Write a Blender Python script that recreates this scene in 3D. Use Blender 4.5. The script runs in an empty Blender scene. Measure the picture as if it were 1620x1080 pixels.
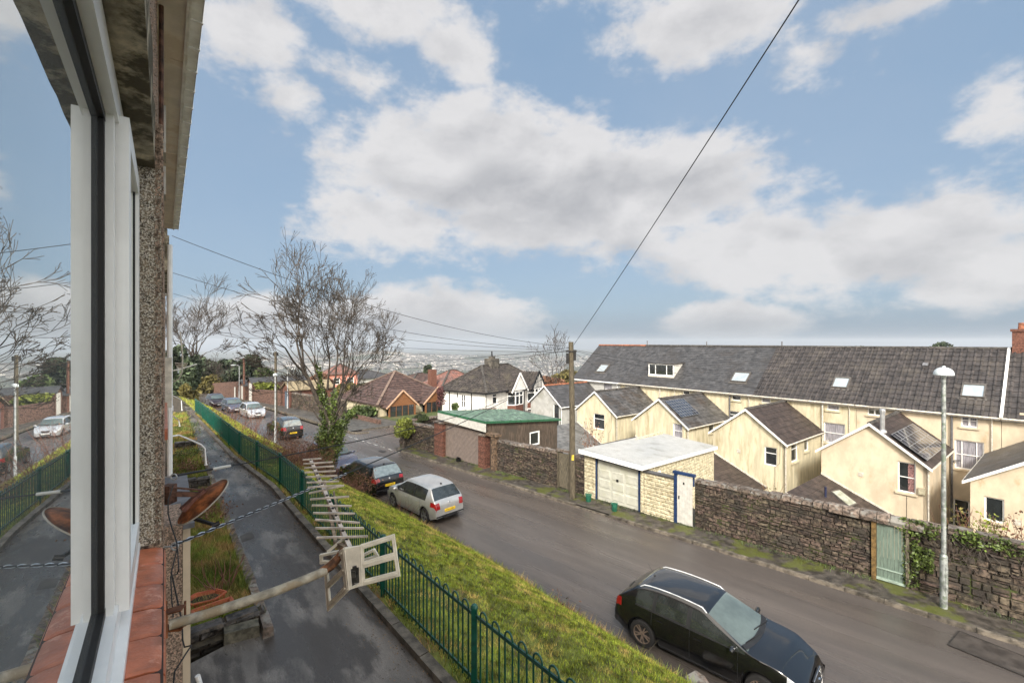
import bpy, math, random
import numpy as np
from mathutils import Vector, Matrix
from mathutils.geometry import tessellate_polygon
scene = bpy.context.scene
COL = scene.collection
R = math.radians
# ------------------------------------------------------------------ camera, sky, sun, exposure
cam_d = bpy.data.cameras.new('camera'); cam = bpy.data.objects.new('camera', cam_d); COL.objects.link(cam)
cam_d.sensor_width = 36.0; cam_d.lens = 700 / 1620 * 36; cam_d.clip_start = 0.05; cam_d.clip_end = 12000
cam.location = (0, 0, 0); cam.rotation_euler = (R(90), 0, 0)
scene.camera = cam
scene.view_settings.view_transform = 'Standard'; scene.view_settings.look = 'None'
scene.view_settings.exposure = 1.8; scene.view_settings.gamma = 1.0
SUN_EL, SUN_AZ = 36.0, 188.0          # azimuth clockwise from +Y
SKY = 0.12
sun_d = bpy.data.lights.new('sun', 'SUN'); sun = bpy.data.objects.new('sun', sun_d); COL.objects.link(sun)
sun_d.energy = 1.5; sun_d.angle = R(12); sun_d.color = (1.0, 0.95, 0.87)
sun.rotation_euler = (R(90 - SUN_EL), 0, R(180 - SUN_AZ))
world = bpy.data.worlds.new('World'); scene.world = world; world.use_nodes = True
def make_world():
    nt = world.node_tree; nt.nodes.clear(); N = nt.nodes.new; L = nt.links.new
    def math_(op, a, b=None, c=None, clamp=False):
        n = N('ShaderNodeMath'); n.operation = op; n.use_clamp = clamp
        for i, x in enumerate((a, b, c)):
            if x is None: continue
            if isinstance(x, (int, float)): n.inputs[i].default_value = x
            else: L(x, n.inputs[i])
        return n.outputs[0]
    def mixc(f, a, b):
        n = N('ShaderNodeMix'); n.data_type = 'RGBA'
        for sock, x in ((n.inputs[0], f), (n.inputs[6], a), (n.inputs[7], b)):
            if isinstance(x, (int, float)): sock.default_value = x
            elif isinstance(x, tuple): sock.default_value = x
            else: L(x, sock)
        return n.outputs[2]
    out = N('ShaderNodeOutputWorld'); bg = N('ShaderNodeBackground'); L(bg.outputs[0], out.inputs[0])
    bg.inputs[1].default_value = SKY
    sky = N('ShaderNodeTexSky'); sky.sky_type = 'NISHITA'; sky.sun_disc = False
    sky.sun_elevation = R(SUN_EL); sky.sun_rotation = R(SUN_AZ); sky.dust_density = 2.5; sky.air_density = 1.0
    tc = N('ShaderNodeTexCoord'); sep = N('ShaderNodeSeparateXYZ'); L(tc.outputs['Generated'], sep.inputs[0])
    x, y, z = sep.outputs
    def noise(scale, detail, rough, dist=0.0, vec=None, stretch=(1, 1, 1.7)):
        mp = N('ShaderNodeMapping'); mp.inputs['Scale'].default_value = stretch; L(vec or tc.outputs['Generated'], mp.inputs[0])
        n = N('ShaderNodeTexNoise'); n.inputs['Scale'].default_value = scale; n.inputs['Detail'].default_value = detail
        n.inputs['Roughness'].default_value = rough; n.inputs['Distortion'].default_value = dist; L(mp.outputs[0], n.inputs[0])
        return n.outputs[0]
    az = math_('ARCTAN2', x, y); el = math_('ARCSINE', z)
    n1 = noise(2.6, 9, 0.6, 0.25); n2 = noise(7.0, 9, 0.62, 0.1); n3 = noise(1.3, 5, 0.5, 0.0)
    fld = None; fine = None
    # named clouds: direction (azimuth, elevation), half sizes in radians, weight
    clouds = []
    def cl(u, v, w, h, k=1.0):
        X = (u - 810) / 700; a = math.atan(X); e = math.atan((540 - v) / 700 / math.hypot(1, X))
        clouds.append((a, e, w / 700 / (1 + X * X), h / 700 / math.hypot(1, X), k))
    cl(740, 262, 250, 100, 1.1); cl(900, 330, 360, 95, 1.1); cl(1090, 300, 240, 100, .85); cl(640, 350, 190, 60, .8)
    cl(1400, 390, 330, 100, 1.15); cl(1180, 385, 220, 75, 1.0); cl(1530, 450, 200, 60, .9)
    cl(720, 500, 160, 60, 1.2); cl(600, 520, 140, 50, .9); cl(1150, 512, 130, 36, 1.1); cl(400, 505, 130, 45, .9); cl(330, 520, 90, 50, .8)
    cl(1120, 25, 200, 60, .9); cl(1420, 5, 260, 45, .75); cl(1580, 150, 110, 80, .65); cl(720, 80, 90, 45, .75)
    cl(400, 50, 120, 60, .75); cl(600, 0, 170, 35, .65); cl(455, 150, 80, 40, .6); cl(580, 125, 100, 40, .45); cl(620, 30, 110, 55, .6); cl(1300, 80, 100, 60, .5)
    cl(-200, 380, 220, 120, 1.0); cl(2200, 300, 700, 150, 1.0); cl(-900, 200, 500, 200, .9); cl(1000, -250, 700, 120, .6)
    for (a, e, w, h, k) in clouds:
        dx = math_('DIVIDE', math_('SUBTRACT', az, a), w); dy = math_('DIVIDE', math_('SUBTRACT', el, e), h)
        d2 = math_('ADD', math_('MULTIPLY', dx, dx), math_('MULTIPLY', dy, dy))
        b = math_('MULTIPLY', math_('SUBTRACT', 1.0, math_('SQRT', d2)), k)
        b = math_('MAXIMUM', b, -0.45)
        fld = b if fld is None else math_('MAXIMUM', fld, b)
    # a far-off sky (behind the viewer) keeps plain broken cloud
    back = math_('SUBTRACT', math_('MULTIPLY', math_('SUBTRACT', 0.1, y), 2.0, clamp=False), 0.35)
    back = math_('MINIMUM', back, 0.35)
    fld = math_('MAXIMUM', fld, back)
    s = math_('ADD', fld, math_('MULTIPLY', math_('SUBTRACT', n1, 0.5), 1.7))
    s = math_('ADD', s, math_('MULTIPLY', math_('SUBTRACT', n2, 0.5), 1.5))
    n4 = noise(20.0, 7, 0.65, 0.2); s = math_('ADD', s, math_('MULTIPLY', math_('SUBTRACT', n4, 0.5), 0.75))
    mr = N('ShaderNodeMapRange'); mr.interpolation_type = 'SMOOTHSTEP'; L(s, mr.inputs[0])
    mr.inputs[1].default_value = -0.08; mr.inputs[2].default_value = 0.44
    thick = N('ShaderNodeMapRange'); thick.interpolation_type = 'SMOOTHSTEP'; L(s, thick.inputs[0])
    thick.inputs[1].default_value = 0.25; thick.inputs[2].default_value = 1.25
    # cloud tone: bright edges and tops, grey thick bases
    # light falls from above: sample the same field a little higher up
    up = N('ShaderNodeVectorMath'); up.operation = 'ADD'; L(tc.outputs['Generated'], up.inputs[0]); up.inputs[1].default_value = (0, 0, .045)
    n1u = noise(2.6, 3, 0.5, 0.25, vec=up.outputs[0]); n2u = noise(7.0, 3, 0.5, 0.1, vec=up.outputs[0])
    n1s = noise(2.6, 3, 0.5, 0.25); n2s = noise(7.0, 3, 0.5, 0.1)
    dif = math_('ADD', math_('MULTIPLY', math_('SUBTRACT', n1u, n1s), 4.2), math_('MULTIPLY', math_('SUBTRACT', n2u, n2s), .9))
    shade = math_('ADD', math_('MULTIPLY', thick.outputs[0], 0.5), math_('ADD', dif, math_('MULTIPLY', math_('SUBTRACT', n3, 0.5), 1.0)), clamp=True)
    shade = math_('ADD', math_('MULTIPLY', shade, .85), math_('MULTIPLY', math_('SUBTRACT', n4, .5), .4), clamp=True)
    ccol = mixc(shade, CL_BRIGHT, CL_GREY)
    veil = math_('MULTIPLY', noise(1.6, 4, .5), 0.28)
    # sky tone: pale blue
    g = N('ShaderNodeMapRange'); L(z, g.inputs[0]); g.inputs[1].default_value = 0.0; g.inputs[2].default_value = 0.75
    tint = mixc(g.outputs[0], SK_LOW, SK_HIGH)
    base = mixc(SK_MIX, sky.outputs[0], tint)
    base = mixc(veil, base, CL_BRIGHT)
    full = mixc(math_('MULTIPLY', mr.outputs[0], 0.93), base, ccol)
    hz = N('ShaderNodeMapRange'); L(z, hz.inputs[0]); hz.inputs[1].default_value = 0.07; hz.inputs[2].default_value = -0.02
    hz.inputs[3].default_value = 0; hz.inputs[4].default_value = 0.75
    full = mixc(hz.outputs[0], full, CL_HAZE)
    # added glow: unseen sky round the sun, behind the viewer, brightened as fill light
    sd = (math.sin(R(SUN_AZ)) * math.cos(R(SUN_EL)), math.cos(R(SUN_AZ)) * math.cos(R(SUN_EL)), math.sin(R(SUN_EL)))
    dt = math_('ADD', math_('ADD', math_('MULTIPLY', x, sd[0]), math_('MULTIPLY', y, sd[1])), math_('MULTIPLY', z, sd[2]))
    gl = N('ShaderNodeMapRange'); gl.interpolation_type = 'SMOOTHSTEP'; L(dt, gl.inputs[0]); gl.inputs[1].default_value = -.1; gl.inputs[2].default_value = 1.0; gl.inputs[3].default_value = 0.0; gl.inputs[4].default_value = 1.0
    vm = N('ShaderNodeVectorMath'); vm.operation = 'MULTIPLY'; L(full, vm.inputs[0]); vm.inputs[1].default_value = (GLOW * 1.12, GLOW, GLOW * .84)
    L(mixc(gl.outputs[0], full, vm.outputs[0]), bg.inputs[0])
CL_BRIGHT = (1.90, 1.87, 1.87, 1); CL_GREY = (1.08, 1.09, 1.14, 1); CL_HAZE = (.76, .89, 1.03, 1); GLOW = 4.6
SK_LOW = (.46, .77, 1.11, 1); SK_HIGH = (.38, .72, 1.17, 1); SK_MIX = 0.9
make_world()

# ------------------------------------------------------------------ frames and small maths
RS = Matrix.Rotation(math.atan2(.616, .787), 4, 'Z')   # near building / terrace frame: x = r (out), y = s (along)
AC = Matrix.Rotation(R(45), 4, 'Z')                    # street frame: x = c (across), y = a (along)
def V(*a): return Vector(a)
def pix(u, v, Y): return Vector(((u - 810) / 700 * Y, Y, (540 - v) / 700 * Y))
def plane_hit(u, v, H, k):
    Y = H / ((v - 540) / 700 - k); return Vector(((u - 810) / 700 * Y, Y, -(H + k * Y)))
def road_pt(u, v): return plane_hit(u, v, 7.2, .015)
def verge_pt(u, v): return plane_hit(u, v, 7.1, .015)
def path_pt(u, v): return plane_hit(u, v, 4.22, .035)
def toRS(p): return (RS.inverted() @ Vector(p))
def toAC(p): return (AC.inverted() @ Vector(p))
def onR(u, v, r):
    X = (u - 810) / 700; Y = r / (.787 * X + .616); return (Y * (.787 - .616 * X), (540 - v) / 700 * Y)
def onS(u, v, s):
    X = (u - 810) / 700; Y = s / (.787 - .616 * X); return (Y * (.787 * X + .616), (540 - v) / 700 * Y)
def onC(u, v, c):
    X = (u - 810) / 700; Y = c / (.70711 * (1 + X)); return (Y * .70711 * (1 - X), (540 - v) / 700 * Y)
def onA(u, v, a):
    X = (u - 810) / 700; Y = a / (.70711 * (1 - X)); return (Y * .70711 * (1 + X), (540 - v) / 700 * Y)
def zroad_ac(c, a): return -7.2 - .015 * (c + a) * .70711
def zverge_ac(c, a): return zroad_ac(c, a) + .1
def lerp(a, b, t): return a + (b - a) * t
def interp(x, xs, ys): return float(np.interp(x, xs, ys))

# ------------------------------------------------------------------ materials
MATS = {}
def mat(name, col, rough=.75, var=.2, scale=6, bump=0.0, bscale=40, metal=0.0, island=0.0, col2=None, patch=None, pscale=1.5,
        plo=.5, phi=.62, rough2=None, rscale=2.0, coat=0.0, spec=.5, stretch=None, trans=0.0, ior=1.45, emit=None, prough=None, hue=0.0, detail=6, world=False, rot=0.0, speck=0.0):
    if name in MATS: return MATS[name]
    m = bpy.data.materials.new(name); m.use_nodes = True; MATS[name] = m
    nt = m.node_tree; N = nt.nodes.new; L = nt.links.new
    p = nt.nodes['Principled BSDF']; p.inputs['Roughness'].default_value = rough; p.inputs['Metallic'].default_value = metal
    p.inputs['Specular IOR Level'].default_value = spec; p.inputs['IOR'].default_value = ior
    if coat: p.inputs['Coat Weight'].default_value = coat; p.inputs['Coat Roughness'].default_value = .04
    if trans: p.inputs['Transmission Weight'].default_value = trans
    tc = N('ShaderNodeTexCoord'); vec = tc.outputs['Object']
    if world:
        ge = N('ShaderNodeNewGeometry'); vec = ge.outputs['Position']
    if stretch:
        mp = N('ShaderNodeMapping'); mp.inputs['Scale'].default_value = stretch; rt_ = N('ShaderNodeVectorRotate'); rt_.rotation_type = 'Z_AXIS'; rt_.inputs['Angle'].default_value = rot; L(vec, rt_.inputs[0]); L(rt_.outputs[0], mp.inputs[0]); svec = mp.outputs[0]
    else: svec = vec
    def noise(sc, v_=None, det=detail, r_=.6):
        n = N('ShaderNodeTexNoise'); n.inputs['Scale'].default_value = sc; n.inputs['Detail'].default_value = det
        n.inputs['Roughness'].default_value = r_; L(v_ or vec, n.inputs[0]); return n.outputs[0]
    def ramp(f, lo, hi, a=0.0, b=1.0):
        r_ = N('ShaderNodeMapRange'); r_.interpolation_type = 'SMOOTHSTEP'; L(f, r_.inputs[0])
        r_.inputs[1].default_value = lo; r_.inputs[2].default_value = hi; r_.inputs[3].default_value = a; r_.inputs[4].default_value = b
        return r_.outputs[0]
    def mix(f, a, b):
        n = N('ShaderNodeMix'); n.data_type = 'RGBA'
        for sock, x in ((n.inputs[0], f), (n.inputs[6], a), (n.inputs[7], b)):
            if isinstance(x, (int, float)): sock.default_value = x
            elif isinstance(x, tuple): sock.default_value = (x + (1,))[:4]
            else: L(x, sock)
        return n.outputs[2]
    c2 = col2 if col2 else tuple(max(0, c * (1 - var * 1.6)) for c in col)
    c1 = tuple(min(1, c * (1 + var * .6)) for c in col)
    f = ramp(noise(scale, svec), .3, .7)
    color = mix(f, c2, c1)
    if patch:
        pm = ramp(noise(pscale, svec, 7, .65), plo, phi); color = mix(pm, color, patch)
    if speck:
        sp = ramp(noise(170, vec, 3, .8), .35, .65, 1 - speck, 1 + speck); hv = N('ShaderNodeHueSaturation'); L(color, hv.inputs['Color']); L(sp, hv.inputs['Value']); color = hv.outputs[0]
    if island:
        g = N('ShaderNodeNewGeometry')
        hs = N('ShaderNodeHueSaturation'); L(color, hs.inputs['Color'])
        mr = N('ShaderNodeMapRange'); L(g.outputs['Random Per Island'], mr.inputs[0])
        mr.inputs[3].default_value = 1 - island; mr.inputs[4].default_value = 1 + island; L(mr.outputs[0], hs.inputs['Value'])
        if hue:
            wn = N('ShaderNodeTexWhiteNoise'); wn.noise_dimensions = '1D'; L(g.outputs['Random Per Island'], wn.inputs['W'])
            mh = N('ShaderNodeMapRange'); L(wn.outputs['Value'], mh.inputs[0]); mh.inputs[3].default_value = .5 - hue; mh.inputs[4].default_value = .5 + hue
            L(mh.outputs[0], hs.inputs['Hue'])
        color = hs.outputs[0]
    L(color, p.inputs['Base Color'])
    if rough2 is not None:
        L(ramp(noise(rscale, svec, 5, .6), .42, .6, rough, rough2), p.inputs['Roughness'])
    elif prough is not None and patch:
        L(ramp(pm, 0, 1, rough, prough), p.inputs['Roughness'])
    if bump:
        b = N('ShaderNodeBump'); b.inputs['Strength'].default_value = min(1, bump); b.inputs['Distance'].default_value = .02 if bump <= 1 else .02 * bump
        L(noise(bscale, vec, 8, .65), b.inputs['Height']); L(b.outputs[0], p.inputs['Normal'])
    if emit:
        p.inputs['Emission Color'].default_value = emit[:3] + (1,); p.inputs['Emission Strength'].default_value = emit[3]
    return m

# ------------------------------------------------------------------ mesh builder
WMAT = {}
def tag(o, label=None, cat=None, group=None, kind=None):
    if label: o['label'] = label
    if cat: o['category'] = cat
    if group: o['group'] = group
    if kind: o['kind'] = kind
    return o
def empty(name, loc, rz=0.0, label=None, cat=None, group=None):
    o = bpy.data.objects.new(name, None); o.empty_display_size = .2; COL.objects.link(o)
    o.location = loc; o.rotation_euler = (0, 0, rz)
    WMAT[o.name] = Matrix.Translation(Vector(loc)) @ Matrix.Rotation(rz, 4, 'Z')
    return tag(o, label, cat, group)
class MB:
    def __init__(s, M=None): s.v = []; s.f = []; s.m = []; s.M = M or Matrix.Identity(4); s.cur = 0
    def P(s, p):
        q = s.M @ Vector(p); s.v.append((q.x, q.y, q.z)); return len(s.v) - 1
    def F(s, *idx): s.f.append(tuple(idx)); s.m.append(s.cur)
    def poly(s, pts): i = [s.P(p) for p in pts]; s.F(*i); return s
    def hexa(s, b, t):
        i = [s.P(p) for p in b] + [s.P(p) for p in t]
        s.F(i[3], i[2], i[1], i[0]); s.F(i[4], i[5], i[6], i[7])
        for k in range(4): s.F(i[k], i[(k + 1) % 4], i[4 + (k + 1) % 4], i[4 + k])
        return s
    def box(s, x0, x1, y0, y1, z0, z1):
        x0, x1 = min(x0, x1), max(x0, x1); y0, y1 = min(y0, y1), max(y0, y1); z0, z1 = min(z0, z1), max(z0, z1)
        return s.hexa([(x0, y0, z0), (x1, y0, z0), (x1, y1, z0), (x0, y1, z0)], [(x0, y0, z1), (x1, y0, z1), (x1, y1, z1), (x0, y1, z1)])
    def prism(s, pts, d):
        d = Vector(d); a = [s.P(p) for p in pts]; b = [s.P(Vector(p) + d) for p in pts]; n = len(a)
        s.F(*a[::-1]); s.F(*b)
        for k in range(n): s.F(a[k], a[(k + 1) % n], b[(k + 1) % n], b[k])
        return s
    def bar(s, p, q, w, h, up=(0, 0, 1)):
        p = Vector(p); q = Vector(q); d = (q - p).normalized(); sd = d.cross(Vector(up))
        if sd.length < 1e-4: sd = Vector((1, 0, 0))
        sd.normalize(); u = sd.cross(d).normalized()
        c = [(-w / 2, -h / 2), (w / 2, -h / 2), (w / 2, h / 2), (-w / 2, h / 2)]
        return s.hexa([p + sd * a + u * b for a, b in c], [q + sd * a + u * b for a, b in c])
    def tube(s, pts, rad, n=6, cap=True):
        pts = [Vector(p) for p in pts]
        if isinstance(rad, (int, float)): rad = [rad] * len(pts)
        rings = []; ref = None
        for k, p in enumerate(pts):
            d = (pts[min(k + 1, len(pts) - 1)] - pts[max(k - 1, 0)])
            if d.length < 1e-9: d = Vector((0, 0, 1))
            d.normalize()
            if ref is None:
                ref = d.cross(Vector((0, 0, 1)))
                if ref.length < .05: ref = d.cross(Vector((0, 1, 0)))
            ref = (ref - d * ref.dot(d)).normalized(); w = d.cross(ref)
            rings.append([s.P(p + (ref * math.cos(2 * math.pi * i / n) + w * math.sin(2 * math.pi * i / n)) * rad[k]) for i in range(n)])
        for a, b in zip(rings, rings[1:]):
            for i in range(n): s.F(a[i], a[(i + 1) % n], b[(i + 1) % n], b[i])
        if cap: s.F(*rings[0][::-1]); s.F(*rings[-1])
        return s
    def lathe(s, o, axis, prof, n=16):
        o = Vector(o); ax = Vector(axis).normalized(); e = ax.cross(Vector((0, 0, 1)))
        if e.length < .05: e = Vector((1, 0, 0))
        e.normalize(); w = ax.cross(e); rings = []
        for (r_, h) in prof:
            rings.append([s.P(o + ax * h + (e * math.cos(2 * math.pi * i / n) + w * math.sin(2 * math.pi * i / n)) * r_) for i in range(n)])
        for a, b in zip(rings, rings[1:]):
            for i in range(n): s.F(a[i], a[(i + 1) % n], b[(i + 1) % n], b[i])
        s.F(*rings[0][::-1]); s.F(*rings[-1]); return s
    def grid(s, fn, nu, nv):
        idx = [[s.P(fn(i / nu, j / nv)) for j in range(nv + 1)] for i in range(nu + 1)]
        for i in range(nu):
            for j in range(nv): s.F(idx[i][j], idx[i + 1][j], idx[i + 1][j + 1], idx[i][j + 1])
        return s
    def plate(s, fn, outer, holes, depth, edge=True):
        """fn(x, z, d) -> point; a face with real openings, reveals `depth` deep and outer edges"""
        loops = [outer] + holes
        pts = [Vector((p[0], p[1], 0)) for l in loops for p in l]
        tris = tessellate_polygon([[Vector((p[0], p[1], 0)) for p in l] for l in loops])
        idx = [s.P(fn(p.x, p.y, 0)) for p in pts]
        for t in tris: s.F(idx[t[0]], idx[t[1]], idx[t[2]])
        back = [s.P(fn(p.x, p.y, depth)) for p in pts]
        o = 0
        for li, l in enumerate(loops):
            n = len(l)
            if li > 0 or edge:
                for k in range(n): s.F(idx[o + k], idx[o + (k + 1) % n], back[o + (k + 1) % n], back[o + k])
            o += n
        return s
    def build(s, name, material, parent=None, smooth=False, label=None, cat=None, group=None, kind=None, root=None):
        me = bpy.data.meshes.new(name)
        off = Vector((0, 0, 0))
        vs = s.v
        if parent is not None:
            Mi = WMAT[parent.name].inverted()
            A = np.array(Mi); a = np.array(s.v, dtype=float).reshape(-1, 3); a = a @ A[:3, :3].T + A[:3, 3]; vs = a.tolist()
        elif root is not None:
            a = np.array(s.v, dtype=float).reshape(-1, 3) - np.array(root); vs = a.tolist()
        me.from_pydata(vs, [], s.f); 
        mats = material if isinstance(material, (list, tuple)) else [material]
        for m_ in mats: me.materials.append(m_)
        if len(mats) > 1: me.polygons.foreach_set('material_index', [min(x, len(mats) - 1) for x in s.m])
        if smooth:
            me.polygons.foreach_set('use_smooth', [True] * len(me.polygons))
            if smooth != 'full':
                try: me.set_sharp_from_angle(angle=R(38))
                except Exception: pass
        me.update()
        o = bpy.data.objects.new(name, me); COL.objects.link(o)
        if parent is not None: o.parent = parent; WMAT[o.name] = WMAT[parent.name]
        elif root is not None: o.location = root; WMAT[o.name] = Matrix.Translation(Vector(root))
        else: WMAT[o.name] = Matrix.Identity(4)
        return tag(o, label, cat, group, kind)
def copy_thing(o, loc=None, rz=None, parent=None, label=None):
    c = o.copy(); COL.objects.link(c)
    if parent is not None: c.parent = parent
    if loc is not None: c.location = loc
    if rz is not None: c.rotation_euler = (0, 0, rz)
    if label: c['label'] = label
    WMAT[c.name] = Matrix.Translation(c.location) @ Matrix.Rotation(c.rotation_euler[2], 4, 'Z') if parent is None else WMAT[parent.name]
    for ch in list(KIDS(o)): copy_thing(ch, parent=c)
    return c
def KIDS(o): return [x for x in bpy.data.objects if x.parent == o]
def np_mesh(name, verts, faces_n, material, parent=None, label=None, cat=None, group=None, kind=None):
    """verts (k*n,3) array, consecutive n-gons"""
    me = bpy.data.meshes.new(name); nv = len(verts); nf = nv // faces_n
    me.vertices.add(nv); me.vertices.foreach_set('co', np.asarray(verts, dtype=np.float32).ravel())
    me.loops.add(nv); me.loops.foreach_set('vertex_index', np.arange(nv, dtype=np.int32))
    me.polygons.add(nf); me.polygons.foreach_set('loop_start', np.arange(0, nv, faces_n, dtype=np.int32))
    me.update(calc_edges=True); me.validate()
    me.materials.append(material)
    o = bpy.data.objects.new(name, me); COL.objects.link(o); WMAT[o.name] = Matrix.Identity(4)
    if parent is not None:
        Mi = np.array(WMAT[parent.name].inverted()); a = np.asarray(verts) @ Mi[:3, :3].T + Mi[:3, 3]
        me.vertices.foreach_set('co', a.astype(np.float32).ravel()); me.update(); o.parent = parent; WMAT[o.name] = WMAT[parent.name]
    return tag(o, label, cat, group, kind)
HAZE_D = 0.00022
# ------------------------------------------------------------------ material library
M_road = mat('road_asphalt', (.098, .083, .073), rough=.20, rough2=.42, rscale=.8, var=.16, scale=1.0, bump=.2, bscale=150, patch=(.072, .062, .056), pscale=.7, plo=.42, phi=.6, stretch=(1.2, .12, 1), rot=R(-45), speck=.45, world=True)
M_path = mat('path_asphalt', (.170, .152, .134), rough=.20, rough2=.50, rscale=.9, var=.25, scale=2.5, bump=.25, bscale=150, spec=.45, patch=(.060, .052, .046), pscale=1.2, plo=.42, phi=.53, speck=.5, stretch=(1.2, .35, 1), rot=-math.atan2(.616, .787), world=True)
M_pave = mat('pavement', (.085, .078, .068), rough=.45, rough2=.7, var=.35, scale=2.5, bump=.6, bscale=50, world=True)
M_verge = mat('mossy_pavement', (.070, .060, .050), rough=.5, rough2=.8, var=.4, scale=4, bump=.7, bscale=45, patch=(.075, .082, .018), pscale=1.3, plo=.47, phi=.60, world=True)
M_kerb = mat('kerb_stone', (.135, .115, .09), rough=.7, var=.45, scale=5, bump=.6, island=.25, world=True)
M_soil = mat('soil', (.07, .055, .035), rough=.95, var=.5, scale=6, bump=1, bscale=25, world=True)
M_bank = mat('bank_turf', (.16, .18, .035), rough=.95, var=.45, scale=2.5, bump=1, bscale=30, patch=(.14, .115, .045), pscale=.9, world=True)
M_lawn = mat('lawn', (.07, .095, .025), rough=.95, var=.4, scale=3, bump=.8, bscale=20, patch=(.11, .09, .04), pscale=.6, world=True)
M_land = mat('far_land', (.075, .085, .045), rough=1, var=.5, scale=.02, patch=(.11, .10, .07), pscale=.008, world=True)
M_stone = mat('rubble_stone', (.100, .075, .056), rough=.85, var=.55, scale=9, bump=1.0, bscale=28, island=.42, hue=.025, patch=(.045, .038, .03), pscale=1.6, world=True)
M_cope = mat('coping_stone', (.15, .115, .092), rough=.9, var=.5, scale=10, bump=1.0, bscale=22, island=.3, patch=(.20, .19, .17), pscale=3, world=True)
M_mortar = mat('mortar', (.045, .037, .030), rough=.95, var=.5, scale=8, bump=.8, bscale=30, patch=(.06, .075, .02), pscale=1.5, world=True)
M_brick = mat('red_brick', (.155, .066, .045), rough=.85, var=.4, scale=12, bump=.6, island=.25, world=True)
M_brickd = mat('brown_brick', (.14, .08, .06), rough=.9, var=.5, scale=6, bump=.6, world=True)
M_cream = mat('cream_render', (.64, .56, .38), rough=.85, var=.14, scale=1.3, bump=.25, bscale=30, patch=(.50, .40, .22), pscale=.9, plo=.56, phi=.78, stretch=(1.6, 1.6, .55), world=True)
M_cream2 = mat('peach_render', (.60, .505, .37), rough=.85, var=.12, scale=1.3, bump=.25, bscale=30, patch=(.42, .31, .18), pscale=.9, plo=.54, phi=.76, stretch=(1.3, 1.3, .7), world=True)
M_creamy = mat('yellow_render', (.60, .54, .38), rough=.85, var=.16, scale=1.5, bump=.25, bscale=30, patch=(.36, .30, .18), pscale=1.0, plo=.52, phi=.74, stretch=(2.2, 2.2, .45), world=True)
M_grey = mat('grey_render', (.42, .42, .40), rough=.85, var=.12, scale=1.5, bump=.2, patch=(.3, .3, .27), pscale=.7, world=True)
M_white = mat('white_render', (.72, .71, .67), rough=.8, var=.12, scale=1.6, bump=.15, patch=(.5, .48, .42), pscale=.7, plo=.55, phi=.8, world=True)
M_upvc = mat('white_upvc', (.86, .86, .84), rough=.28, var=.05, scale=6, world=True)
M_upvcd = mat('dirty_upvc', (.62, .58, .50), rough=.42, var=.22, scale=9, bump=.08, patch=(.36, .31, .24), pscale=6, plo=.55, phi=.8, world=True)
M_wpaint = mat('white_paint', (.53, .52, .48), rough=.5, var=.12, scale=5, patch=(.45, .42, .34), pscale=2, plo=.58, phi=.8, world=True)
M_tile = mat('concrete_roof_tile', (.050, .043, .041), rough=.62, var=.35, scale=3, bump=.4, island=.2, patch=(.058, .050, .044), pscale=.8, world=True)
M_tileb = mat('brown_roof_tile', (.082, .050, .042), rough=.65, var=.35, scale=3, bump=.4, island=.2, world=True)
M_tilem = mat('mossy_roof_tile', (.046, .038, .034), rough=.75, var=.4, scale=4, bump=.4, island=.35, patch=(.058, .050, .038), pscale=.8, world=True)
M_tilel = mat('dark_lean_tile', (.050, .036, .031), rough=.6, var=.35, scale=3, bump=.4, island=.2, world=True)
M_slate = mat('slate', (.066, .064, .065), rough=.38, var=.25, scale=2, bump=.25, island=.18, patch=(.050, .046, .044), pscale=.6, world=True)
M_slated = mat('weathered_slate', (.080, .076, .074), rough=.42, var=.35, scale=2, bump=.3, island=.25, patch=(.055, .045, .038), pscale=.7, world=True)
M_slatel = mat('light_slate', (.13, .13, .13), rough=.5, var=.25, scale=2, bump=.3, island=.25, world=True)
M_redtile = mat('red_ridge_tile', (.27, .10, .05), rough=.7, var=.35, scale=6, island=.15, world=True)
M_ridge = mat('dark_ridge_tile', (.065, .058, .052), rough=.8, var=.4, scale=5, island=.2, world=True)
M_lead = mat('lead_flashing', (.16, .16, .17), rough=.5, var=.3, scale=6, world=True)
M_glass = mat('window_glass', (.028, .032, .034), rough=.04, var=.3, scale=1.5, spec=.9, ior=1.6, world=True)
M_glassb = mat('roof_window_glass', (.34, .38, .40), rough=.06, var=.1, scale=2, spec=1.0, ior=1.9, world=True)
M_curtain = mat('grey_curtain', (.30, .29, .32), rough=.8, var=.35, scale=8, stretch=(5, 5, .3), world=True)
M_curtr = mat('red_patterned_curtain', (.33, .18, .17), rough=.85, var=.6, scale=18, stretch=(2, 2, .6), world=True)
M_pv = mat('solar_cell', (.03, .034, .05), rough=.12, var=.4, scale=4, spec=.8, coat=.6, world=True)
M_alu = mat('aluminium', (.60, .61, .62), rough=.32, metal=.75, var=.12, scale=6, world=True)
M_galv = mat('galvanised_steel', (.36, .385, .375), rough=.5, metal=.35, var=.35, scale=9, patch=(.20, .24, .19), pscale=7, plo=.5, phi=.6, world=True)
M_wood = mat('weathered_post', (.11, .092, .062), rough=.9, var=.45, scale=10, bump=.6, stretch=(5, 5, .4), world=True)
M_woodg = mat('old_timber', (.14, .12, .085), rough=.9, var=.4, scale=8, bump=.5, stretch=(5, 5, .5), world=True)
M_woodo = mat('orange_timber', (.22, .095, .038), rough=.6, var=.3, scale=9, stretch=(5, 5, .6), world=True)
M_greengate = mat('sage_paint', (.14, .19, .155), rough=.6, var=.18, scale=8, bump=.2, patch=(.13, .14, .10), pscale=5, plo=.62, phi=.8, stretch=(3, 3, .5), world=True)
M_dgreen = mat('railing_green', (.005, .072, .050), rough=.30, var=.25, scale=12, coat=.25, world=True)
M_black = mat('black_plastic', (.012, .012, .013), rough=.4, var=.3, world=True)
M_cable = mat('black_cable', (.02, .02, .022), rough=.5, var=.3, world=True)
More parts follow.
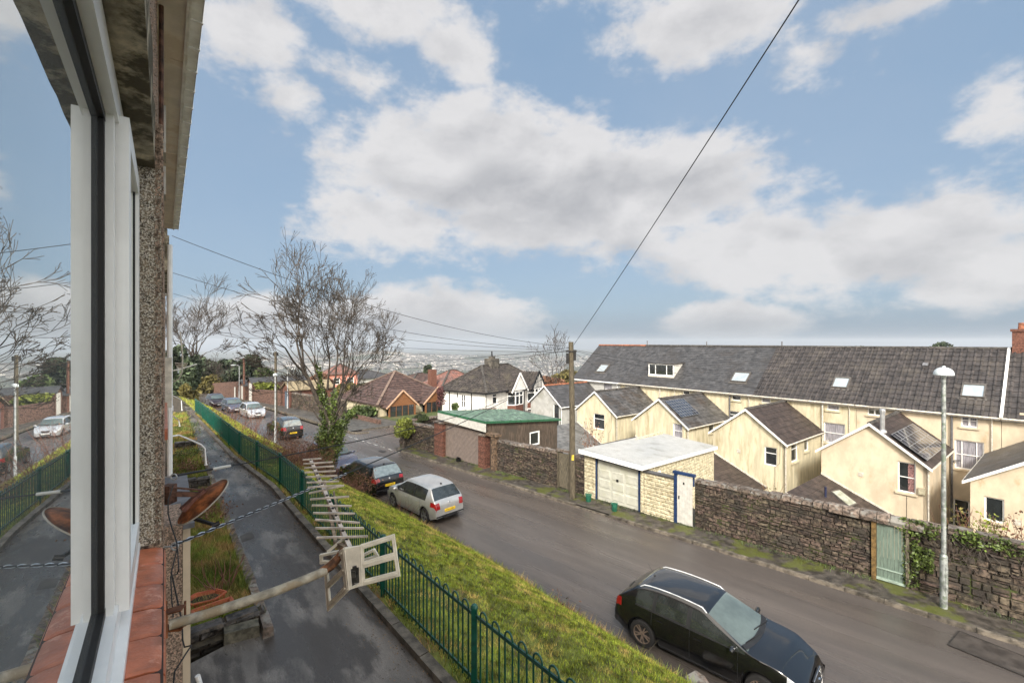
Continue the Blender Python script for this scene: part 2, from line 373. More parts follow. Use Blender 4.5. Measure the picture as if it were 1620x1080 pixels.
M_blue = mat('navy_paint', (.014, .035, .10), rough=.45, var=.2, world=True)
M_garagedoor = mat('garage_door_paint', (.50, .50, .43), rough=.5, var=.12, scale=4, patch=(.42, .42, .34), pscale=2, world=True)
M_block = mat('cream_rock_block', (.54, .485, .34), rough=.9, var=.25, scale=7, bump=1.0, bscale=18, island=.08, patch=(.30, .25, .15), pscale=5, plo=.54, phi=.68, world=True)
M_whiteroof = mat('white_sheet_roof', (.37, .375, .37), rough=.45, var=.1, scale=3, patch=(.24, .24, .22), pscale=1.5, plo=.5, phi=.7, world=True)
M_greenroof = mat('green_felt_roof', (.115, .185, .13), rough=.35, rough2=.5, var=.3, scale=2, patch=(.18, .26, .20), pscale=1.0, plo=.5, phi=.7, stretch=(2, .5, 1), world=True)
M_dgreenp = mat('dark_green_edge', (.03, .12, .06), rough=.5, world=True)
M_brownr = mat('brown_harling', (.105, .078, .058), rough=.95, var=.35, scale=5, bump=.8, bscale=60, patch=(.07, .055, .042), pscale=1, stretch=(2, 2, .5), world=True)
M_shutter = mat('roller_shutter', (.17, .135, .115), rough=.5, var=.12, scale=5, world=True)
M_pebble = mat('pink_pebbledash', (.78, .56, .42), rough=.95, var=.5, scale=70, bump=2.2, bscale=110, patch=(.28, .16, .11), pscale=60, plo=.60, phi=.66, detail=3, world=True)
M_reveal = mat('flaking_reveal', (.36, .28, .19), rough=.95, var=.45, scale=40, bump=1.5, bscale=90, patch=(.88, .80, .68), pscale=190, plo=.50, phi=.53, detail=3, world=True)
M_lintel = mat('stained_concrete', (.60, .52, .38), rough=.95, var=.5, scale=9, bump=1.6, bscale=45, patch=(.12, .10, .06), pscale=7, plo=.44, phi=.56, world=True)
M_soffit = mat('soffit_board', (.93, .85, .76), rough=.8, var=.14, scale=3, bump=.15, bscale=60, patch=(.78, .68, .57), pscale=3, world=True)
M_gutter = mat('white_gutter', (.93, .93, .91), rough=.5, var=.1, scale=8, patch=(.78, .75, .69), pscale=7, plo=.5, phi=.7, world=True)
M_clay = mat('clay_sill_tile', (.50, .155, .075), rough=.38, var=.22, scale=14, bump=.2, bscale=60, island=.12, patch=(.58, .26, .17), pscale=25, plo=.56, phi=.66, world=True)
M_gasket = mat('black_gasket', (.012, .011, .011), rough=.6, world=True)
M_pane = mat('reflective_pane', (.64, .67, .66), rough=.0, var=.02, metal=.84, world=True)
M_creamp = mat('cream_porch_paint', (.62, .51, .37), rough=.7, var=.08, scale=3, world=True)
M_rust = mat('rusty_dish', (.33, .11, .035), rough=.6, var=.5, scale=14, bump=.2, patch=(.15, .06, .03), pscale=9, metal=.2, world=True)
M_rustd = mat('dark_rust', (.12, .06, .04), rough=.8, var=.5, scale=20, world=True)
M_mast = mat('weathered_mast', (.40, .36, .28), rough=.65, var=.3, scale=18, bump=.3, patch=(.30, .24, .16), pscale=12, world=True)
M_aerial = mat('aged_aerial_plastic', (.74, .69, .58), rough=.55, var=.15, scale=12, patch=(.42, .38, .27), pscale=9, plo=.55, phi=.75, world=True)
M_aerialm = mat('aerial_metal', (.68, .60, .52), rough=.5, metal=.2, var=.25, scale=15, world=True)
M_terr = mat('terracotta_plastic', (.42, .11, .05), rough=.55, var=.2, scale=9, world=True)
M_bark = mat('bark', (.15, .135, .105), rough=.95, var=.45, scale=8, bump=.7, world=True)
M_barkd = mat('dark_bark', (.085, .07, .058), rough=.95, var=.4, scale=8, world=True)
M_twig = mat('red_twig', (.20, .095, .065), rough=.9, var=.4, scale=5, world=True)
M_ivy = mat('ivy_leaf', (.10, .14, .032), rough=.45, var=.5, scale=3, island=.5, world=True)
M_leafd = mat('evergreen_leaf', (.055, .078, .040), rough=.7, var=.5, scale=.35, island=.5, world=True)
M_leafm = mat('mid_green_leaf', (.075, .11, .03), rough=.7, var=.5, scale=.5, island=.5, world=True)
M_leafy = mat('yellow_green_leaf', (.19, .22, .035), rough=.6, var=.4, scale=2, island=.4, world=True)
M_leafb = mat('rusty_leaf', (.19, .10, .06), rough=.85, var=.5, scale=2, island=.5, world=True)
M_leafo = mat('olive_leaf', (.14, .12, .035), rough=.85, var=.4, scale=1, island=.4, world=True)
M_leafr = mat('dark_red_leaf', (.13, .05, .05), rough=.8, var=.4, scale=2, island=.4, world=True)
M_grass = mat('grass_blade', (.34, .40, .055), rough=.75, var=.55, scale=5, island=.4, hue=.03, patch=(.60, .47, .15), pscale=1.7, plo=.50, phi=.66, spec=.25, world=True)
M_grassd = mat('rough_grass_blade', (.19, .24, .045), rough=.8, var=.4, scale=.9, island=.4, hue=.04, patch=(.38, .25, .10), pscale=1.4, plo=.46, phi=.6, spec=.2, world=True)
M_town = mat('distant_house', (.40, .375, .35), rough=.9, var=.2, scale=.01, island=.55, hue=.02, world=True)
M_townr = mat('distant_roof', (.12, .11, .10), rough=.8, island=.4, world=True)
M_line = mat('road_paint', (.50, .49, .46), rough=.6, var=.3, scale=6, patch=(.08, .075, .07), pscale=4, plo=.5, phi=.62, world=True)
M_iron = mat('cast_iron', (.05, .045, .042), rough=.5, var=.4, scale=20, bump=.6, world=True)

# ------------------------------------------------------------------ ground and setting
rng = np.random.default_rng(7)
def fence_c(a): return interp(a, [-6, 4.33, 7.16, 15.6, 21.4, 39.2, 60], [2.7, 3.65, 3.94, 4.9, 5.1, 6.65, 8.3])
def path_z(Y): return -(4.22 + .035 * Y)
def edge_c(a): return interp(a, [-10, 0, 4.3, 6.2, 9.6, 12.8, 20, 36, 50, 80], [8.9, 9.1, 9.3, 9.5, 9.87, 10.05, 10.1, 10.6, 11.2, 10.8])
_bn = rng.random((64, 256))
def vnoise(x, y, sc):
    x = x * sc + 40.3; y = y * sc + 17.7; xi = math.floor(x); yi = math.floor(y); fx = x - xi; fy = y - yi
    fx = fx * fx * (3 - 2 * fx); fy = fy * fy * (3 - 2 * fy)
    g = lambda i, j: _bn[i % 64, j % 256]
    return lerp(lerp(g(xi, yi), g(xi + 1, yi), fx), lerp(g(xi, yi + 1), g(xi + 1, yi + 1), fx), fy) - .5
def bank_pt(a, t):
    f = fence_c(a) - .12; e = edge_c(a); c = lerp(f, e, t)
    Yf = (f + a) * .70711; Ye = (e + a) * .70711
    z0 = path_z(Yf) - .02; z1 = zroad_ac(e, a) + .06
    k = t ** 1.15
    z = lerp(z0, z1, k) + .30 * math.sin(math.pi * min(1, t)) ** 1.0
    z += (vnoise(c, a, .9) * .22 + vnoise(c, a, 3.1) * .07) * min(1, 6 * t * (1 - t) + .0)
    return (c, a, z)
# land: polar sheet reaching the horizon
def land_z(X, Y):
    rho = math.hypot(X, Y); c = (X + Y) * .70711; a = (Y - X) * .70711; s = -.616 * X + .787 * Y; r_ = .787 * X + .616 * Y
    zr = -7.5 - .015 * max(-60, min(120, Y))
    g = max(0, min(1, (c - 18.5) / 6)) * max(0, min(1, (48 - s) / 8))
    z = lerp(zr, -11.4, g)
    if a > 20: z = lerp(zr, -8.6 - .02 * max(0, c - 18), max(0, min(1, (c - 18) / 8)) * (1 - g)) if g < .01 else z
    if c < 2.5: z = -9.0
    far = max(0, min(1, (rho - 110) / 650)); far = far * far * (3 - 2 * far)
    az = math.degrees(math.atan2(X, Y))
    prof = interp(rho, [0, 110, 250, 450, 900, 1400, 2300, 3200, 4500, 9000], [-9, -12, -48, -82, -118, -135, -122, -108, -135, -150])
    hump = math.exp(-((az + 17) / 7.5) ** 2) * math.exp(-((rho - 2400) / 600) ** 2) * 62
    hump += math.exp(-((az + 60) / 25.0) ** 2) * math.exp(-((rho - 2400) / 700) ** 2) * 45
    z2 = prof + hump + (vnoise(X, Y, .0022) * 22 + vnoise(X, Y, .008) * 6) * far
    return lerp(z, z2, max(0, min(1, (rho - 100) / 60)))
mb = MB(); NR = 74; NA = 160; rad = [4 + 8200 * (i / NR) ** 3.2 for i in range(NR + 1)]
idx = [[mb.P((rd * math.sin(2 * math.pi * k / NA), rd * math.cos(2 * math.pi * k / NA), land_z(rd * math.sin(2 * math.pi * k / NA), rd * math.cos(2 * math.pi * k / NA)))) for k in range(NA)] for rd in rad]
for i in range(NR):
    for k in range(NA): mb.F(idx[i][k], idx[i][(k + 1) % NA], idx[i + 1][(k + 1) % NA], idx[i + 1][k])
mb.F(*idx[0][::-1])
mb.build('terrain', M_land, smooth='full', kind='structure')
# road with the side street
mb = MB(AC)
as_ = [-24 + i * 1.0 for i in range(125)]
for a0, a1 in zip(as_, as_[1:]):
    cs = [edge_c(a0) - .35, 12, 14, 16.3]; cs2 = [edge_c(a1) - .35, 12, 14, 16.3]
    for k in range(3):
        zz = lambda c, a: zroad_ac(c, a) + .045 * (1 - ((c - 13) / 3.4) ** 2) - .0
        mb.poly([(cs[k], a0, zz(cs[k], a0)), (cs[k + 1], a0, zz(cs[k + 1], a0)), (cs2[k + 1], a1, zz(cs2[k + 1], a1)), (cs2[k], a1, zz(cs2[k], a1))])
mb.build('road', M_road, smooth=True, kind='structure')
mb = MB(AC)
for k in range(14):
    c0 = 16.28 + k * 3; c1 = c0 + 3
    w0 = 28.4 - (1.6 * max(0, 1 - k * .5)) ; w1 = 38.7
    mb.poly([(c0, w0, zroad_ac(c0, w0) + .002), (c1, 28.4, zroad_ac(c1, 28.4)), (c1, w1, zroad_ac(c1, w1)), (c0, w1, zroad_ac(c0, w1) + .002)])
mb.build('side_street', M_road, smooth=True, kind='structure')
# pavement (mossy verge) on the far side with kerb stones
def verge_strip(name, a0, a1, c0, c1, m, step=1.0):
    mb = MB(AC); n = max(1, int((a1 - a0) / step)); nc = 4
    def fn(i, j):
        a = lerp(a0, a1, i); c = lerp(c0, c1, j); return (c, a, zverge_ac(c, a) + .012 * vnoise(c, a, 2.0) + .03 * j)
    mb.grid(fn, n, nc); return mb.build(name, m, smooth='full', kind='structure')
verge_strip('pavement', -22, 28.2, 16.32, 19.5, M_verge)
verge_strip('pavement', 36.5, 100, 16.95, 19.6, M_pave)
verge_strip('pavement', 36.6, 100, 19.605, 22.39, M_pave, 2.0)
verge_strip('pavement', 36.6, 38.39, 22.395, 45, M_pave, 1.0)
verge_strip('pavement', 28.2, 28.6, 17.0, 19.5, M_verge)
mb = MB(AC); a = -22
random.seed(3)
while a < 100:
    l = .9
    if 27.2 < a < 36.4: a += l; continue
    c = 16.2 if a < 30 else 16.83
    if 10.0 < a < 12.2: dz = -.055
    else: dz = 0
    o = random.uniform(-.008, .008)
    mb.hexa([(c + o, a + .006, zroad_ac(c, a) - .1), (c + .125, a + .006, zroad_ac(c, a) - .1), (c + .125, a + l - .006, zroad_ac(c, a + l) - .1), (c + o, a + l - .006, zroad_ac(c, a + l) - .1)],
            [(c + .012 + o, a + .006, zverge_ac(c, a) + .006 + dz), (c + .125, a + .006, zverge_ac(c, a) + .012 + dz), (c + .125, a + l - .006, zverge_ac(c, a + l) + .012 + dz), (c + .012 + o, a + l - .006, zverge_ac(c, a + l) + .006 + dz)])
    a += l
for k in range(30):
    c = 18.0 + k * .9; mb.hexa([(c + .004, 36.46, zroad_ac(c, 36.5) - .1), (c + .896, 36.46, zroad_ac(c, 36.5) - .1), (c + .896, 36.59, zroad_ac(c, 36.5) - .1), (c + .004, 36.59, zroad_ac(c, 36.5) - .1)], [(c + .004, 36.47, zverge_ac(c, 36.5) + .01), (c + .896, 36.47, zverge_ac(c + .9, 36.5) + .01), (c + .896, 36.59, zverge_ac(c + .9, 36.5) + .012), (c + .004, 36.59, zverge_ac(c, 36.5) + .012)])
for k in range(8):   # corner of the side street
    t0 = k / 8 * math.pi / 2; t1 = (k + 1) / 8 * math.pi / 2
    for cc, aa, sg in ((17.4, 27.2, 1),):
        p = lambda t, rr: (cc - rr * math.cos(t), aa + sg * rr * math.sin(t))
        b = [p(t0, 1.2), p(t1, 1.2), p(t1, 1.07), p(t0, 1.07)]
        mb.hexa([(x, y, zroad_ac(x, y) - .1) for x, y in b], [(x, y, zverge_ac(x, y) + .012) for x, y in b])
    for cc, aa in ((18.0, 36.4),):
        p = lambda t, rr: (cc - rr * math.cos(t), aa - rr * math.sin(t))
        b = [p(t0, 1.2), p(t1, 1.2), p(t1, 1.07), p(t0, 1.07)]
        mb.hexa([(x, y, zroad_ac(x, y) - .1) for x, y in b], [(x, y, zverge_ac(x, y) + .012) for x, y in b])
mb.build('kerb', M_kerb, kind='structure')
mb = MB(AC)   # low kerb under the bank
a = -20
while a < 70:
    l = .9; c = edge_c(a); c2 = edge_c(a + l)
    mb.hexa([(c - .1, a, zroad_ac(c, a) - .15), (c + .03, a, zroad_ac(c, a) - .15), (c2 + .03, a + l - .01, zroad_ac(c2, a + l) - .15), (c2 - .1, a + l - .01, zroad_ac(c2, a + l) - .15)],
            [(c - .1, a, zroad_ac(c, a) + .09), (c + .02, a, zroad_ac(c, a) + .085), (c2 + .02, a + l - .01, zroad_ac(c2, a + l) + .085), (c2 - .1, a + l - .01, zroad_ac(c2, a + l) + .09)])
    a += l
mb.build('kerb', M_kerb, kind='structure')
# junction paint and repairs
mb = MB(AC)
for k in range(9):
    a0 = 27.0 + k * 1.05
    mb.poly([(16.05, a0, zroad_ac(16, a0) + .012), (16.15, a0, zroad_ac(16.1, a0) + .012), (16.15, a0 + .6, zroad_ac(16.1, a0 + .6) + .012), (16.05, a0 + .6, zroad_ac(16, a0 + .6) + .012)])
mb.build('road_marking', M_line, kind='structure')
mb = MB()   # utility trench repair, lower right
q = [road_pt(1518, 1000), road_pt(1640, 1048), road_pt(1640, 1080), road_pt(1500, 1022)]
mb.poly([p + V(0, 0, .044) for p in q]); mb.build('road_patch', mat('patch_asphalt', (.066, .057, .051), rough=.30, var=.3, scale=3, bump=.3, bscale=150, speck=.4, world=True), kind='structure')
mb = MB()
for a_, b_ in zip(q, q[1:] + q[:1]): mb.bar(a_ + V(0, 0, .045), b_ + V(0, 0, .045), .022, .006)
mb.build('road_seam', mat('bitumen_seam', (.03, .027, .025), rough=.4), kind='structure')
mb = MB(); mb.poly([p + V(0, 0, .05) for p in [road_pt(603, 712), road_pt(612, 714.5), road_pt(606, 716.5), road_pt(598, 714)]])
mb.build('drain_cover', M_iron, kind='structure')
# garden land beside the far pavement
mb = MB(AC)
mb.grid(lambda i, j: (lerp(22.4, 45, j), lerp(38.4, 100, i), zverge_ac(lerp(22.4, 45, j), lerp(38.4, 100, i)) - .03), 30, 10)
mb.build('lawn', M_lawn, smooth='full', kind='structure')
# upper footpath along the building
mb = MB(RS)
def pth(i, j):
    s = lerp(-9, 62, i); a_ = None
    # right edge follows the fence
    r1 = interp(s, [-9, 4, 8, 18, 25, 40, 62], [3.25, 2.86, 2.82, 2.72, 2.25, 1.85, 1.9]); r = lerp(-.02 if s < 7.6 else 1.15, r1, j)
    p = RS @ Vector((r, s, 0)); return (r, s, path_z(p.y) + .004)
ss = 160
mb.grid(pth, ss, 8); mb.build('footpath', M_path, smooth='full', kind='structure')
# bank of grass between railings and road
mb = MB(AC)
mb.grid(lambda i, j: bank_pt(lerp(-14, 64, i), j), 240, 22)
mb.build('bank', M_bank, smooth='full', kind='structure')
# front gardens beside the building and land beyond the path
mb = MB(RS)
def gar(i, j):
    s = lerp(7.75, 60, i); r = lerp(-.02 if s < 26 else -28, 1.2, j); p = RS @ Vector((r, s, 0)); return (r, s, path_z(RS.to_3x3()[1][0] * 1.0 + .787 * s) + .06 + .05 * vnoise(r, s, 1.3))
mb.grid(gar, 110, 8); mb.build('front_gardens', M_soil, smooth='full', kind='structure')
# ------------------------------------------------------------------ stone walls
def rubble(M, p0, p1, zb, zt, name, label, cat, gaps=(), thick=.42, sh=(.06, .155), sl=(.12, .40), stone=None, cope=True, seed=1, group=None, cope_h=.13, copem=None):
    """p0,p1: (c,a) ends of the visible face in frame M; zb/zt functions of the a coordinate; one wall = core + stones + coping"""
    rnd = random.Random(seed); p0 = Vector((p0[0], p0[1], 0)); p1 = Vector((p1[0], p1[1], 0)); d = p1 - p0; Ln = d.length; d.normalize()
    n = Vector((d.y, -d.x, 0))
    w = M @ n - M @ Vector((0, 0, 0)); mid = M @ ((p0 + p1) / 2)
    if w.dot(Vector((-mid.x, -mid.y, 0))) < 0: n = -n       # face the street
    def P(t, o, z):
        q = p0 + d * t + n * o; return (q.x, q.y, z)
    root_l = p0 + d * (Ln / 2); root = M @ Vector((root_l.x, root_l.y, zb(root_l.y)))
    e = empty(name, root, 0, label, cat, group)
    mb = MB(M); N = max(1, int(Ln / 1.0))
    for k in range(N):
        t0 = Ln * k / N; t1 = Ln * (k + 1) / N; a0 = (p0 + d * t0).y; a1 = (p0 + d * t1).y
        mb.hexa([P(t0, -thick, zb(a0) - .3), P(t1, -thick, zb(a1) - .3), P(t1, -.012, zb(a1) - .3), P(t0, -.012, zb(a0) - .3)],
                [P(t0, -thick, zt(a0) - .02), P(t1, -thick, zt(a1) - .02), P(t1, -.012, zt(a1) - .02), P(t0, -.012, zt(a0) - .02)])
    mb.build('wall_core', M_mortar, e)
    mb = MB(M); zmin = min(zb(p0.y), zb(p1.y)) - .15
    z = zmin; row = 0
    while True:
        h = rnd.uniform(*sh); t = -rnd.random() * .3; any_ = False
        while t < Ln:
            l = rnd.uniform(*sl) * (1 if h < .16 else .8); t0 = max(0, t); t1 = min(Ln, t + l)
            if t1 - t0 > .03:
                a = (p0 + d * ((t0 + t1) / 2)).y; wob = .035 * math.sin(t * 1.7 + row) 
                zt_ = zt(a); zb_ = zb(a)
                z0 = z + wob; z1 = z + h + wob
                if z0 < zt_ - .03 and z1 > zb_ - .12:
                    any_ = True; z1 = min(z1, zt_ + .01); g = rnd.uniform(.004, .011); o = rnd.uniform(.004, .06); j = lambda: rnd.uniform(-.026, .026)
                    if rnd.random() < .22 and z1 - z0 > .1:
                        zm = (z0 + z1) / 2 + j(); parts = [(z0, zm - .006), (zm + .006, z1)]
                    else: parts = [(z0, z1)]
                    for (za, zc) in parts:
                        b = [P(t0 + g, -.02, za + g), P(t1 - g, -.02, za + g), P(t1 - g, -.02, zc - g), P(t0 + g, -.02, zc - g)]
                        q = [P(t0 + g * 2 + abs(j()), o + j() * .6, za + g * 1.6 + abs(j()) * .6), P(t1 - g * 2 - abs(j()), o + j() * .6, za + g * 1.6 + abs(j()) * .5), P(t1 - g * 2 - abs(j()), o + j() * .6, zc - g * 1.6 - abs(j()) * .5), P(t0 + g * 2 + abs(j()), o + j() * .6, zc - g * 1.6 - abs(j()) * .5)]
                        mb.hexa(b, q)
            t += l
        z += h; row += 1
        if z > max(zt(p0.y), zt(p1.y)) + .3: break
    mb.build('stone_face', stone or M_stone, e)
    if cope:
        mb = MB(M); t = 0
        while t < Ln - .02:
            l = min(rnd.uniform(.28, .62), Ln - t); a = (p0 + d * (t + l / 2)).y; h = cope_h * rnd.uniform(.7, 1.2); z0 = zt(a) - .03
            j = lambda s_=.02: rnd.uniform(-s_, s_)
            mb.hexa([P(t + .008, .05 + j(), z0), P(t + l - .008, .05 + j(), z0), P(t + l - .008, -thick - .03 + j(), z0), P(t + .008, -thick - .03 + j(), z0)],
                    [P(t + .03, .02 + j(), z0 + h + j(.012)), P(t + l - .03, .02 + j(), z0 + h + j(.012)), P(t + l - .03, -thick + .02 + j(), z0 + h * .9 + j(.012)), P(t + .03, -thick + .02 + j(), z0 + h * .9 + j(.012))])
            t += l
        mb.build('coping', copem or M_cope, e)
    return e
ZB = lambda a: zverge_ac(17.5, a) + .02
zt_x = [-8, -1.3, 2, 4, 8, 14, 20, 30]; zt_y = [-5.30, -5.30, -5.38, -5.42, -5.52, -5.62, -5.78, -5.88]
ZT = lambda a: interp(a, zt_x, zt_y) - .05
aG0 = onC(1380, 850, 17.5)[0]; aG1 = onC(1437, 850, 17.5)[0]   # green garden gate
aP0 = onC(1067.5, 800, 17.5)[0]; aP1 = onC(1097.6, 800, 17.5)[0]
aW0 = onC(1011, 800, 17.5)[0]; aD0 = onC(943, 800, 17.5)[0]; aL0 = onC(924.5, 800, 17.5)[0]
rubble(AC, (17.55, -9), (17.55, aG1 - .02), ZB, ZT, 'stone_wall', 'rubble stone wall behind the near lamp post, hung with ivy beside the sage green gate', 'wall', seed=5, sh=(.06, .19), sl=(.14, .5))
rubble(AC, (17.55, aG0 + .04), (17.55, aP1 - .02), ZB, lambda a: ZT(a) + (0 if a > 4 else .0), 'stone_wall', 'long dark stone garden wall between the sage green gate and the blue framed white gate', 'wall', seed=6)
aT0 = onC(882, 740, 17.5)[0]; aT1 = onC(900, 740, 17.5)[0]
rubble(AC, (17.55, aL0 + .02), (17.55, aT1 - .02), ZB, ZT, 'stone_wall', 'short piece of stone wall between the telegraph pole and the white roofed garage', 'wall', seed=8)
aR1 = onC(777, 740, 17.5)[0]
rubble(AC, (17.55, aT0 + .03), (17.55, aR1 - .0), ZB, ZT, 'stone_wall', 'mossy stone wall between the old wooden gate and the brick pillars of the green roofed garage', 'wall', seed=9)
aR0 = onC(689, 700, 17.5)[0]
rubble(AC, (17.45, aR0 + .0), (17.2, 28.9), ZB, ZT, 'stone_wall', 'stone wall at the street corner with a shrub spilling over its end', 'wall', seed=10)
rubble(AC, (17.6, 29.0), (27, 29.0), lambda a: -7.7, lambda a: -6.0, 'stone_wall', 'stone wall turning from the corner into the side street', 'wall', seed=11, thick=.4)
# gates
def boards(mb, a0, a1, z0, z1, c, n, th=.03, gap=.006, rnd=random.Random(2)):
    w = (a1 - a0) / n
    for k in range(n): mb.box(c - th + rnd.uniform(-.003, .003), c, a0 + k * w + gap / 2, a0 + (k + 1) * w - gap / 2, z0 + rnd.uniform(-.01, .01), z1)
e = empty('garden_gate', AC @ Vector((17.5, aG0, ZB(aG0))), 0, 'sage green boarded garden gate set in the stone wall', 'gate')
zb_ = ZB(aG0); 
mb = MB(AC); boards(mb, aG1 + .06, aG0 - .1, zb_ + .04, zb_ + 1.72, 17.56, 8); mb.build('board_panel', M_greengate, e)
mb = MB(AC); mb.box(17.50, 17.55, aG1 + .06, aG0 - .1, zb_ + .36, zb_ + .39); mb.box(17.48, 17.55, aG1 + .06, aG0 - .1, zb_ + .03, zb_ + .1); mb.build('ledge', mat('pale_sage', (.30, .38, .32), rough=.6, world=True), e)
mb = MB(AC); mb.box(17.46, 17.62, aG0 - .095, aG0 + .02, zb_ - .1, zb_ + 1.78); mb.build('post', mat('mossy_timber', (.16, .10, .035), rough=.9, var=.4, scale=9, world=True), e)
mb = MB(AC); mb.box(17.46, 17.62, aG1 - .02, aG1 + .055, zb_ - .1, zb_ + 1.78); mb.build('post', M_woodg, e)
mb = MB(AC); rnd = random.Random(4)
a = aG1 - .35
while a < aG0 + .75:
    l = rnd.uniform(.28, .45); j = lambda: rnd.uniform(-.02, .02)
    zz = zb_ + 1.78 + (.0 if a < aG0 else .0)
    pts = [(17.40 + j(), zz), (17.36 + j(), zz + .11), (17.45, zz + .22 + j()), (17.62, zz + .25 + j()), (17.86, zz + .2 + j()), (17.98, zz)]
    mb.prism([(c, a + .008, z) for c, z in pts], (0, l - .016, 0)); a += l
mb.build('coping', M_cope, e)
e = empty('garden_door', AC @ Vector((17.5, (aP0 + aP1) / 2, ZB(aP1))), 0, 'white boarded gate in a navy blue frame beside the cream block wall', 'gate')
zb_ = ZB(aP1)
mb = MB(AC); boards(mb, aP1 + .02, aP0 - .14, zb_ + .03, zb_ + 1.93, 17.44, 6, gap=.004); mb.build('board_panel', M_wpaint, e)
mb = MB(AC); mb.box(17.40, 17.50, aP0 - .135, aP0 - .01, zb_ - .05, zb_ + 1.98); mb.box(17.36, 17.52, aP1 - .08, aP0 + .03, zb_ + 1.985, zb_ + 2.09); mb.box(17.45, 17.52, aP1 - .03, aP1 + .018, zb_ + 1.6, zb_ + 1.984); mb.build('frame', M_blue, e)
mb = MB(AC); mb.box(17.385, 17.41, aP0 - .24, aP0 - .2, zb_ + 1.0, zb_ + 1.12); mb.box(17.39, 17.41, (aP0 + aP1) / 2 - .05, (aP0 + aP1) / 2 + .0, zb_ + 1.62, zb_ + 1.7); mb.build('latch', M_black, e)
e = empty('wooden_gate', AC @ Vector((17.5, (aT0 + aT1) / 2, ZB(aT1))), 0, 'bare weathered wooden gate in the stone wall left of the telegraph pole', 'gate')
zb_ = ZB(aT1)
mb = MB(AC); boards(mb, aT1 + .05, aT0 - .05, zb_ + .05, zb_ + 1.78, 17.60, 7); mb.build('board_panel', M_woodg, e)
for q in (aT1, aT0): 
    mb = MB(AC); mb.box(17.52, 17.64, q - .05 + .01, q + .05 - .01, zb_ - .1, zb_ + 1.86); mb.build('post', M_wood, e)
mb = MB(AC); mb.box(17.5, 17.7, aT1 - .1, aT0 + .1, zb_ + 1.865, zb_ + 1.97); mb.build('lintel', M_cope, e)

# ------------------------------------------------------------------ generic roof tiles and openings
def tiles(mb, O, U, W, L, H, course=.3, tw=.33, style='roman', clip=None, rnd=None, th=.022, under=True, jit=1.0):
    O = Vector(O); U = Vector(U).normalized(); W = Vector(W).normalized(); N = U.cross(W).normalized()
    if (mb.M.to_3x3() @ N).z < 0: N = -N
    rnd = rnd or random.Random(1)
    if style == 'flat': th = .055
    nc = max(1, round(H / course)); course = H / nc; nt = max(1, round(L / tw)); tw = L / nt
    for j in range(nc):
        y0 = j * course; y1 = min(H, (j + 1) * course + .01); off = (.5 * (j % 2)) * tw if style in ('slate', 'plain') else 0
        for i in range(-1, nt + 1):
            x0 = i * tw + off; x1 = x0 + tw
            if x1 <= 0.02 or x0 >= L - .02: continue
            x0 = max(0, x0); x1 = min(L, x1)
            if clip and not clip((x0 + x1) / 2, (y0 + y1) / 2): continue
            up = th + (rnd.uniform(-.004, .004) * jit)
            if style == 'roman':
                prof = [(0, 0), (.14, .9), (.30, .9), (.46, .12), (.9, .06), (1, 0)]
                amp = .055
                lo = []; hi = []; ba = []
                for (fx, fh) in prof:
                    x = x0 + fx * (x1 - x0); p = O + U * x
                    lo.append(mb.P(p + W * y0 + N * (up + .012 + fh * amp))); hi.append(mb.P(p + W * y1 + N * (.006 + fh * amp))); ba.append(mb.P(p + W * (y0 + .004) + N * 0))
                for k in range(len(prof) - 1):
                    mb.F(lo[k], lo[k + 1], hi[k + 1], hi[k]); mb.F(ba[k], ba[k + 1], lo[k + 1], lo[k])
            else:
                g = .0035
                a, b = O + U * (x0 + g), O + U * (x1 - g); dy = rnd.uniform(-.006, .006) * jit
                p = [a + W * (y0 + dy) + N * up, b + W * (y0 + dy) + N * (up + rnd.uniform(-.003, .003)), b + W * y1 + N * .005, a + W * y1 + N * .005]
                i4 = [mb.P(q) for q in p]; mb.F(*i4)
                i2 = [mb.P(a + W * (y0 + dy)), mb.P(b + W * (y0 + dy))]; mb.F(i2[0], i2[1], i4[1], i4[0])
def slab(mb, O, U, W, L, H, th=.06, drop=.004):
    """solid board just under the tiles"""
    O = Vector(O); U = Vector(U).normalized(); W = Vector(W).normalized(); N = U.cross(W).normalized()
    if (mb.M.to_3x3() @ N).z < 0: N = -N
    q = [O, O + U * L, O + U * L + W * H, O + W * H]
    mb.hexa([p - N * th for p in q], [p - N * drop for p in q])
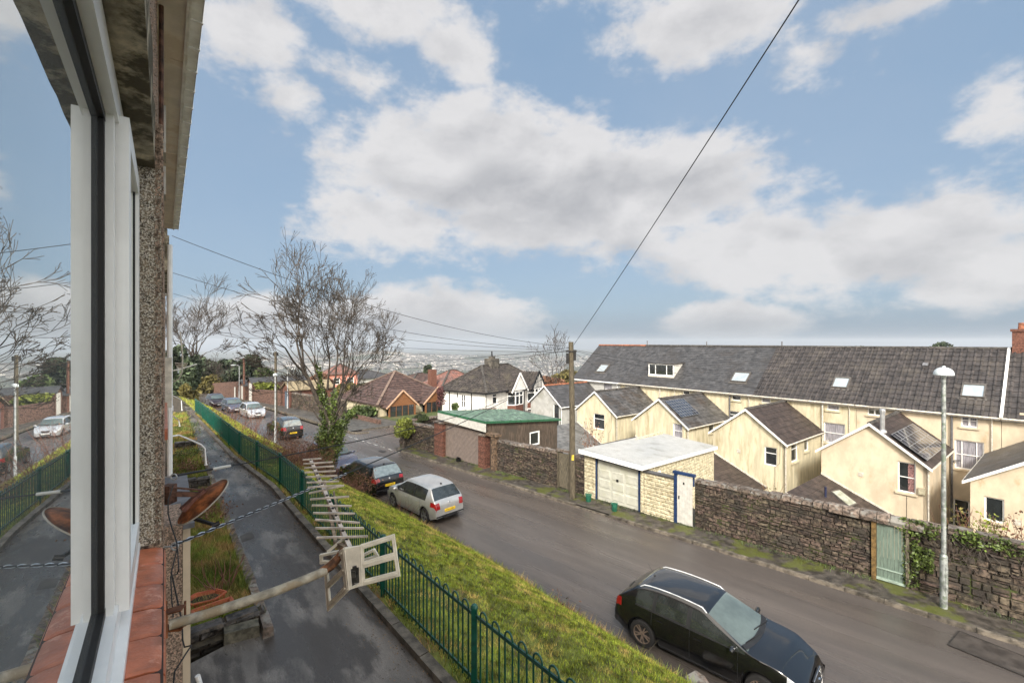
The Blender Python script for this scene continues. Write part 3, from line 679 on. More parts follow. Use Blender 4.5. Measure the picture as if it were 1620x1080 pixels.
def win(M, fn, x0, x1, z0, z1, parent, depth=.1, style='sash', frame=None, glass=None, sill=None, curtain=None, fw=.06, extra=None, label=None):
    """fn(x, z, d): wall coordinates to frame-M coordinates. Window frame set back `depth`, pane and sill as sub-parts."""
    frame = frame or M_upvc; glass = glass or M_glass
    def bx(mb, xa, xb, za, zb, d0, d1):
        mb.hexa([fn(xa, za, d0), fn(xb, za, d0), fn(xb, za, d1), fn(xa, za, d1)], [fn(xa, zb, d0), fn(xb, zb, d0), fn(xb, zb, d1), fn(xa, zb, d1)])
    d0, d1 = depth - .03, depth + .03
    mb = MB(M)
    bx(mb, x0, x0 + fw, z0, z1, d0, d1); bx(mb, x1 - fw, x1, z0, z1, d0, d1); bx(mb, x0 + fw, x1 - fw, z0, z0 + fw, d0, d1); bx(mb, x0 + fw, x1 - fw, z1 - fw, z1, d0, d1)
    w = x1 - x0; h = z1 - z0; b = fw * .6
    if style == 'sash': bx(mb, x0 + fw, x1 - fw, z0 + h * .5 - b / 2, z0 + h * .5 + b / 2, d0 - .004, d1)
    if style == 'two': bx(mb, x0 + w / 2 - b, x0 + w / 2 + b, z0 + fw, z1 - fw, d0 - .004, d1)
    if style == 'four':
        bx(mb, x0 + w / 2 - b, x0 + w / 2 + b, z0 + fw, z1 - fw, d0 - .004, d1)
        bx(mb, x0 + fw, x1 - fw, z0 + h * .5 - b / 3, z0 + h * .5 + b / 3, d0, d1 - .004)
    if style == 'top': bx(mb, x0 + fw, x1 - fw, z0 + h * .66 - b / 2, z0 + h * .66 + b / 2, d0 - .004, d1)
    if style == 'three':
        for t in (.25, .75): bx(mb, x0 + w * t - b / 2, x0 + w * t + b / 2, z0 + fw, z1 - fw, d0 - .004, d1)
        bx(mb, x0 + fw, x1 - fw, z0 + h * .5 - b / 2, z0 + h * .5 + b / 2, d0, d1 - .004)
    if style == 'triple':
        for t in (.28, .72): bx(mb, x0 + w * t - b / 2, x0 + w * t + b / 2, z0 + fw, z1 - fw, d0 - .004, d1)
    f = mb.build('window', frame, parent, label=label)
    mb = MB(M); mb.poly([fn(x0 + fw * .5, z0 + fw * .5, depth + .012), fn(x1 - fw * .5, z0 + fw * .5, depth + .012), fn(x1 - fw * .5, z1 - fw * .5, depth + .012), fn(x0 + fw * .5, z1 - fw * .5, depth + .012)])
    half = curtain is not None and 'red' in curtain.name
    mb.build('pane', glass if (not curtain or half) else curtain, f)
    if half: mb = MB(M); bx(mb, x0 + fw, x0 + w * .45, z0 + fw, z1 - fw, depth + .004, depth + .009); mb.build('curtain', curtain, f)
    if curtain and False: pass
    if sill:
        mb = MB(M); bx(mb, x0 - .08, x1 + .08, z0 - .1, z0 - .002, -.09, depth - .032); mb.build('sill', sill, f)
    return f
# ------------------------------------------------------------------ the terrace behind the wall
RM, RG, ZE, ZR, RRID = 36.5, 30.2, -4.0, -.45, 40.9      # main wall, gable plane, eaves, ridge, ridge line
GB = -11.5
M_trimg = mat('grey_soil_pipe', (.12, .12, .125), rough=.5, world=True)
def ray_plane(u, v, M, p0, n):
    d = Vector(((u - 810) / 700, 1, (540 - v) / 700)); P0 = M @ Vector(p0); Nn = (M.to_3x3() @ Vector(n)); t = P0.dot(Nn) / d.dot(Nn)
    return M.inverted() @ (d * t)
eO = Vector((RM - .28, 0, ZE - .22)); eW = Vector((RRID, 0, ZR)) - Vector((eO.x, 0, eO.z)); HR = eW.length; eWn = eW.normalized(); eN = Vector((-eWn.z, 0, eWn.x))
def roofp(s, h, n=0.0): return tuple(Vector((eO.x, s, eO.z)) + eWn * h + eN * n)
def on_roof(u, v):
    p = ray_plane(u, v, RS, eO, eN); return p.y, (p - Vector((eO.x, p.y, eO.z))).dot(eWn)
def rbox(mb, s0, s1, h0, h1, n0, n1):
    mb.hexa([roofp(s0, h0, n0), roofp(s1, h0, n0), roofp(s1, h1, n0), roofp(s0, h1, n0)], [roofp(s0, h0, n1), roofp(s1, h0, n1), roofp(s1, h1, n1), roofp(s0, h1, n1)])
def terrace_house(s0, s1, sc, label, wallm, roofm, rstyle, wstyle, wroofm, main_w, gab_w, side_w, sky, lean=None, rg=RG, hw=2.28, zwe=-6.2, zwr=-4.5, redridge=False, course=.42, dormer=None, wridge=None, tw=.33, wcourse=.34, gutter=M_upvcd, seed=0):
    rnd = random.Random(seed)
    H = empty('terraced_house', RS @ Vector((RM, (s0 + s1) / 2, GB)), math.atan2(.616, .787), label, 'house')
    fm = lambda x, z, d: (RM + d, x, z)
    # wall with openings
    holes = []; wins = []
    for (u0, u1, v0, v1, st, cur) in main_w:
        a, zt1 = onR(u0, v0, RM); b, zb1 = onR(u1, v1, RM); a2, zt2 = onR(u1, v0, RM)
        x0, x1 = min(a, b), max(a, b); z0 = zb1; z1 = (zt1 + zt2) / 2
        x0 = max(x0, s0 + .1); x1 = min(x1, s1 - .1)
        holes.append([(x0, z0), (x1, z0), (x1, z1), (x0, z1)]); wins.append((x0, x1, z0, z1, st, cur))
    mb = MB(RS); mb.plate(fm, [(s0, GB), (s1, GB), (s1, ZE - .02), (s0, ZE - .02)], holes, .16)
    mb.box(RM + .17, RM + .2, s0 + .01, s1 - .01, GB, ZE - .1)       # dark lining behind openings
    r2 = 2 * RRID - RM
    mb.poly([(r2, s0, GB), (r2, s1, GB), (r2, s1, ZE), (r2, s0, ZE)])
    for s_ in (s0 + .003, s1 - .003): mb.poly([(RM, s_, GB), (r2, s_, GB), (r2, s_, ZE), (RRID, s_, ZR - .08), (RM, s_, ZE)])
    mb.build('wall', wallm, H)
    for (x0, x1, z0, z1, st, cur) in wins:
        win(RS, fm, x0, x1, z0, z1, H, .1, st, sill=wallm if st != 'door' else None, curtain=cur, fw=.065 if st != 'door' else .1, frame=M_upvc if st != 'door' else M_upvcd)
    # roof
    mb = MB(RS)
    mb.hexa([roofp(s0, 0, -.06), roofp(s1, 0, -.06), roofp(s1, HR, -.06), roofp(s0, HR, -.06)], [roofp(s0, 0, -.002), roofp(s1, 0, -.002), roofp(s1, HR, -.002), roofp(s0, HR, -.002)])
    mb.hexa([(r2, s0, ZE - .2), (r2, s1, ZE - .2), (RRID, s1, ZR - .06), (RRID, s0, ZR - .06)], [(r2 + .25, s0, ZE - .2), (r2 + .25, s1, ZE - .2), (RRID, s1, ZR), (RRID, s0, ZR)])
    tiles(mb, (eO.x, s0, eO.z), (0, 1, 0), eWn, s1 - s0, HR, course, tw, rstyle, rnd=rnd)
    R_ = mb.build('roof', roofm, H)
    mb = MB(RS); t = s0
    while t < s1 - .05:
        l = min(.45, s1 - t); 
        mb.prism([(RRID - .13, t + .006, ZR - .03), (RRID - .08, t + .006, ZR + .07), (RRID, t + .006, ZR + .11), (RRID + .08, t + .006, ZR + .07), (RRID + .13, t + .006, ZR - .03)], (0, l - .012, rnd.uniform(-.006, .006))); t += l
    mb.build('ridge_tiles', M_redtile if redridge else M_ridge, R_)
    mb = MB(RS); mb.tube([(eO.x - .05, s0 + .01, eO.z - .03), (eO.x - .05, s1 - .01, eO.z - .03)], .058, 6); mb.box(eO.x + .03, eO.x + .055, s0, s1, eO.z - .16, eO.z - .02)
    mb.build('gutter', gutter, R_)
    mb = MB(RS); sp = s0 + .35; mb.tube([(eO.x - .04, sp, eO.z - .05), (RM - .07, sp, eO.z - .35), (RM - .07, sp, GB)], .038, 6); mb.build('downpipe', gutter, H)
    for (u, v, w_, h_) in sky:
        s_, h = on_roof(u, v); s_ = max(s0 + w_ / 2 + .1, min(s1 - w_ / 2 - .1, s_))
        mb = MB(RS); f_ = .07
        rbox(mb, s_ - w_ / 2, s_ - w_ / 2 + f_, h - h_ / 2, h + h_ / 2, 0, .13); rbox(mb, s_ + w_ / 2 - f_, s_ + w_ / 2, h - h_ / 2, h + h_ / 2, 0, .13)
        rbox(mb, s_ - w_ / 2 + f_, s_ + w_ / 2 - f_, h - h_ / 2, h - h_ / 2 + f_, 0, .13); rbox(mb, s_ - w_ / 2 + f_, s_ + w_ / 2 - f_, h + h_ / 2 - f_ * 1.6, h + h_ / 2, 0, .15)
        rbox(mb, s_ - w_ / 2 - .1, s_ + w_ / 2 + .1, h - h_ / 2 - .2, h - h_ / 2 - .005, .02, .05)
        f = mb.build('roof_window', mat('roof_window_frame', (.10, .09, .08), rough=.5, world=True), R_)
        mb = MB(RS); mb.poly([roofp(s_ - w_ / 2 + .03, h - h_ / 2 + .03, .09), roofp(s_ + w_ / 2 - .03, h - h_ / 2 + .03, .09), roofp(s_ + w_ / 2 - .03, h + h_ / 2 - .03, .09), roofp(s_ - w_ / 2 + .03, h + h_ / 2 - .03, .09)])
        mb.build('pane', M_glassb, f)
    if dormer:
        sA, hA = on_roof(1022, 600); sB, _ = on_roof(1062, 604)
        h0 = 1.35; rr = Vector(roofp(0, h0)); z0 = rr.z; r0 = rr.x; zt_ = z0 + 1.25; hb = h0; 
        # flat roofed dormer: cheeks run back into the slope
        rb = r0 + 1.25 * eWn.x / eWn.z * 1.05
        s_l, s_r = max(sA, sB), min(sA, sB)
        mb = MB(RS)
        for q in (s_l, s_r): mb.prism([(r0, q, z0 - .1), (r0, q, zt_), (rb, q, zt_)], (0, .05 if q == s_r else -.05, 0))
        D = mb.build('dormer', M_wpaint, H)
        mb = MB(RS); mb.hexa([(r0 - .15, s_r - .12, zt_ + .003), (rb + .3, s_r - .12, zt_ + .08), (rb + .3, s_l + .12, zt_ + .08), (r0 - .15, s_l + .12, zt_ + .003)], [(r0 - .15, s_r - .12, zt_ + .07), (rb + .3, s_r - .12, zt_ + .16), (rb + .3, s_l + .12, zt_ + .16), (r0 - .15, s_l + .12, zt_ + .07)])
        mb.build('dormer_roof', M_slated, D)
        fd = lambda x, z, d: (r0 + d, x, z)
        win(RS, fd, s_r + .02, s_l - .02, z0 + .12, zt_ - .03, D, .02, 'triple', fw=.09)
        mb = MB(RS); mb.box(r0 - .06, r0 + .04, s_r, s_l, z0 - .08, z0 + .115); mb.build('sill', M_upvcd, D)
    # rear wing
    g0, g1 = sc - hw, sc + hw; slope = Vector((0, -hw - .18, zwe - zwr)); 
    k = (zwr - zwe) / hw
    fg = lambda x, z, d: (rg + d, x, z)
    holes = []; gw = []
    for (u0, u1, v0, v1, st, cur) in gab_w:
        a, _ = onR(u0, v0, rg); b, zb1 = onR(u1, v1, rg); _, za = onR((u0 + u1) / 2, v0, rg); _, zb1 = onR((u0 + u1) / 2, v1, rg)
        x0, x1 = max(g0 + .08, min(a, b)), max(a, b)
        holes.append([(x0, zb1), (x1, zb1), (x1, za), (x0, za)]); gw.append((x0, x1, zb1, za, st, cur))
    mb = MB(RS); mb.plate(fg, [(g0, GB), (g1, GB), (g1, zwe), (sc, zwr), (g0, zwe)], holes, .16)
    mb.poly([(rg + .17, g0 + .02, GB), (rg + .17, g1 - .02, GB), (rg + .17, g1 - .02, zwe), (rg + .17, sc, zwr - .03), (rg + .17, g0 + .02, zwe)])
    fs = lambda x, z, d: (x, g0 + d, z)
    holes = []; sw = []
    for (u0, u1, v0, v1, st, cur) in side_w:
        a, _ = onS(u0, v0, g0); b, _ = onS(u1, v1, g0); _, za = onS((u0 + u1) / 2, v0, g0); _, zb1 = onS((u0 + u1) / 2, v1, g0)
        x0, x1 = min(a, b), max(a, b); x0 = max(rg + .25, x0); x1 = min(RM - .15, x1)
        if x1 - x0 < .2: continue
        holes.append([(x0, zb1), (x1, zb1), (x1, za), (x0, za)]); sw.append((x0, x1, zb1, za, st, cur))
    mb.plate(fs, [(rg, GB), (RM - .003, GB), (RM - .003, zwe), (rg, zwe)], holes, .14)
    mb.box(rg + .02, RM - .01, g0 + .145, g0 + .16, GB, zwe - .1)
    mb.poly([(rg, g1, GB), (RM - .003, g1, GB), (RM - .003, g1, zwe), (rg, g1, zwe)])
    W_ = mb.build('rear_wing', wallm, H)
    for (x0, x1, z0, z1, st, cur) in gw: win(RS, fg, x0, x1, z0, z1, W_, .1, st, sill=M_cream2 if wallm is M_cream2 else None, curtain=cur, fw=.06)
    for (x0, x1, z0, z1, st, cur) in sw: win(RS, fs, x0, x1, z0, z1, W_, .1, st, sill=wallm, curtain=cur, fw=.05)
    mb = MB(RS); rL = RM - (rg - .18) - .01; 
    for sg in (-1, 1):
        O = Vector((rg - .18, sc + sg * (hw + .2), zwe - .2 * k)); Wv = Vector((0, -sg * (hw + .2), zwr + .05 - O.z)); Hh = Wv.length; Wn = Wv.normalized()
        slab(mb, O, (1, 0, 0), Wn, rL, Hh, .05, .002); tiles(mb, O, (1, 0, 0), Wn, rL, Hh, wcourse, .34 if wstyle != 'slate' else .28, wstyle, rnd=rnd)
    WR = mb.build('wing_roof', wroofm, H)
    mb = MB(RS); t = rg - .2
    while t < RM - .05:
        l = min(.42, RM - t); mb.prism([(t + .006, sc - .12, zwr + .03), (t + .006, sc - .07, zwr + .13), (t + .006, sc, zwr + .16), (t + .006, sc + .07, zwr + .13), (t + .006, sc + .12, zwr + .03)], (l - .012, 0, 0)); t += l
    mb.build('ridge_tiles', wridge or M_ridge, WR)
    mb = MB(RS)
    for sg in (-1, 1):
        a = Vector((rg - .20, sc + sg * (hw + .24), zwe - .24 * k - .06)); b = Vector((rg - .20, sc, zwr + .0))
        mb.bar(a, b, .03, .17, up=(1, 0, 0)) if False else mb.prism([a + V(0, 0, -.06), a + V(0, 0, .07), b + V(0, 0, .09), b + V(0, 0, -.06)], (-.03, 0, 0))
    mb.build('bargeboard', M_upvc, WR)
    mb = MB(RS)
    for sg in (-1, 1):
        y = sc + sg * (hw + .22); z = zwe - .22 * k - .03
        mb.tube([(rg - .15, y, z), (RM - .02, y, z)], .05, 6)
    mb.tube([(rg - .02, g0 - .05, zwe - .15), (rg - .02, g0 - .06, zwe - .4), (rg + .0, g0 - .06, GB)], .038, 6)
    mb.build('gutter', gutter, WR)
    # services on the gable and in the corner by the main wall
    rs_ = random.Random(seed * 7 + 1)
    zv = rs_.uniform(-7.9, -7.3); yv = sc + rs_.uniform(.4, 1.2)
    mb = MB(RS); mb.box(rg - .03, rg - .002, yv - .11, yv + .11, zv - .11, zv + .11)
    for q_ in range(3): mb.box(rg - .036, rg - .031, yv - .09, yv + .09, zv - .07 + q_ * .06, zv - .05 + q_ * .06)
    mb.build('wall_vent', M_upvcd, W_)
    mb = MB(RS); yc = g0 + .25 + rs_.random() * .3; mb.tube([(rg - .012, yc, zwe - .02 + .1), (rg - .012, yc + .02, -7.6), (rg - .012, yc + .3, -7.9), (rg - .012, yc + .31, GB)], .009, 4); mb.build('wall_cable', M_cable, W_)
    mb = MB(RS); mb.tube([(RM - .12, g0 - .12, ZE - .3), (RM - .12, g0 - .12, GB)], .055, 8); mb.tube([(RM - .12, g0 - .12, -7.0), (RM - .12, g0 - .5, -6.9)], .04, 6); mb.build('soil_pipe', M_upvcd if seed % 2 else M_trimg, H)
    if lean:
        r0, sh, sl, zh, zl, lm, ls = lean
        mb = MB(RS)
        mb.hexa([(r0, sl, GB), (rg - .003, sl, GB), (rg - .003, sh, GB), (r0, sh, GB)], [(r0, sl, zl - .06), (rg - .003, sl, zl - .06), (rg - .003, sh, zh - .06), (r0, sh, zh - .06)])
        Lw = mb.build('lean_to', wallm, H)
        mb = MB(RS); O = Vector((r0 - .12, sl - .15, zl - .15 * (zh - zl) / (sh - sl))); Wv = Vector((0, sh - O.y, zh - O.z)); Hh = Wv.length
        slab(mb, O, (1, 0, 0), Wv.normalized(), rg - r0 + .11, Hh, .05, .002); tiles(mb, O, (1, 0, 0), Wv.normalized(), rg - r0 + .11, Hh, .33, .33, ls, rnd=rnd)
        mb.build('roof', lm, Lw)
        mb = MB(RS); mb.prism([(rg - .07, O.y, O.z + .02), (rg - .07, sh, zh + .02), (rg - .07, sh, zh + .10), (rg - .07, O.y, O.z + .10)], (.06, 0, 0))
        mb.prism([(r0 - .14, O.y, O.z - .07), (r0 - .14, sh, zh - .07), (r0 - .14, sh, zh + .05), (r0 - .14, O.y, O.z + .05)], (-.03, 0, 0)); mb.build('verge_board', gutter, Lw)
        H['lean'] = 1; del H['lean']
        return H, WR, R_, Lw, (O, Wv.normalized())
    return H, WR, R_, None, None
LEAN = lambda sc, m, st, zh=-7.75, zl=-9.25: (25.2, sc + 2.28, sc - 1.1, zh, zl, m, st)
hZ, wrZ, rZ, _, _ = terrace_house(-4.0, 2.58, .4, 'peach rendered house at the right edge of the terrace with a brick chimney', M_cream2, M_tile, 'roman', 'slate', M_slated,
    [(1613, 1640, 654, 671, 'sash', None)], [(1557, 1589, 787, 825, 'one', None)], [], [], None, seed=1, zwe=-6.2, rg=28.8, hw=2.6)
hA, wrA, rA, leA, pA = terrace_house(2.6, 9.13, 6.95, 'peach terraced house whose rear wing carries the silver framed solar panel', M_cream2, M_tile, 'roman', 'slate', M_tilel,
    [(1520, 1547, 655, 677, 'four', M_curtain), (1510, 1557, 697, 747, 'three', M_curtain), (1508, 1534, 790, 850, 'top', None), (1372, 1395, 640, 658, 'four', None)],
    [(1420, 1449, 731, 779, 'sash', M_curtr)], [], [(1540, 619, 1.0, 1.15)], LEAN(6.95, M_tilel, 'slate'), seed=2)
hB, wrB, rB, leB, pB = terrace_house(9.15, 15.68, 13.45, 'cream terraced house whose plain rear wing stands right of the white roofed garage', M_creamy, M_tile, 'roman', 'slate', M_tilel,
    [(1308, 1328, 634, 650, 'sash', M_curtain), (1303, 1337, 669, 704, 'sash', M_curtain), (1204, 1219, 624, 638, 'one', M_curtain)],
    [(1209, 1229, 707, 736, 'top', None)], [(1252, 1262.7, 700, 730, 'top', None), (1272.5, 1280, 687, 713, 'top', None)], [(1331, 606, .95, 1.1)], LEAN(13.45, M_tilel, 'slate'), seed=3, wcourse=.4)
hC, wrC, rC, leC, pC = terrace_house(15.7, 22.18, 19.95, 'pale yellow terraced house with a dark solar array on its slate rear wing', M_creamy, M_slate, 'slate', 'slate', M_slated,
    [(1157, 1172, 621, 634, 'one', None), (1080, 1091, 613, 625, 'one', None), (1153, 1171, 650, 663, 'sash', None)],
    [(1064.5, 1079.5, 670, 693, 'sash', M_curtain)], [(1121.5, 1131, 665, 684, 'top', None)], [(1172, 597, 1.3, 1.2)], LEAN(19.95, M_slated, 'slate'), seed=4, course=.24, tw=.28)
hD, wrD, rD, leD, pD = terrace_house(22.2, 28.68, 26.45, 'cream terraced house with the white three light dormer in its slate roof', M_creamy, M_slate, 'slate', 'slate', M_slated,
    [(987.5, 998, 604.5, 612.5, 'two', None), (960, 966, 618, 640, 'sash', None)],
    [(938.7, 956, 654.5, 678.5, 'top', None)], [], [], LEAN(26.45, M_slatel, 'slate', zh=-7.5), seed=5, course=.24, tw=.28, dormer=True)
hE, wrE, rE, leE, pE = terrace_house(28.7, 35.3, 33.1, 'grey rendered end house of the terrace with orange ridge tiles', M_grey, M_slate, 'slate', 'slate', M_slate,
    [(954, 968, 602, 617, 'one', M_curtain), (910, 916, 596, 603.5, 'two', None)],
    [(875, 884, 639, 676, 'one', None)], [], [(954, 583, 1.2, 1.25)], None, seed=6, course=.24, tw=.28, redridge=True, wridge=M_redtile, gutter=M_upvc)
# white verge between the two right houses, chimney, vents, flue, solar panels, meter
mb = MB(RS); rbox(mb, 2.52, 2.64, -.05, HR, .0, .12); mb.build('verge_board', M_upvc, rA)
mb = MB(RS); mb.box(40.55, 41.35, 1.15, 2.45, ZR - .5, ZR + 1.05); mb.box(40.48, 41.42, 1.08, 2.52, ZR + 1.05, ZR + 1.2)
ch = mb.build('chimney', M_brick, rZ)
for q in (1.5, 2.1):
    mb = MB(RS); mb.lathe((40.95, q, ZR + 1.2), (0, 0, 1), [(.15, 0), (.14, .1), (.12, .3), (.13, .32), (.13, .38), (.09, .38)], 10); mb.build('chimney_pot', M_redtile, ch)
for (u, R__, hh) in ((1024, rE, .55), (1118, rD, .45), (1237, rC, .45)):
    s_, _ = onR(u, 545, RRID); mb = MB(RS); mb.tube([(RRID, s_, ZR - .02), (RRID, s_, ZR + hh)], .05, 6); mb.build('vent_pipe', M_lead, R__)
s_, h_ = on_roof(1464, 578); mb = MB(RS); rbox(mb, s_ - .13, s_ + .13, h_ - .15, h_ + .15, .02, .13); mb.build('roof_vent', M_lead, rA)
def wing_plane(sc, sg, hw=2.28, zwe=-6.2, zwr=-4.5, rg=RG):
    k = (zwr - zwe) / hw; O = Vector((rg - .18, sc + sg * (hw + .2), zwe - .2 * k)); Wn = Vector((0, -sg * (hw + .2), zwr + .05 - O.z)).normalized(); N = Vector((1, 0, 0)).cross(Wn)
    if N.z < 0: N = -N
    return O, Vector((1, 0, 0)), Wn, N
def panel_on(parent, sc, corners, ncols, nrows, linem, gapn=.12):
    O, U, Wn, N = wing_plane(sc, -1)
    pts = [ray_plane(u, v, RS, O + N * gapn, N) for u, v in corners]
    xs = [(p - O).dot(U) for p in pts]; hs = [(p - O).dot(Wn) for p in pts]; x0, x1, h0, h1 = min(xs), max(xs), min(hs), max(hs)
    x0 = max(x0, .25); h1 = min(h1, 2.75); h0 = max(h0, .12)
    f = lambda x, h, n: tuple(O + U * x + Wn * h + N * n)
    def bx(mb, xa, xb, ha, hb, n0, n1): mb.hexa([f(xa, ha, n0), f(xb, ha, n0), f(xb, hb, n0), f(xa, hb, n0)], [f(xa, ha, n1), f(xb, ha, n1), f(xb, hb, n1), f(xa, hb, n1)])
    mb = MB(RS); bx(mb, x0, x1, h0, h1, gapn - .03, gapn); S = mb.build('solar_panel', M_pv, parent)
    mb = MB(RS); g = .022
    for i in range(ncols + 1): x = lerp(x0, x1, i / ncols); bx(mb, x - g / 2, x + g / 2, h0, h1, gapn + .001, gapn + .012)
    for j in range(nrows + 1): h = lerp(h0, h1, j / nrows); bx(mb, x0, x1, h - g / 2, h + g / 2, gapn + .002, gapn + .010)
    mb.build('frame_lines', linem, S)
panel_on(wrA, 6.95, [(1413, 692), (1444, 670), (1492, 708), (1468, 725)], 8, 4, M_alu, .16)
panel_on(wrC, 19.95, [(1052, 634), (1080, 629), (1103, 655), (1081, 659)], 8, 6, mat('panel_line', (.2, .21, .22), rough=.4, world=True), .10)
O, U, Wn, N = wing_plane(6.95, -1)
p = ray_plane(1396, 682, RS, O, N); mb = MB(RS); mb.tube([p - V(0, 0, .1), p + V(0, 0, 1.15)], .11, 10); mb.lathe(p + V(0, 0, 1.0), (0, 0, 1), [(.14, 0), (.14, .12), (.13, .2), (.05, .22)], 10); mb.lathe(p, (0, 0, 1), [(.2, -.05), (.18, .06), (.12, .1)], 10); mb.build('flue', M_alu, wrA)
s_, z_ = onR(1459, 776, RG); mb = MB(RS); mb.box(RG - .16, RG - .003, s_ - .12, s_ + .12, z_ - .16, z_ + .16); mb.build('meter_box', mat('beige_box', (.42, .38, .27), rough=.6, world=True), hA)
O, Wn = pA; N = Vector((1, 0, 0)).cross(Wn); N = -N if N.z < 0 else N
c_ = [ray_plane(u, v, RS, O + N * .08, N) for u, v in ((1314, 777), (1327, 774), (1357, 797), (1344, 802))]
mb = MB(RS); mb.prism([q - N * .06 for q in c_], N * .09); f = mb.build('roof_window', mat('roof_window_frame', (.10, .09, .08)), leA)
mb = MB(RS); cc = sum(c_, Vector()) / 4; mb.poly([lerp(q, cc, .13) + N * .036 for q in c_]); mb.build('pane', mat('old_rooflight', (.40, .42, .36), rough=.3, patch=(.2, .22, .16), pscale=3, world=True), f)
p = ray_plane(1306, 786, RS, O, N); mb = MB(RS); mb.tube([p - V(0, 0, .1), p + V(0, 0, .55)], .055, 8); mb.build('vent_pipe', mat('blue_pipe', (.02, .025, .06), rough=.4, world=True), leA)

# ------------------------------------------------------------------ white roofed garage
zg = lambda a: ZB(a)
G = empty('garage', AC @ Vector((17.5, (aL0 + aW0) / 2, zg(aD0))), 0, 'cream block garage with white corrugated flat roof and pale panelled door in a navy frame', 'garage')
aR = onC(1018, 730, 17.5)[0]
FLz, FRz = -5.16, -5.32
def blocks(mb, fn, x0, x1, z0f, z1, rh=.155, z1f=None, bl=.42, rnd=random.Random(3)):
    nr = 14
    for j in range(40):
        zt_ = z1 - j * rh; zb2 = zt_ - rh
        x = x0 - (.5 * (j % 2)) * bl
        while x < x1:
            xa, xb = max(x, x0), min(x + bl, x1)
            if xb - xa > .03 and zt_ > z0f((xa + xb) / 2) and (z1f is None or zt_ < z1f(xb)):
                zb3 = max(zb2, z0f((xa + xb) / 2) - .1); g = .006; o = .035 + rnd.uniform(-.012, .014)
                xm = (xa + xb) / 2; q = lambda s_: rnd.uniform(-s_, s_)
                b = [fn(xa + g, zb3 + g, 0), fn(xb - g, zb3 + g, 0), fn(xb - g, zt_ - g, 0), fn(xa + g, zt_ - g, 0)]
                tpo = [fn(xa + .04 + q(.015), zb3 + .035 + q(.01), -o + q(.008)), fn(xb - .04 + q(.015), zb3 + .035 + q(.01), -o + q(.008)), fn(xb - .04 + q(.015), zt_ - .035 + q(.01), -o + q(.008)), fn(xa + .04 + q(.015), zt_ - .035 + q(.01), -o + q(.008))]
                mb.hexa(b, tpo)
            x += bl
        if zt_ < -9: break
mb = MB(AC)
fF = lambda x, z, d: (17.5 + d, x, z)
cB = 25.2
zb_ = lambda a: ZB(a)
# structural box: left pier, side walls, back; the door opening is real
for (x0, x1) in ((aD0 + .02, aL0), (aR, aW0 - .06)):
    mb.box(17.504, 17.7, x0, x1, ZB(x0) - .3, FLz - .14 if x0 > aR + .5 else FRz - .12)
mb.box(17.7, cB, aL0 - .2, aL0 - .0, -9.5, -5.4); mb.hexa([(17.7, aR, -9.5), (cB, aR, -9.5), (cB, aR + .2, -9.5), (17.7, aR + .2, -9.5)], [(17.7, aR, -5.44), (cB, aR, -5.93), (cB, aR + .2, -5.93), (17.7, aR + .2, -5.44)]); mb.box(cB, cB + .2, aR, aL0, -9.5, -5.95)
mb.box(17.9, 18.0, aW0 - .06, aD0 + .02, -8.5, -5.4)
GW = mb.build('wall', M_block, G)
mb = MB(AC); blocks(mb, fF, aD0 + .03, aL0, ZB, FLz - .16); blocks(mb, fF, aR, aW0 - .07, ZB, FRz - .14)
mb.build('block_face', M_block, GW); mb = MB(AC)
fSd = lambda x, z, d: (x, aR + d, z)
blocks(mb, fSd, 17.5, cB, lambda x: -8.6, -5.45, z1f=lambda x: lerp(-5.42, -5.93, (x - 17.5) / (cB - 17.5)))
mb.build('block_face', M_block, GW)
mb = MB(AC); zt_ = -5.50
mb.box(17.47, 17.56, aD0 - .035, aD0 + .015, ZB(aD0) - .1, zt_ + .02); mb.box(17.47, 17.56, aW0 - .04, aW0 + .02, ZB(aW0) - .1, zt_ - .06); mb.hexa([(17.47, aW0 + .021, zt_ - .10), (17.56, aW0 + .021, zt_ - .10), (17.56, aD0 - .061, zt_ - .02), (17.47, aD0 - .061, zt_ - .02)], [(17.47, aW0 + .021, zt_ - .04), (17.56, aW0 + .021, zt_ - .04), (17.56, aD0 - .061, zt_ + .04), (17.47, aD0 - .061, zt_ + .04)])
mb.build('door_frame', M_blue, G)
mb = MB(AC); mb.box(17.58, 17.62, aW0 + .02, aD0 - .06, ZB(aW0) - .15, zt_); w_ = (aD0 - aW0 - .1) / 3
for k in range(3):
    for j in range(4):
        x0 = aW0 + .03 + k * w_ + .05; z0 = ZB(aW0) + .12 + j * .46
        if z0 + .38 > zt_ - .05: continue
        mb.hexa([(17.58, x0, z0), (17.58, x0 + w_ - .1, z0), (17.58, x0 + w_ - .1, z0 + .38), (17.58, x0, z0 + .38)], [(17.565, x0 + .03, z0 + .03), (17.565, x0 + w_ - .13, z0 + .03), (17.565, x0 + w_ - .13, z0 + .35), (17.565, x0 + .03, z0 + .35)])
D = mb.build('garage_door', M_garagedoor, G)
mb = MB(AC); mb.box(17.53, 17.58, (aW0 + aD0) / 2 - .05, (aW0 + aD0) / 2 + .05, -6.35, -6.25); mb.build('handle', M_black, D)
mb = MB(AC); q = lambda a, c, z: (c, a, z)
TL = [(17.22, aR - .12, FRz), (cB + .35, aR - .12, -5.87), (cB + .1, aL0 + .12, -5.55), (17.22, aL0 + .12, FLz)]
mb.hexa([(x, y, z - .05) for x, y, z in TL], TL)
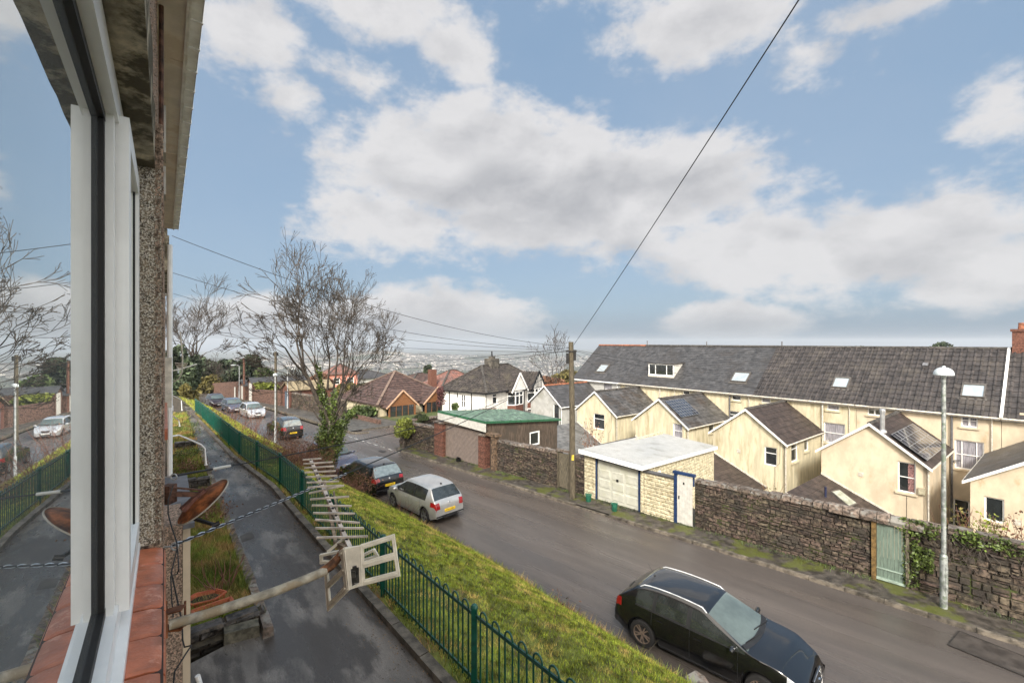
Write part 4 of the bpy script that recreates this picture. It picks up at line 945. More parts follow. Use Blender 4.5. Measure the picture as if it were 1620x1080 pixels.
# corrugations running front to back
nco = 34
for k in range(nco):
    t0 = (k + .15) / nco; t1 = (k + .6) / nco
    a = lerp(Vector(TL[0]), Vector(TL[3]), t0); b = lerp(Vector(TL[0]), Vector(TL[3]), t1); c = lerp(Vector(TL[1]), Vector(TL[2]), t1); d = lerp(Vector(TL[1]), Vector(TL[2]), t0)
    a = lerp(a, d, .02); b = lerp(b, c, .02); d = d + (d - a).normalized() * .12; c = c + (c - b).normalized() * .12
    up = V(0, 0, .035); m1 = (a + b) / 2 + up; m2 = (c + d) / 2 + up
    mb.poly([a + V(0, 0, .002), m1, m2, d + V(0, 0, .002)]); mb.poly([m1, b + V(0, 0, .002), c + V(0, 0, .002), m2])
    mb.poly([d + V(0, 0, .002), m2, c + V(0, 0, .002)])
GR_ = mb.build('roof', M_whiteroof, G)
mb = MB(AC); A_, B_ = Vector(TL[0]), Vector(TL[3]); C_ = Vector(TL[1])
mb.hexa([A_ + V(-.03, 0, -.17), A_ + V(-.003, 0, -.17), B_ + V(-.003, 0, -.17), B_ + V(-.03, 0, -.17)], [A_ + V(-.03, 0, .03), A_ + V(-.003, 0, .03), B_ + V(-.003, 0, .03), B_ + V(-.03, 0, .03)])
mb.hexa([A_ + V(0, -.03, -.14), A_ + V(0, -.003, -.14), C_ + V(0, -.003, -.14), C_ + V(0, -.03, -.14)], [A_ + V(0, -.03, .03), A_ + V(0, -.003, .03), C_ + V(0, -.003, .03), C_ + V(0, -.03, .03)])
mb.build('fascia', M_upvc, GR_)
# block wall between garage and gate
e = empty('block_wall', AC @ Vector((17.5, (aR + aP0) / 2, ZB(aP0))), 0, 'low wall of cream rock faced blocks between the garage and the blue framed gate', 'wall')
mb = MB(AC); mb.box(17.504, 17.68, aP0 + .0, aR - .02, ZB(aP0) - .3, -5.62); mb.build('wall_core', M_block, e)
mb = MB(AC); blocks(mb, fF, aP0 + .0, aR - .02, ZB, -5.62, rnd=random.Random(8)); mb.build('block_face', M_block, e)
mb = MB(AC); mb.box(17.42, 17.75, aP0 - .0, aR - .02, -5.615, -5.56); mb.build('coping', M_slate, e)
win(AC, fSd, 17.9, 19.0, -6.35, -5.85, G, -.02, 'two', fw=.06)

# ------------------------------------------------------------------ green roofed garage and pillars
aN = 19.45; aF = onC(696, 660, 17.3)[0]
G2 = empty('garage', AC @ Vector((17.4, (aN + aF) / 2, ZB(22))), 0, 'brown rendered garage with green felt roof, white fascia and a closed roller shutter', 'garage')
cG = 24.0
mb = MB(AC)
ra, rf = -4.70, -4.58
hs = [ (toAC(ray_plane(u, v, AC, (0, aN + .1, 0), (0, 1, 0)) if False else (0, 0, 0))) ] if False else None
fside = lambda x, z, d: (x, aN + .1 + d, z)
wx0, wz1 = onA(838, 684, aN + .1); wx1, wz0 = onA(853.5, 702, aN + .1)
cTop = lambda c: lerp(-4.75, -5.45, (c - 17.3) / (cG - 17.3))
mb.plate(fside, [(17.5, -9.5), (cG, -9.5), (cG, cTop(cG) - .06), (17.5, cTop(17.5) - .06)], [[(wx0, wz0), (wx1, wz0), (wx1, wz1), (wx0, wz1)]], .15)
mb.box(17.6, cG, aN + .26, aN + .3, -9.5, -5.6)
mb.box(cG - .15, cG, aN + .3, aF, -9.5, -5.55); mb.box(17.6, cG - .15, aF - .15, aF, -9.5, -5.55)
mb.build('wall', M_brownr, G2)
win(AC, fside, wx0, wx1, wz0, wz1, G2, .03, 'one', fw=.09)
mb = MB(AC); Q = [(17.22, aN - .05, -4.70), (cG + .25, aN - .05, -5.40), (cG + .25, aF + .15, -5.22), (17.22, aF + .15, -4.57)]
mb.hexa([(x, y, z - .07) for x, y, z in Q], Q)
for k in range(1, 9):
    t = k / 9; a = lerp(Vector(Q[0]), Vector(Q[1]), t); b = lerp(Vector(Q[3]), Vector(Q[2]), t); mb.bar(a + V(0, 0, .012), b + V(0, 0, .012), .05, .02)
r_ = mb.build('roof', M_greenroof, G2)
mb = MB(AC)
for i, j, o in ((0, 3, V(-.02, 0, 0)), (0, 1, V(0, -.02, 0))):
    a, b = Vector(Q[i]), Vector(Q[j]); w = o * 1.4; mb.hexa([a + o * .15 - V(0, 0, .11), b + o * .15 - V(0, 0, .11), b + w - V(0, 0, .11), a + w - V(0, 0, .11)], [a + o * .15 + V(0, 0, .03), b + o * .15 + V(0, 0, .03), b + w + V(0, 0, .03), a + w + V(0, 0, .03)])
mb.build('roof_edge', M_dgreenp, r_)
mb = MB(AC); a, b = Vector(Q[0]), Vector(Q[3]); mb.hexa([a + V(.0, .02, -.62), a + V(.05, .02, -.62), b + V(.05, 0, -.56), b + V(0, 0, -.56)], [a + V(.0, .02, -.112), a + V(.05, .02, -.112), b + V(.05, 0, -.112), b + V(0, 0, -.112)]); mb.build('fascia', M_wpaint, r_)
def pillar(u0, u1, vt, nm):
    a1 = onC(u0, 700, 17.3)[0]; a0 = onC(u1, 700, 17.3)[0]; zt_ = onC((u0 + u1) / 2, vt, 17.3)[1]
    mb = MB(AC); am = (a0 + a1) / 2; w = a1 - a0; z = ZB(am) - .1; k = 0
    rnd = random.Random(int(u0))
    while z < zt_:
        for hh in range(2):
            o = rnd.uniform(-.004, .004); x0, x1 = (17.25 + o, 17.45) if hh == 0 else (17.455, 17.7)
            mb.box(x0, x1, a0 + (.004 if k % 2 else 0) + o, a1 + o, z + .005, min(z + .072, zt_))
        z += .077; k += 1
    mb.box(17.26, 17.69, a0 + .01, a1 - .01, ZB(am) - .1, zt_ - .01)
    pr = mb.build('brick_pillar', M_brick, None, root=AC @ Vector((17.45, am, ZB(am))), label=nm, cat='pillar', group='brick pillars of the shuttered garage')
    mb = MB(AC); mb.box(17.18, 17.77, a0 - .07, a1 + .07, zt_ + .003, zt_ + .09); mb.build('cap', M_cope, pr)
    return a0, a1
pl = pillar(688, 701.5, 669, 'brick pillar on the left of the roller shutter'); pr = pillar(757.5, 767.5, 689, 'brick pillar on the right of the roller shutter')
mb = MB(AC); z0 = ZB(pr[1]) - .1; z1 = -5.25; z = z0; zz = []
while z < z1:
    mb.poly([(17.50, pr[1] - .02, z), (17.50, pl[0] + .02, z), (17.465, pl[0] + .02, z + .035), (17.465, pr[1] - .02, z + .035)]); mb.poly([(17.465, pr[1] - .02, z + .035), (17.465, pl[0] + .02, z + .035), (17.50, pl[0] + .02, z + .075), (17.50, pr[1] - .02, z + .075)]); z += .075
mb.box(17.503, 17.52, pr[1] - .02, pl[0] + .02, z0, z1); mb.build('roller_shutter', M_shutter, G2)
mb = MB(AC); mb.box(17.30, 17.6, pr[1] + .0, pl[0] + .0, -5.32, -5.12); mb.build('lintel', M_brownr, G2)
mb = MB(AC); mb.box(17.24, 17.72, pr[0] - .95, pr[0] - .02 + 0, -5.50, -5.36); mb.box(17.30, 17.66, pr[0] - .8, pr[0] - .5, ZB(18) - .1, -5.502); mb.build('brick_pier', mat('mossy_brick', (.15, .10, .065), rough=.9, var=.5, scale=8, bump=.8, world=True), None, root=AC @ Vector((17.5, pr[0] - .65, ZB(18))), label='narrow mossy pier with long cap slab beside the right brick pillar', cat='pillar')
# ------------------------------------------------------------------ houses further off
def hip_roof(M, x0, x1, y0, y1, ze, pitch, m, parent, course=.34, tw=.34, style='roman', ov=.35, seed=1, ridge=M_ridge, faces='xXyY', name='roof'):
    x0 -= ov; x1 += ov; y0 -= ov; y1 += ov; rnd = random.Random(seed); lx, ly = x1 - x0, y1 - y0; hw = min(lx, ly) / 2; zr = ze + hw * pitch
    if lx >= ly: A_, B_ = Vector((x0 + hw, (y0 + y1) / 2, zr)), Vector((x1 - hw, (y0 + y1) / 2, zr))
    else: A_, B_ = Vector(((x0 + x1) / 2, y0 + hw, zr)), Vector(((x0 + x1) / 2, y1 - hw, zr))
    c = [Vector((x0, y0, ze)), Vector((x1, y0, ze)), Vector((x1, y1, ze)), Vector((x0, y1, ze))]
    mb = MB(M)
    if lx >= ly: polys = [[c[0], c[1], B_, A_], [c[1], c[2], B_], [c[2], c[3], A_, B_], [c[3], c[0], A_]]
    else: polys = [[c[0], c[1], A_], [c[1], c[2], B_, A_], [c[2], c[3], B_], [c[3], c[0], A_, B_]]
    for p in polys: mb.poly(p)
    mb.poly([q - V(0, 0, .06) for q in c][::-1]); 
    for k in range(4): mb.poly([c[k] - V(0, 0, .06), c[(k + 1) % 4] - V(0, 0, .06), c[(k + 1) % 4], c[k]])
    for k, p in enumerate(polys):
        key = 'yXYx'[k]
        if key not in faces: continue
        O = p[0]; U = (p[1] - p[0]); L = U.length; U = U.normalized(); q = p[2] - p[0]; Wv = (q - U * q.dot(U)); H = Wv.length; Wn = Wv.normalized()
        loc = [((r - O).dot(U), (r - O).dot(Wn)) for r in p]
        def clip(x, y, loc=loc, L=L, H=H):
            t = y / H
            if len(loc) == 3: xl, xr = lerp(0, loc[2][0], t), lerp(L, loc[2][0], t)
            else: xl, xr = lerp(0, loc[3][0], t), lerp(L, loc[2][0], t)
            return xl - .02 < x < xr + .02
        tiles(mb, O, U, Wn, L, H, course, tw, style, clip, rnd)
    R_ = mb.build(name, m, parent)
    mb = MB(M)
    def cap(a, b):
        d = (b - a); n = max(1, int(d.length / .45))
        for k in range(n): 
            p = lerp(a, b, k / n); q = lerp(a, b, (k + .96) / n); mb.bar(p + V(0, 0, .07), q + V(0, 0, .07), .26, .09)
    cap(A_, B_) if (B_ - A_).length > .1 else None
    ends = [(c[0], A_), (c[3], A_), (c[1], B_), (c[2], B_)] if lx >= ly else [(c[0], A_), (c[1], A_), (c[2], B_), (c[3], B_)]
    for a, b in ends: cap(a, b)
    mb.build('ridge_tiles', ridge, R_)
    return R_, A_, B_, zr
def walls(M, x0, x1, y0, y1, z0, z1, m, parent, holes_x0=(), holes_y0=(), name='wall'):
    mb = MB(M); fx = lambda x, z, d: (x0 + d, x, z); fy = lambda x, z, d: (x, y0 + d, z)
    R4 = lambda h: [(h[0], h[2]), (h[1], h[2]), (h[1], h[3]), (h[0], h[3])]
    mb.plate(fx, [(y0, z0), (y1, z0), (y1, z1), (y0, z1)], [R4(h) for h in holes_x0], .14)
    mb.plate(fy, [(x0, z0), (x1, z0), (x1, z1), (x0, z1)], [R4(h) for h in holes_y0], .14)
    mb.poly([(x1, y0, z0), (x1, y1, z0), (x1, y1, z1), (x1, y0, z1)]); mb.poly([(x0, y1, z0), (x1, y1, z0), (x1, y1, z1), (x0, y1, z1)])
    mb.box(x0 + .16, x0 + .2, y0 + .16, y1 - .1, z0, z1 - .1); mb.box(x0 + .2, x1 - .1, y0 + .16, y0 + .2, z0, z1 - .1)
    w = mb.build(name, m, parent)
    for h in holes_x0: win(M, fx, h[0], h[1], h[2], h[3], parent, .08, h[4] if len(h) > 4 else 'sash', fw=.09)
    for h in holes_y0: win(M, fy, h[0], h[1], h[2], h[3], parent, .08, h[4] if len(h) > 4 else 'sash', fw=.09)
    return w
# white semi-detached house
ang = math.atan2(.82, .57)
WM = Matrix.Translation(Vector((-2.64, 45, 0))) @ Matrix.Rotation(ang, 4, 'Z')
def onW(u, v, axis):     # axis 'x': plane x=0 -> (y,z); axis 'y': plane y=0 -> (x,z)
    p = ray_plane2(u, v, WM, (0, 0, 0), (1, 0, 0) if axis == 'x' else (0, 1, 0)); return (p.y if axis == 'x' else p.x, p.z)
def ray_plane2(u, v, M, p0, n):
    d = Vector(((u - 810) / 700, 1, (540 - v) / 700)); P0 = M @ Vector(p0); Nn = (M.to_3x3() @ Vector(n)); t = P0.dot(Nn) / d.dot(Nn)
    return M.inverted() @ (d * t)
W1 = empty('semi_detached_house', WM @ Vector((0, 0, -10.8)), ang, 'white rendered house with brown hipped tile roof, square chimney and red tiled bays', 'house')
def hole(u0, u1, v0, v1, ax, st):
    a, zt_ = onW(u0, v0, ax); b, zb2 = onW(u1, v1, ax); return (min(a, b), max(a, b), min(zt_, zb2), max(zt_, zb2), st)
hx = [hole(721, 725, 620, 630, 'x', 'one'), hole(729, 736.5, 623, 645.5, 'x', 'four')]
hy = [hole(779.5, 787, 622.5, 638, 'y', 'top')]
walls(WM, 0, 11.2, 0, 6.15, -10.8, -5.2, M_white, W1, hx, hy)
R_, A_, B_, zr_ = hip_roof(WM, 0, 11.2, 0, 6.15, -5.25, .74, M_tilem, W1, seed=3, faces='xyXY')
mb = MB(WM); cx, cy = lerp(A_, B_, .38).x, A_.y; mb.box(cx - .7, cx + .7, cy - .55, cy + .55, zr_ - .9, zr_ + .75); mb.box(cx - .3, cx + .3, cy - .25, cy + .25, zr_ + .75, zr_ + 1.0)
ch = mb.build('chimney', mat('dark_stack', (.10, .09, .075), rough=.9, var=.4, scale=3, bump=.5, world=True), R_)
mb = MB(WM); mb.lathe((cx, cy, zr_ + 1.0), (0, 0, 1), [(.13, 0), (.1, .1), (.07, .5), (.09, .52), (.09, .6)], 8); mb.build('chimney_pot', M_black, ch)
for (t, gb) in ((5.0, M_white), (9.0, None)):
    g = empty_none = None
    hw, yb = 1.25, -.75
    mb = MB(WM)
    # two-storey canted bay
    for (za, zc) in ((-10.8, -9.2), (-7.75, -6.95)):
        pts = [(t - hw, 0), (t - hw * .6, yb), (t + hw * .6, yb), (t + hw, 0)]
        mb = MB(WM); mb.prism([(x, y, za) for x, y in pts], (0, 0, zc - za)); B = mb.build('bay', M_brick, W1)
    mb = MB(WM); pts = [(t - hw + .03, .0), (t - hw * .6 + .02, yb + .04), (t + hw * .6 - .02, yb + .04), (t + hw - .03, .0)]
    mb.prism([(x, y, -9.2) for x, y in pts], (0, 0, 1.45)); mb.prism([(x, y, -6.95) for x, y in pts], (0, 0, 1.5)); mb.build('bay_window', M_glass, B)
    for za, zc in ((-9.2, -7.75), (-6.95, -5.45)):
        mb = MB(WM)
        segs = [pts[0], pts[1], ((pts[1][0] + pts[2][0]) / 2, yb + .04), pts[2], pts[3]]
        for (x, y) in segs: mb.box(x - .06, x + .06, y - .05, y + .03, za, zc)
        for (p, q) in zip(segs, segs[1:]):
            for zz in (za + .04, zc - .04, lerp(za, zc, .68)): mb.bar((p[0], p[1] - .015, zz), (q[0], q[1] - .015, zz), .07, .09)
        mb.build('bay_frame', M_upvc, B)
    # gable over the bay
    gz = -5.35; ap = gz + 1.75
    mb = MB(WM); mb.prism([(t - 1.4, yb - .02, gz), (t + 1.4, yb - .02, gz), (t, yb - .02, ap)], (0, .12, 0)); Gb = mb.build('bay_gable', M_white, W1)
    mb = MB(WM)
    for sg in (-1, 1):
        a = Vector((t + sg * 1.62, yb - .12, gz - .18)); b = Vector((t, yb - .12, ap + .12)); mb.bar(a, b, .2, .05, up=(0, 1, 0))
    mb.build('bargeboard', M_upvc if gb is M_white else M_black, Gb)
    if gb is None:
        mb = MB(WM)
        for dx in (-.6, -.3, 0, .3, .6): mb.box(t + dx - .05, t + dx + .05, yb - .05, yb - .025, gz, ap - abs(dx) * 1.25 - .1)
        mb.build('timbering', M_black, Gb)
    mb = MB(WM)
    for sg in (-1, 1):
        O = Vector((t + sg * 1.6, yb - .1, gz - .15)); Wv = Vector((-sg * 1.6, 0, ap + .05 - O.z)); slab(mb, O, (0, 1, 0), Wv.normalized(), 3.0, Wv.length, .05, .002); tiles(mb, O, (0, 1, 0), Wv.normalized(), 3.0, Wv.length, .34, .34, 'roman', rnd=random.Random(5))
    mb.build('bay_roof', M_tilem, Gb)
mb = MB(WM)
for (x, y) in ((-.05, 1.9), (-.05, 5.0)): mb.tube([(x, y, -5.3), (x, y, -10.8)], .05, 6)
mb.tube([(7.0, -.06, -5.3), (7.0, -.06, -10.8)], .05, 6); mb.tube([(-.37, -.37, -5.3), (-.37, 6.5, -5.3)], .06, 5); mb.tube([(-.37, -.37, -5.3), (11.5, -.37, -5.3)], .06, 5); mb.build('gutter', M_black, R_)
mb = MB(WM); mb.box(.3, 2.6, -3.2, -.02, -10.8, -8.5); P_ = mb.build('porch', M_white, W1)
mb = MB(WM); mb.prism([(.1, -3.4, -8.5), (2.8, -3.4, -8.5), (1.45, -3.4, -7.6)], (0, 3.35, 0)); mb.build('porch_roof', M_brick, P_)

# brown tiled bungalow
BM = AC @ Matrix.Translation(Vector((22.7, 42.3, 0)))
W2 = empty('bungalow', BM @ Vector((0, 0, -8.6)), R(45), 'cream bungalow with brown hipped roof and two orange timber gables on the corner', 'house')
walls(BM, 0, 9.2, 0, 9.2, -9.4, -6.55, M_creamy, W2, [], [(.9, 3.3, -8.4, -6.9, 'triple'), (5.3, 7.8, -8.4, -6.9, 'triple')])
R_, A_, B_, zr_ = hip_roof(BM, 0, 9.2, 0, 9.2, -6.6, .62, M_tileb, W2, seed=4, course=.42, tw=.42, style='flat', ridge=mat('pale_hip_tile', (.17, .12, .095), rough=.8, world=True))
for t in (2.15, 6.6):
    gz, ap, hw = -6.75, -5.25, 1.75
    mb = MB(BM); mb.prism([(t - hw, -1.1, gz), (t + hw, -1.1, gz), (t, -1.1, ap)], (0, .1, 0))
    for q in (t - hw + .15, t + hw - .3): mb.box(q, q + .15, -1.15, -1.0, -9.3, gz - .01)
    mb.box(t - hw + .31, t + hw - .31, -1.1, -1.0, -9.3, -8.3)
    Gb = mb.build('timber_gable', M_woodo, W2)
    mb = MB(BM); mb.poly([(t - hw + .3, -1.04, -8.3), (t + hw - .3, -1.04, -8.3), (t + hw - .3, -1.04, gz), (t - hw + .3, -1.04, gz)]); 
    mb.build('porch_glazing', M_glass, Gb)
    mb = MB(BM)
    for k in range(5): x = lerp(t - hw + .3, t + hw - .3, k / 4); mb.box(x - .03, x + .03, -1.09, -1.05, -8.3, gz)
    mb.build('glazing_bars', M_woodo, Gb)
    mb = MB(BM)
    for sg in (-1, 1): mb.bar((t + sg * (hw + .2), -1.25, gz - .16), (t, -1.25, ap + .1), .15, .05, up=(0, 1, 0))
    mb.build('bargeboard', mat('pale_orange_board', (.55, .36, .24), rough=.6, world=True), Gb)
    mb = MB(BM)
    for sg in (-1, 1):
        O = Vector((t + sg * (hw + .2), -1.22, gz - .12)); Wv = Vector((-sg * (hw + .2), 0, ap + .08 - O.z)); slab(mb, O, (0, 1, 0), Wv.normalized(), 3.6, Wv.length, .05, .002); tiles(mb, O, (0, 1, 0), Wv.normalized(), 3.6, Wv.length, .42, .42, 'flat', rnd=random.Random(6))
    mb.build('gable_roof', M_tileb, Gb)
# low front wall and gate of the bungalow
mb = MB(AC); mb.box(20.4, 20.65, 38.0, 47.0, -9.0, -7.35); mb.build('garden_wall', M_brickd, root=AC @ Vector((20.5, 42, -8.9)), label='low brown wall in front of the bungalow beside the side street', cat='wall')
# houses behind
def simple_hip(name, u, Y, w, d, vt, ve, zb_, ang_, roofm, wallm, label, style='roman', chimney=None, pitch=.7):
    c = pix(u, ve, Y); M = Matrix.Translation(Vector((c.x, c.y, 0))) @ Matrix.Rotation(R(ang_), 4, 'Z')
    H = empty(name, M @ Vector((0, 0, zb_)), R(ang_), label, 'house')
    zr = (540 - vt) / 700 * (Y + d * .4); pitch = (zr - c.z) / (min(w, d) / 2 + .35)
    walls(M, -w / 2, w / 2, -d / 2, d / 2, zb_, c.z, wallm, H, [(-.8, .8, c.z - 1.9, c.z - .7)], [(-w / 4 - .6, -w / 4 + .6, c.z - 1.9, c.z - .7), (w / 4 - .6, w / 4 + .6, c.z - 1.9, c.z - .7)])
    R_, A_, B_, zr_ = hip_roof(M, -w / 2, w / 2, -d / 2, d / 2, c.z, pitch, roofm, H, seed=int(u), course=.4, tw=.4, style=style)
    if chimney:
        mb = MB(M); mb.box(chimney[0] - .45, chimney[0] + .45, chimney[1] - .45, chimney[1] + .45, zr_ - 2.2, zr_ + chimney[2]); mb.build('chimney', M_brick, R_)
    return H
M_redroof = mat('red_roof_tile', (.20, .095, .075), rough=.75, var=.3, scale=3, island=.2, patch=(.13, .085, .075), pscale=.4, world=True)
simple_hip('detached_house', 716, 66, 8.5, 7.5, 583, 612, -12.5, 40, M_redroof, M_white, 'house with reddish hipped roof between the bungalow and the white house', chimney=(-4.3, -1.5, .3))
simple_hip('detached_house', 664, 72, 9, 8, 588, 606, -12.5, 45, M_tileb, M_white, 'house with dark brown roof just left of the red chimney behind the bungalow')
simple_hip('detached_house', 538, 84, 5, 5, 574, 590, -11, 35, M_redroof, mat('pink_render', (.62, .26, .20), rough=.85, world=True), 'house with bright pinkish red roof behind the ivy covered tree')
simple_hip('detached_house', 575, 95, 10, 9, 583, 596, -13, 50, M_slate, M_white, 'slate roofed house half hidden by the bare crown of the ivy covered tree')

# sheds and walls along the far pavement
wc = lambda a: interp(a, [40, 49, 58.5, 69.7, 90], [19.8, 19.5, 18.4, 16.9, 16.0])
def hitw(u): # a where the far wall line is seen at pixel column u
    best = min((abs((wc(a) - onC(u, 600, 1)[0] * 0 - 0) ) , a) for a in [0]) if False else None
    X = (u - 810) / 700; lo, hi = 30, 140
    f = lambda a: (wc(a) - a) / (wc(a) + a) - X
    for _ in range(50):
        mid = (lo + hi) / 2
        if f(mid) > 0: lo = mid
        else: hi = mid
    return lo
def zpx(u, v, a): c = wc(a); return (540 - v) / 700 * ((c + a) * .70711)
def wseg(u0, u1, vt0, vt1, th, m, name, label, cat, back=0, ret=False):
    a0, a1 = hitw(u0), hitw(u1); z0, z1 = zpx(u0, vt0, a0), zpx(u1, vt1, a1); mb = MB(AC)
    c0, c1 = wc(a0), wc(a1)
    mb.hexa([(c1, a1, zverge_ac(c1, a1) - .3), (c1 + th, a1, zverge_ac(c1, a1) - .3), (c0 + th, a0, zverge_ac(c0, a0) - .3), (c0, a0, zverge_ac(c0, a0) - .3)], [(c1, a1, z1), (c1 + th, a1, z1), (c0 + th, a0, z0), (c0, a0, z0)])
    return mb, a0, a1, z0, z1
rubble(AC, (wc(44), 44), (wc(57), 57), lambda a: zverge_ac(19, a), lambda a: zverge_ac(19, a) + 1.75, 'stone_wall', 'grey stone wall along the far pavement behind the ivy covered tree', 'wall', seed=21, sl=(.3, .8), sh=(.14, .28))
a1, a0 = hitw(445), hitw(462); cS = wc(a0); zt_ = -5.5; e = empty('brick_shed', AC @ Vector((cS, (a0 + a1) / 2, -8)), 0, 'red brick shed with yellowish roof and blue door on the far pavement', 'shed')
mb = MB(AC); aM = (a0 + a1) / 2; mb.prism([(cS - .15, a0, -8.3), (cS - .15, a1, -8.3), (cS - .15, a1, -5.75), (cS - .15, aM, -5.0), (cS - .15, a0, -5.75)], (5, 0, 0)); mb.build('wall', M_brick, e)
mb = MB(AC)
for sg, aa in ((-1, a0), (1, a1)): mb.hexa([(cS - .4, aM, -4.95), (cS + 5, aM, -4.95), (cS + 5, aa + sg * .3, -5.85), (cS - .4, aa + sg * .3, -5.85)], [(cS - .4, aM, -4.85), (cS + 5, aM, -4.85), (cS + 5, aa + sg * .3, -5.75), (cS - .4, aa + sg * .3, -5.75)])
mb.build('roof', mat('yellow_sheet_roof', (.26, .21, .13), rough=.7, var=.3, scale=2, world=True), e)
mb = MB(AC); mb.box(cS - .2, cS - .155, aM - .7, aM + .5, -8.15, -6.0); mb.build('door', mat('slate_blue_door', (.09, .12, .16), rough=.5, world=True), e)
mb, a0, a1, z0, z1 = wseg(463, 395, 621, 612, .3, None, '', '', '')
mb, a0, a1, z0, z1 = wseg(444, 401, 618, 616, .3, None, '', '', '')
w_ = mb.build('brick_wall', M_brickd, root=AC @ Vector((wc(a0), a0, -8.2)), label='brown brick wall topped by a clipped green hedge beyond the junction', cat='wall')
def lockup(u0, u1, vt, vd0, dm, label, roofm=M_slate):
    a0, a1 = hitw(u1), hitw(u0); c0 = wc(a0); zt_ = zpx(u0, vt, a0); e = empty('lockup_garage', AC @ Vector((c0, (a0 + a1) / 2, -8.3)), 0, label, 'garage'); aM = (a0 + a1) / 2
    lo = zt_ - .7; mb = MB(AC); a0 = min(a0, a1) ; 
    mb.prism([(c0, a0 + .02, -8.9), (c0, a1 - .02, -8.9), (c0, a1 - .02, lo), (c0, aM, zt_ - .1), (c0, a0 + .02, lo)], (7, 0, 0)); mb.build('wall', M_brickd, e)
    mb = MB(AC)
    for sg, aa in ((-1, a0), (1, a1)): mb.hexa([(c0 - .2, aM, zt_ - .06), (c0 + 7, aM, zt_ - .06), (c0 + 7, aa + sg * .0, lo - .03), (c0 - .2, aa, lo - .03)], [(c0 - .2, aM, zt_ + .03), (c0 + 7, aM, zt_ + .03), (c0 + 7, aa, lo + .06), (c0 - .2, aa, lo + .06)])
    mb.build('roof', roofm, e)
    mb = MB(AC); mb.box(c0 - .04, c0 - .003, aM - (a1 - a0) * .32, aM + (a1 - a0) * .2, -8.5, lo - .05); mb.build('door', dm, e)
lockup(388, 400, 598, 0, M_wpaint, 'slate roofed lock-up with a tall cream door left of the hedge topped wall')
lockup(376, 388, 603, 0, M_wpaint, 'small brick lock-up with white door right behind the far street lamp')
mb, a0, a1, z0, z1 = wseg(376, 336, 603, 606, 5, None, '', '', '')
sh = mb.build('long_brick_shed', M_brickd, root=AC @ Vector((wc(a0), a0, -8.4)), label='long reddish brown shed wall at the far end of the street', cat='shed')
mb = MB(AC); aa, ab = hitw(374), hitw(370.5); mb.box(wc(aa) - .16, wc(aa) - .1, aa, ab - .5, -8.6, zpx(372, 612, aa)); mb.build('door', M_wpaint, sh)
# ------------------------------------------------------------------ the near house the picture is taken from
rsz = math.atan2(.616, .787)
NH = empty('near_house', RS @ Vector((-.5, 2, -4.5)), rsz, 'pink pebbledashed house in close side view with white window and red clay sill', 'house')
WR_ = -.008                      # wall face
WU_ = -.040; WB_ = -.035
mb = MB(RS)
zt_, zb_ = .62, -.72
fn = lambda s, z, d: (WR_ - d, s, z)
E9 = 9.6
mb.plate(fn, [(2.03, -5.6), (E9, -5.6), (E9, .78), (2.03, .78)], [[(4.9, -.75), (6.9, -.75), (6.9, .6), (4.9, .6)]], .3)
mb.box(-.4, WU_, -4, E9, .781, 2.0); mb.box(-.4, WU_, -4, 2.029, zt_ + .001, .78); mb.box(-.4, WB_, -4, 2.029, -5.6, zb_ - .135)
mb.box(-.4, WR_ - .001, -4, -1.5, zb_ - .134, .60)
mb.box(-7, -.41, E9 - .3, E9, -5.6, 2.0); mb.box(-7, -.41, -4, -3.7, -5.6, 2.0)
mb.box(-7.3, -7.01, -4, E9, -5.6, 2.0)
Wl = mb.build('wall', M_pebble, NH)
# rough edge bump line and flaking painted reveal, stained lintel
mb = MB(RS); mb.grid(lambda i, j: (lerp(-.09, WR_ - .004, i), 2.024 + .004 * vnoise(i * 9, j * 60, 1), lerp(zb_ + .0, zt_, j)), 8, 60); mb.build('reveal', M_reveal, Wl, smooth='full')
rnd = random.Random(11)
mb = MB(RS)
for k in range(5000):           # loose chippings standing proud along the near corner
    z = rnd.uniform(-.8, 2.5); r_ = WR_ + rnd.uniform(-.022, .002); s_ = 2.03 + abs(rnd.gauss(0, .05)); q = rnd.uniform(.0015, .0038)
    if r_ < WR_ - .008: s_ = 2.024
    if z > .76: s_ = rnd.uniform(.4, 3.3); r_ = WU_ + rnd.uniform(0, .003)
    mb.poly([(r_ - q, s_ - q * .3, z - q), (r_ + q, s_ - q, z - q * .6), (r_ + q * .3, s_ - q, z + q)]); mb.poly([(r_ + q, s_ - q, z - q * .6), (r_ + q, s_ + q, z), (r_ + q * .3, s_ - q, z + q)])
mb.build('chippings', M_pebble, Wl)
mb = MB(RS)
def lint(i, j):                 # underside (j<.5) then front edge
    s_ = lerp(-1.6, 2.06, i)
    if j <= .8: r_ = lerp(-.12, -.030, j / .8); z = zt_ - .006 + .006 * vnoise(s_ * 8, r_ * 60, 1.3)
    else: r_ = -.030 + .010 * vnoise(s_ * 12, 3, 1.0); z = zt_ + lerp(0, .16, (j - .8) / .2)
    return (r_, s_, z - (.006 * vnoise(s_ * 20, 9, 1) if j == .8 else 0))
mb.grid(lint, 160, 10); mb.build('lintel', M_lintel, Wl, smooth=True)
mb = MB(RS); mb.grid(lambda i, j: (lerp(-.035, WU_, j) + .003 * vnoise(i * 80, j * 3, 1), lerp(-1.6, 2.06, i), zt_ + .155 + .004 * vnoise(i * 90, j * 5, 1)), 160, 3); mb.build('drip_edge', M_pebble, Wl)
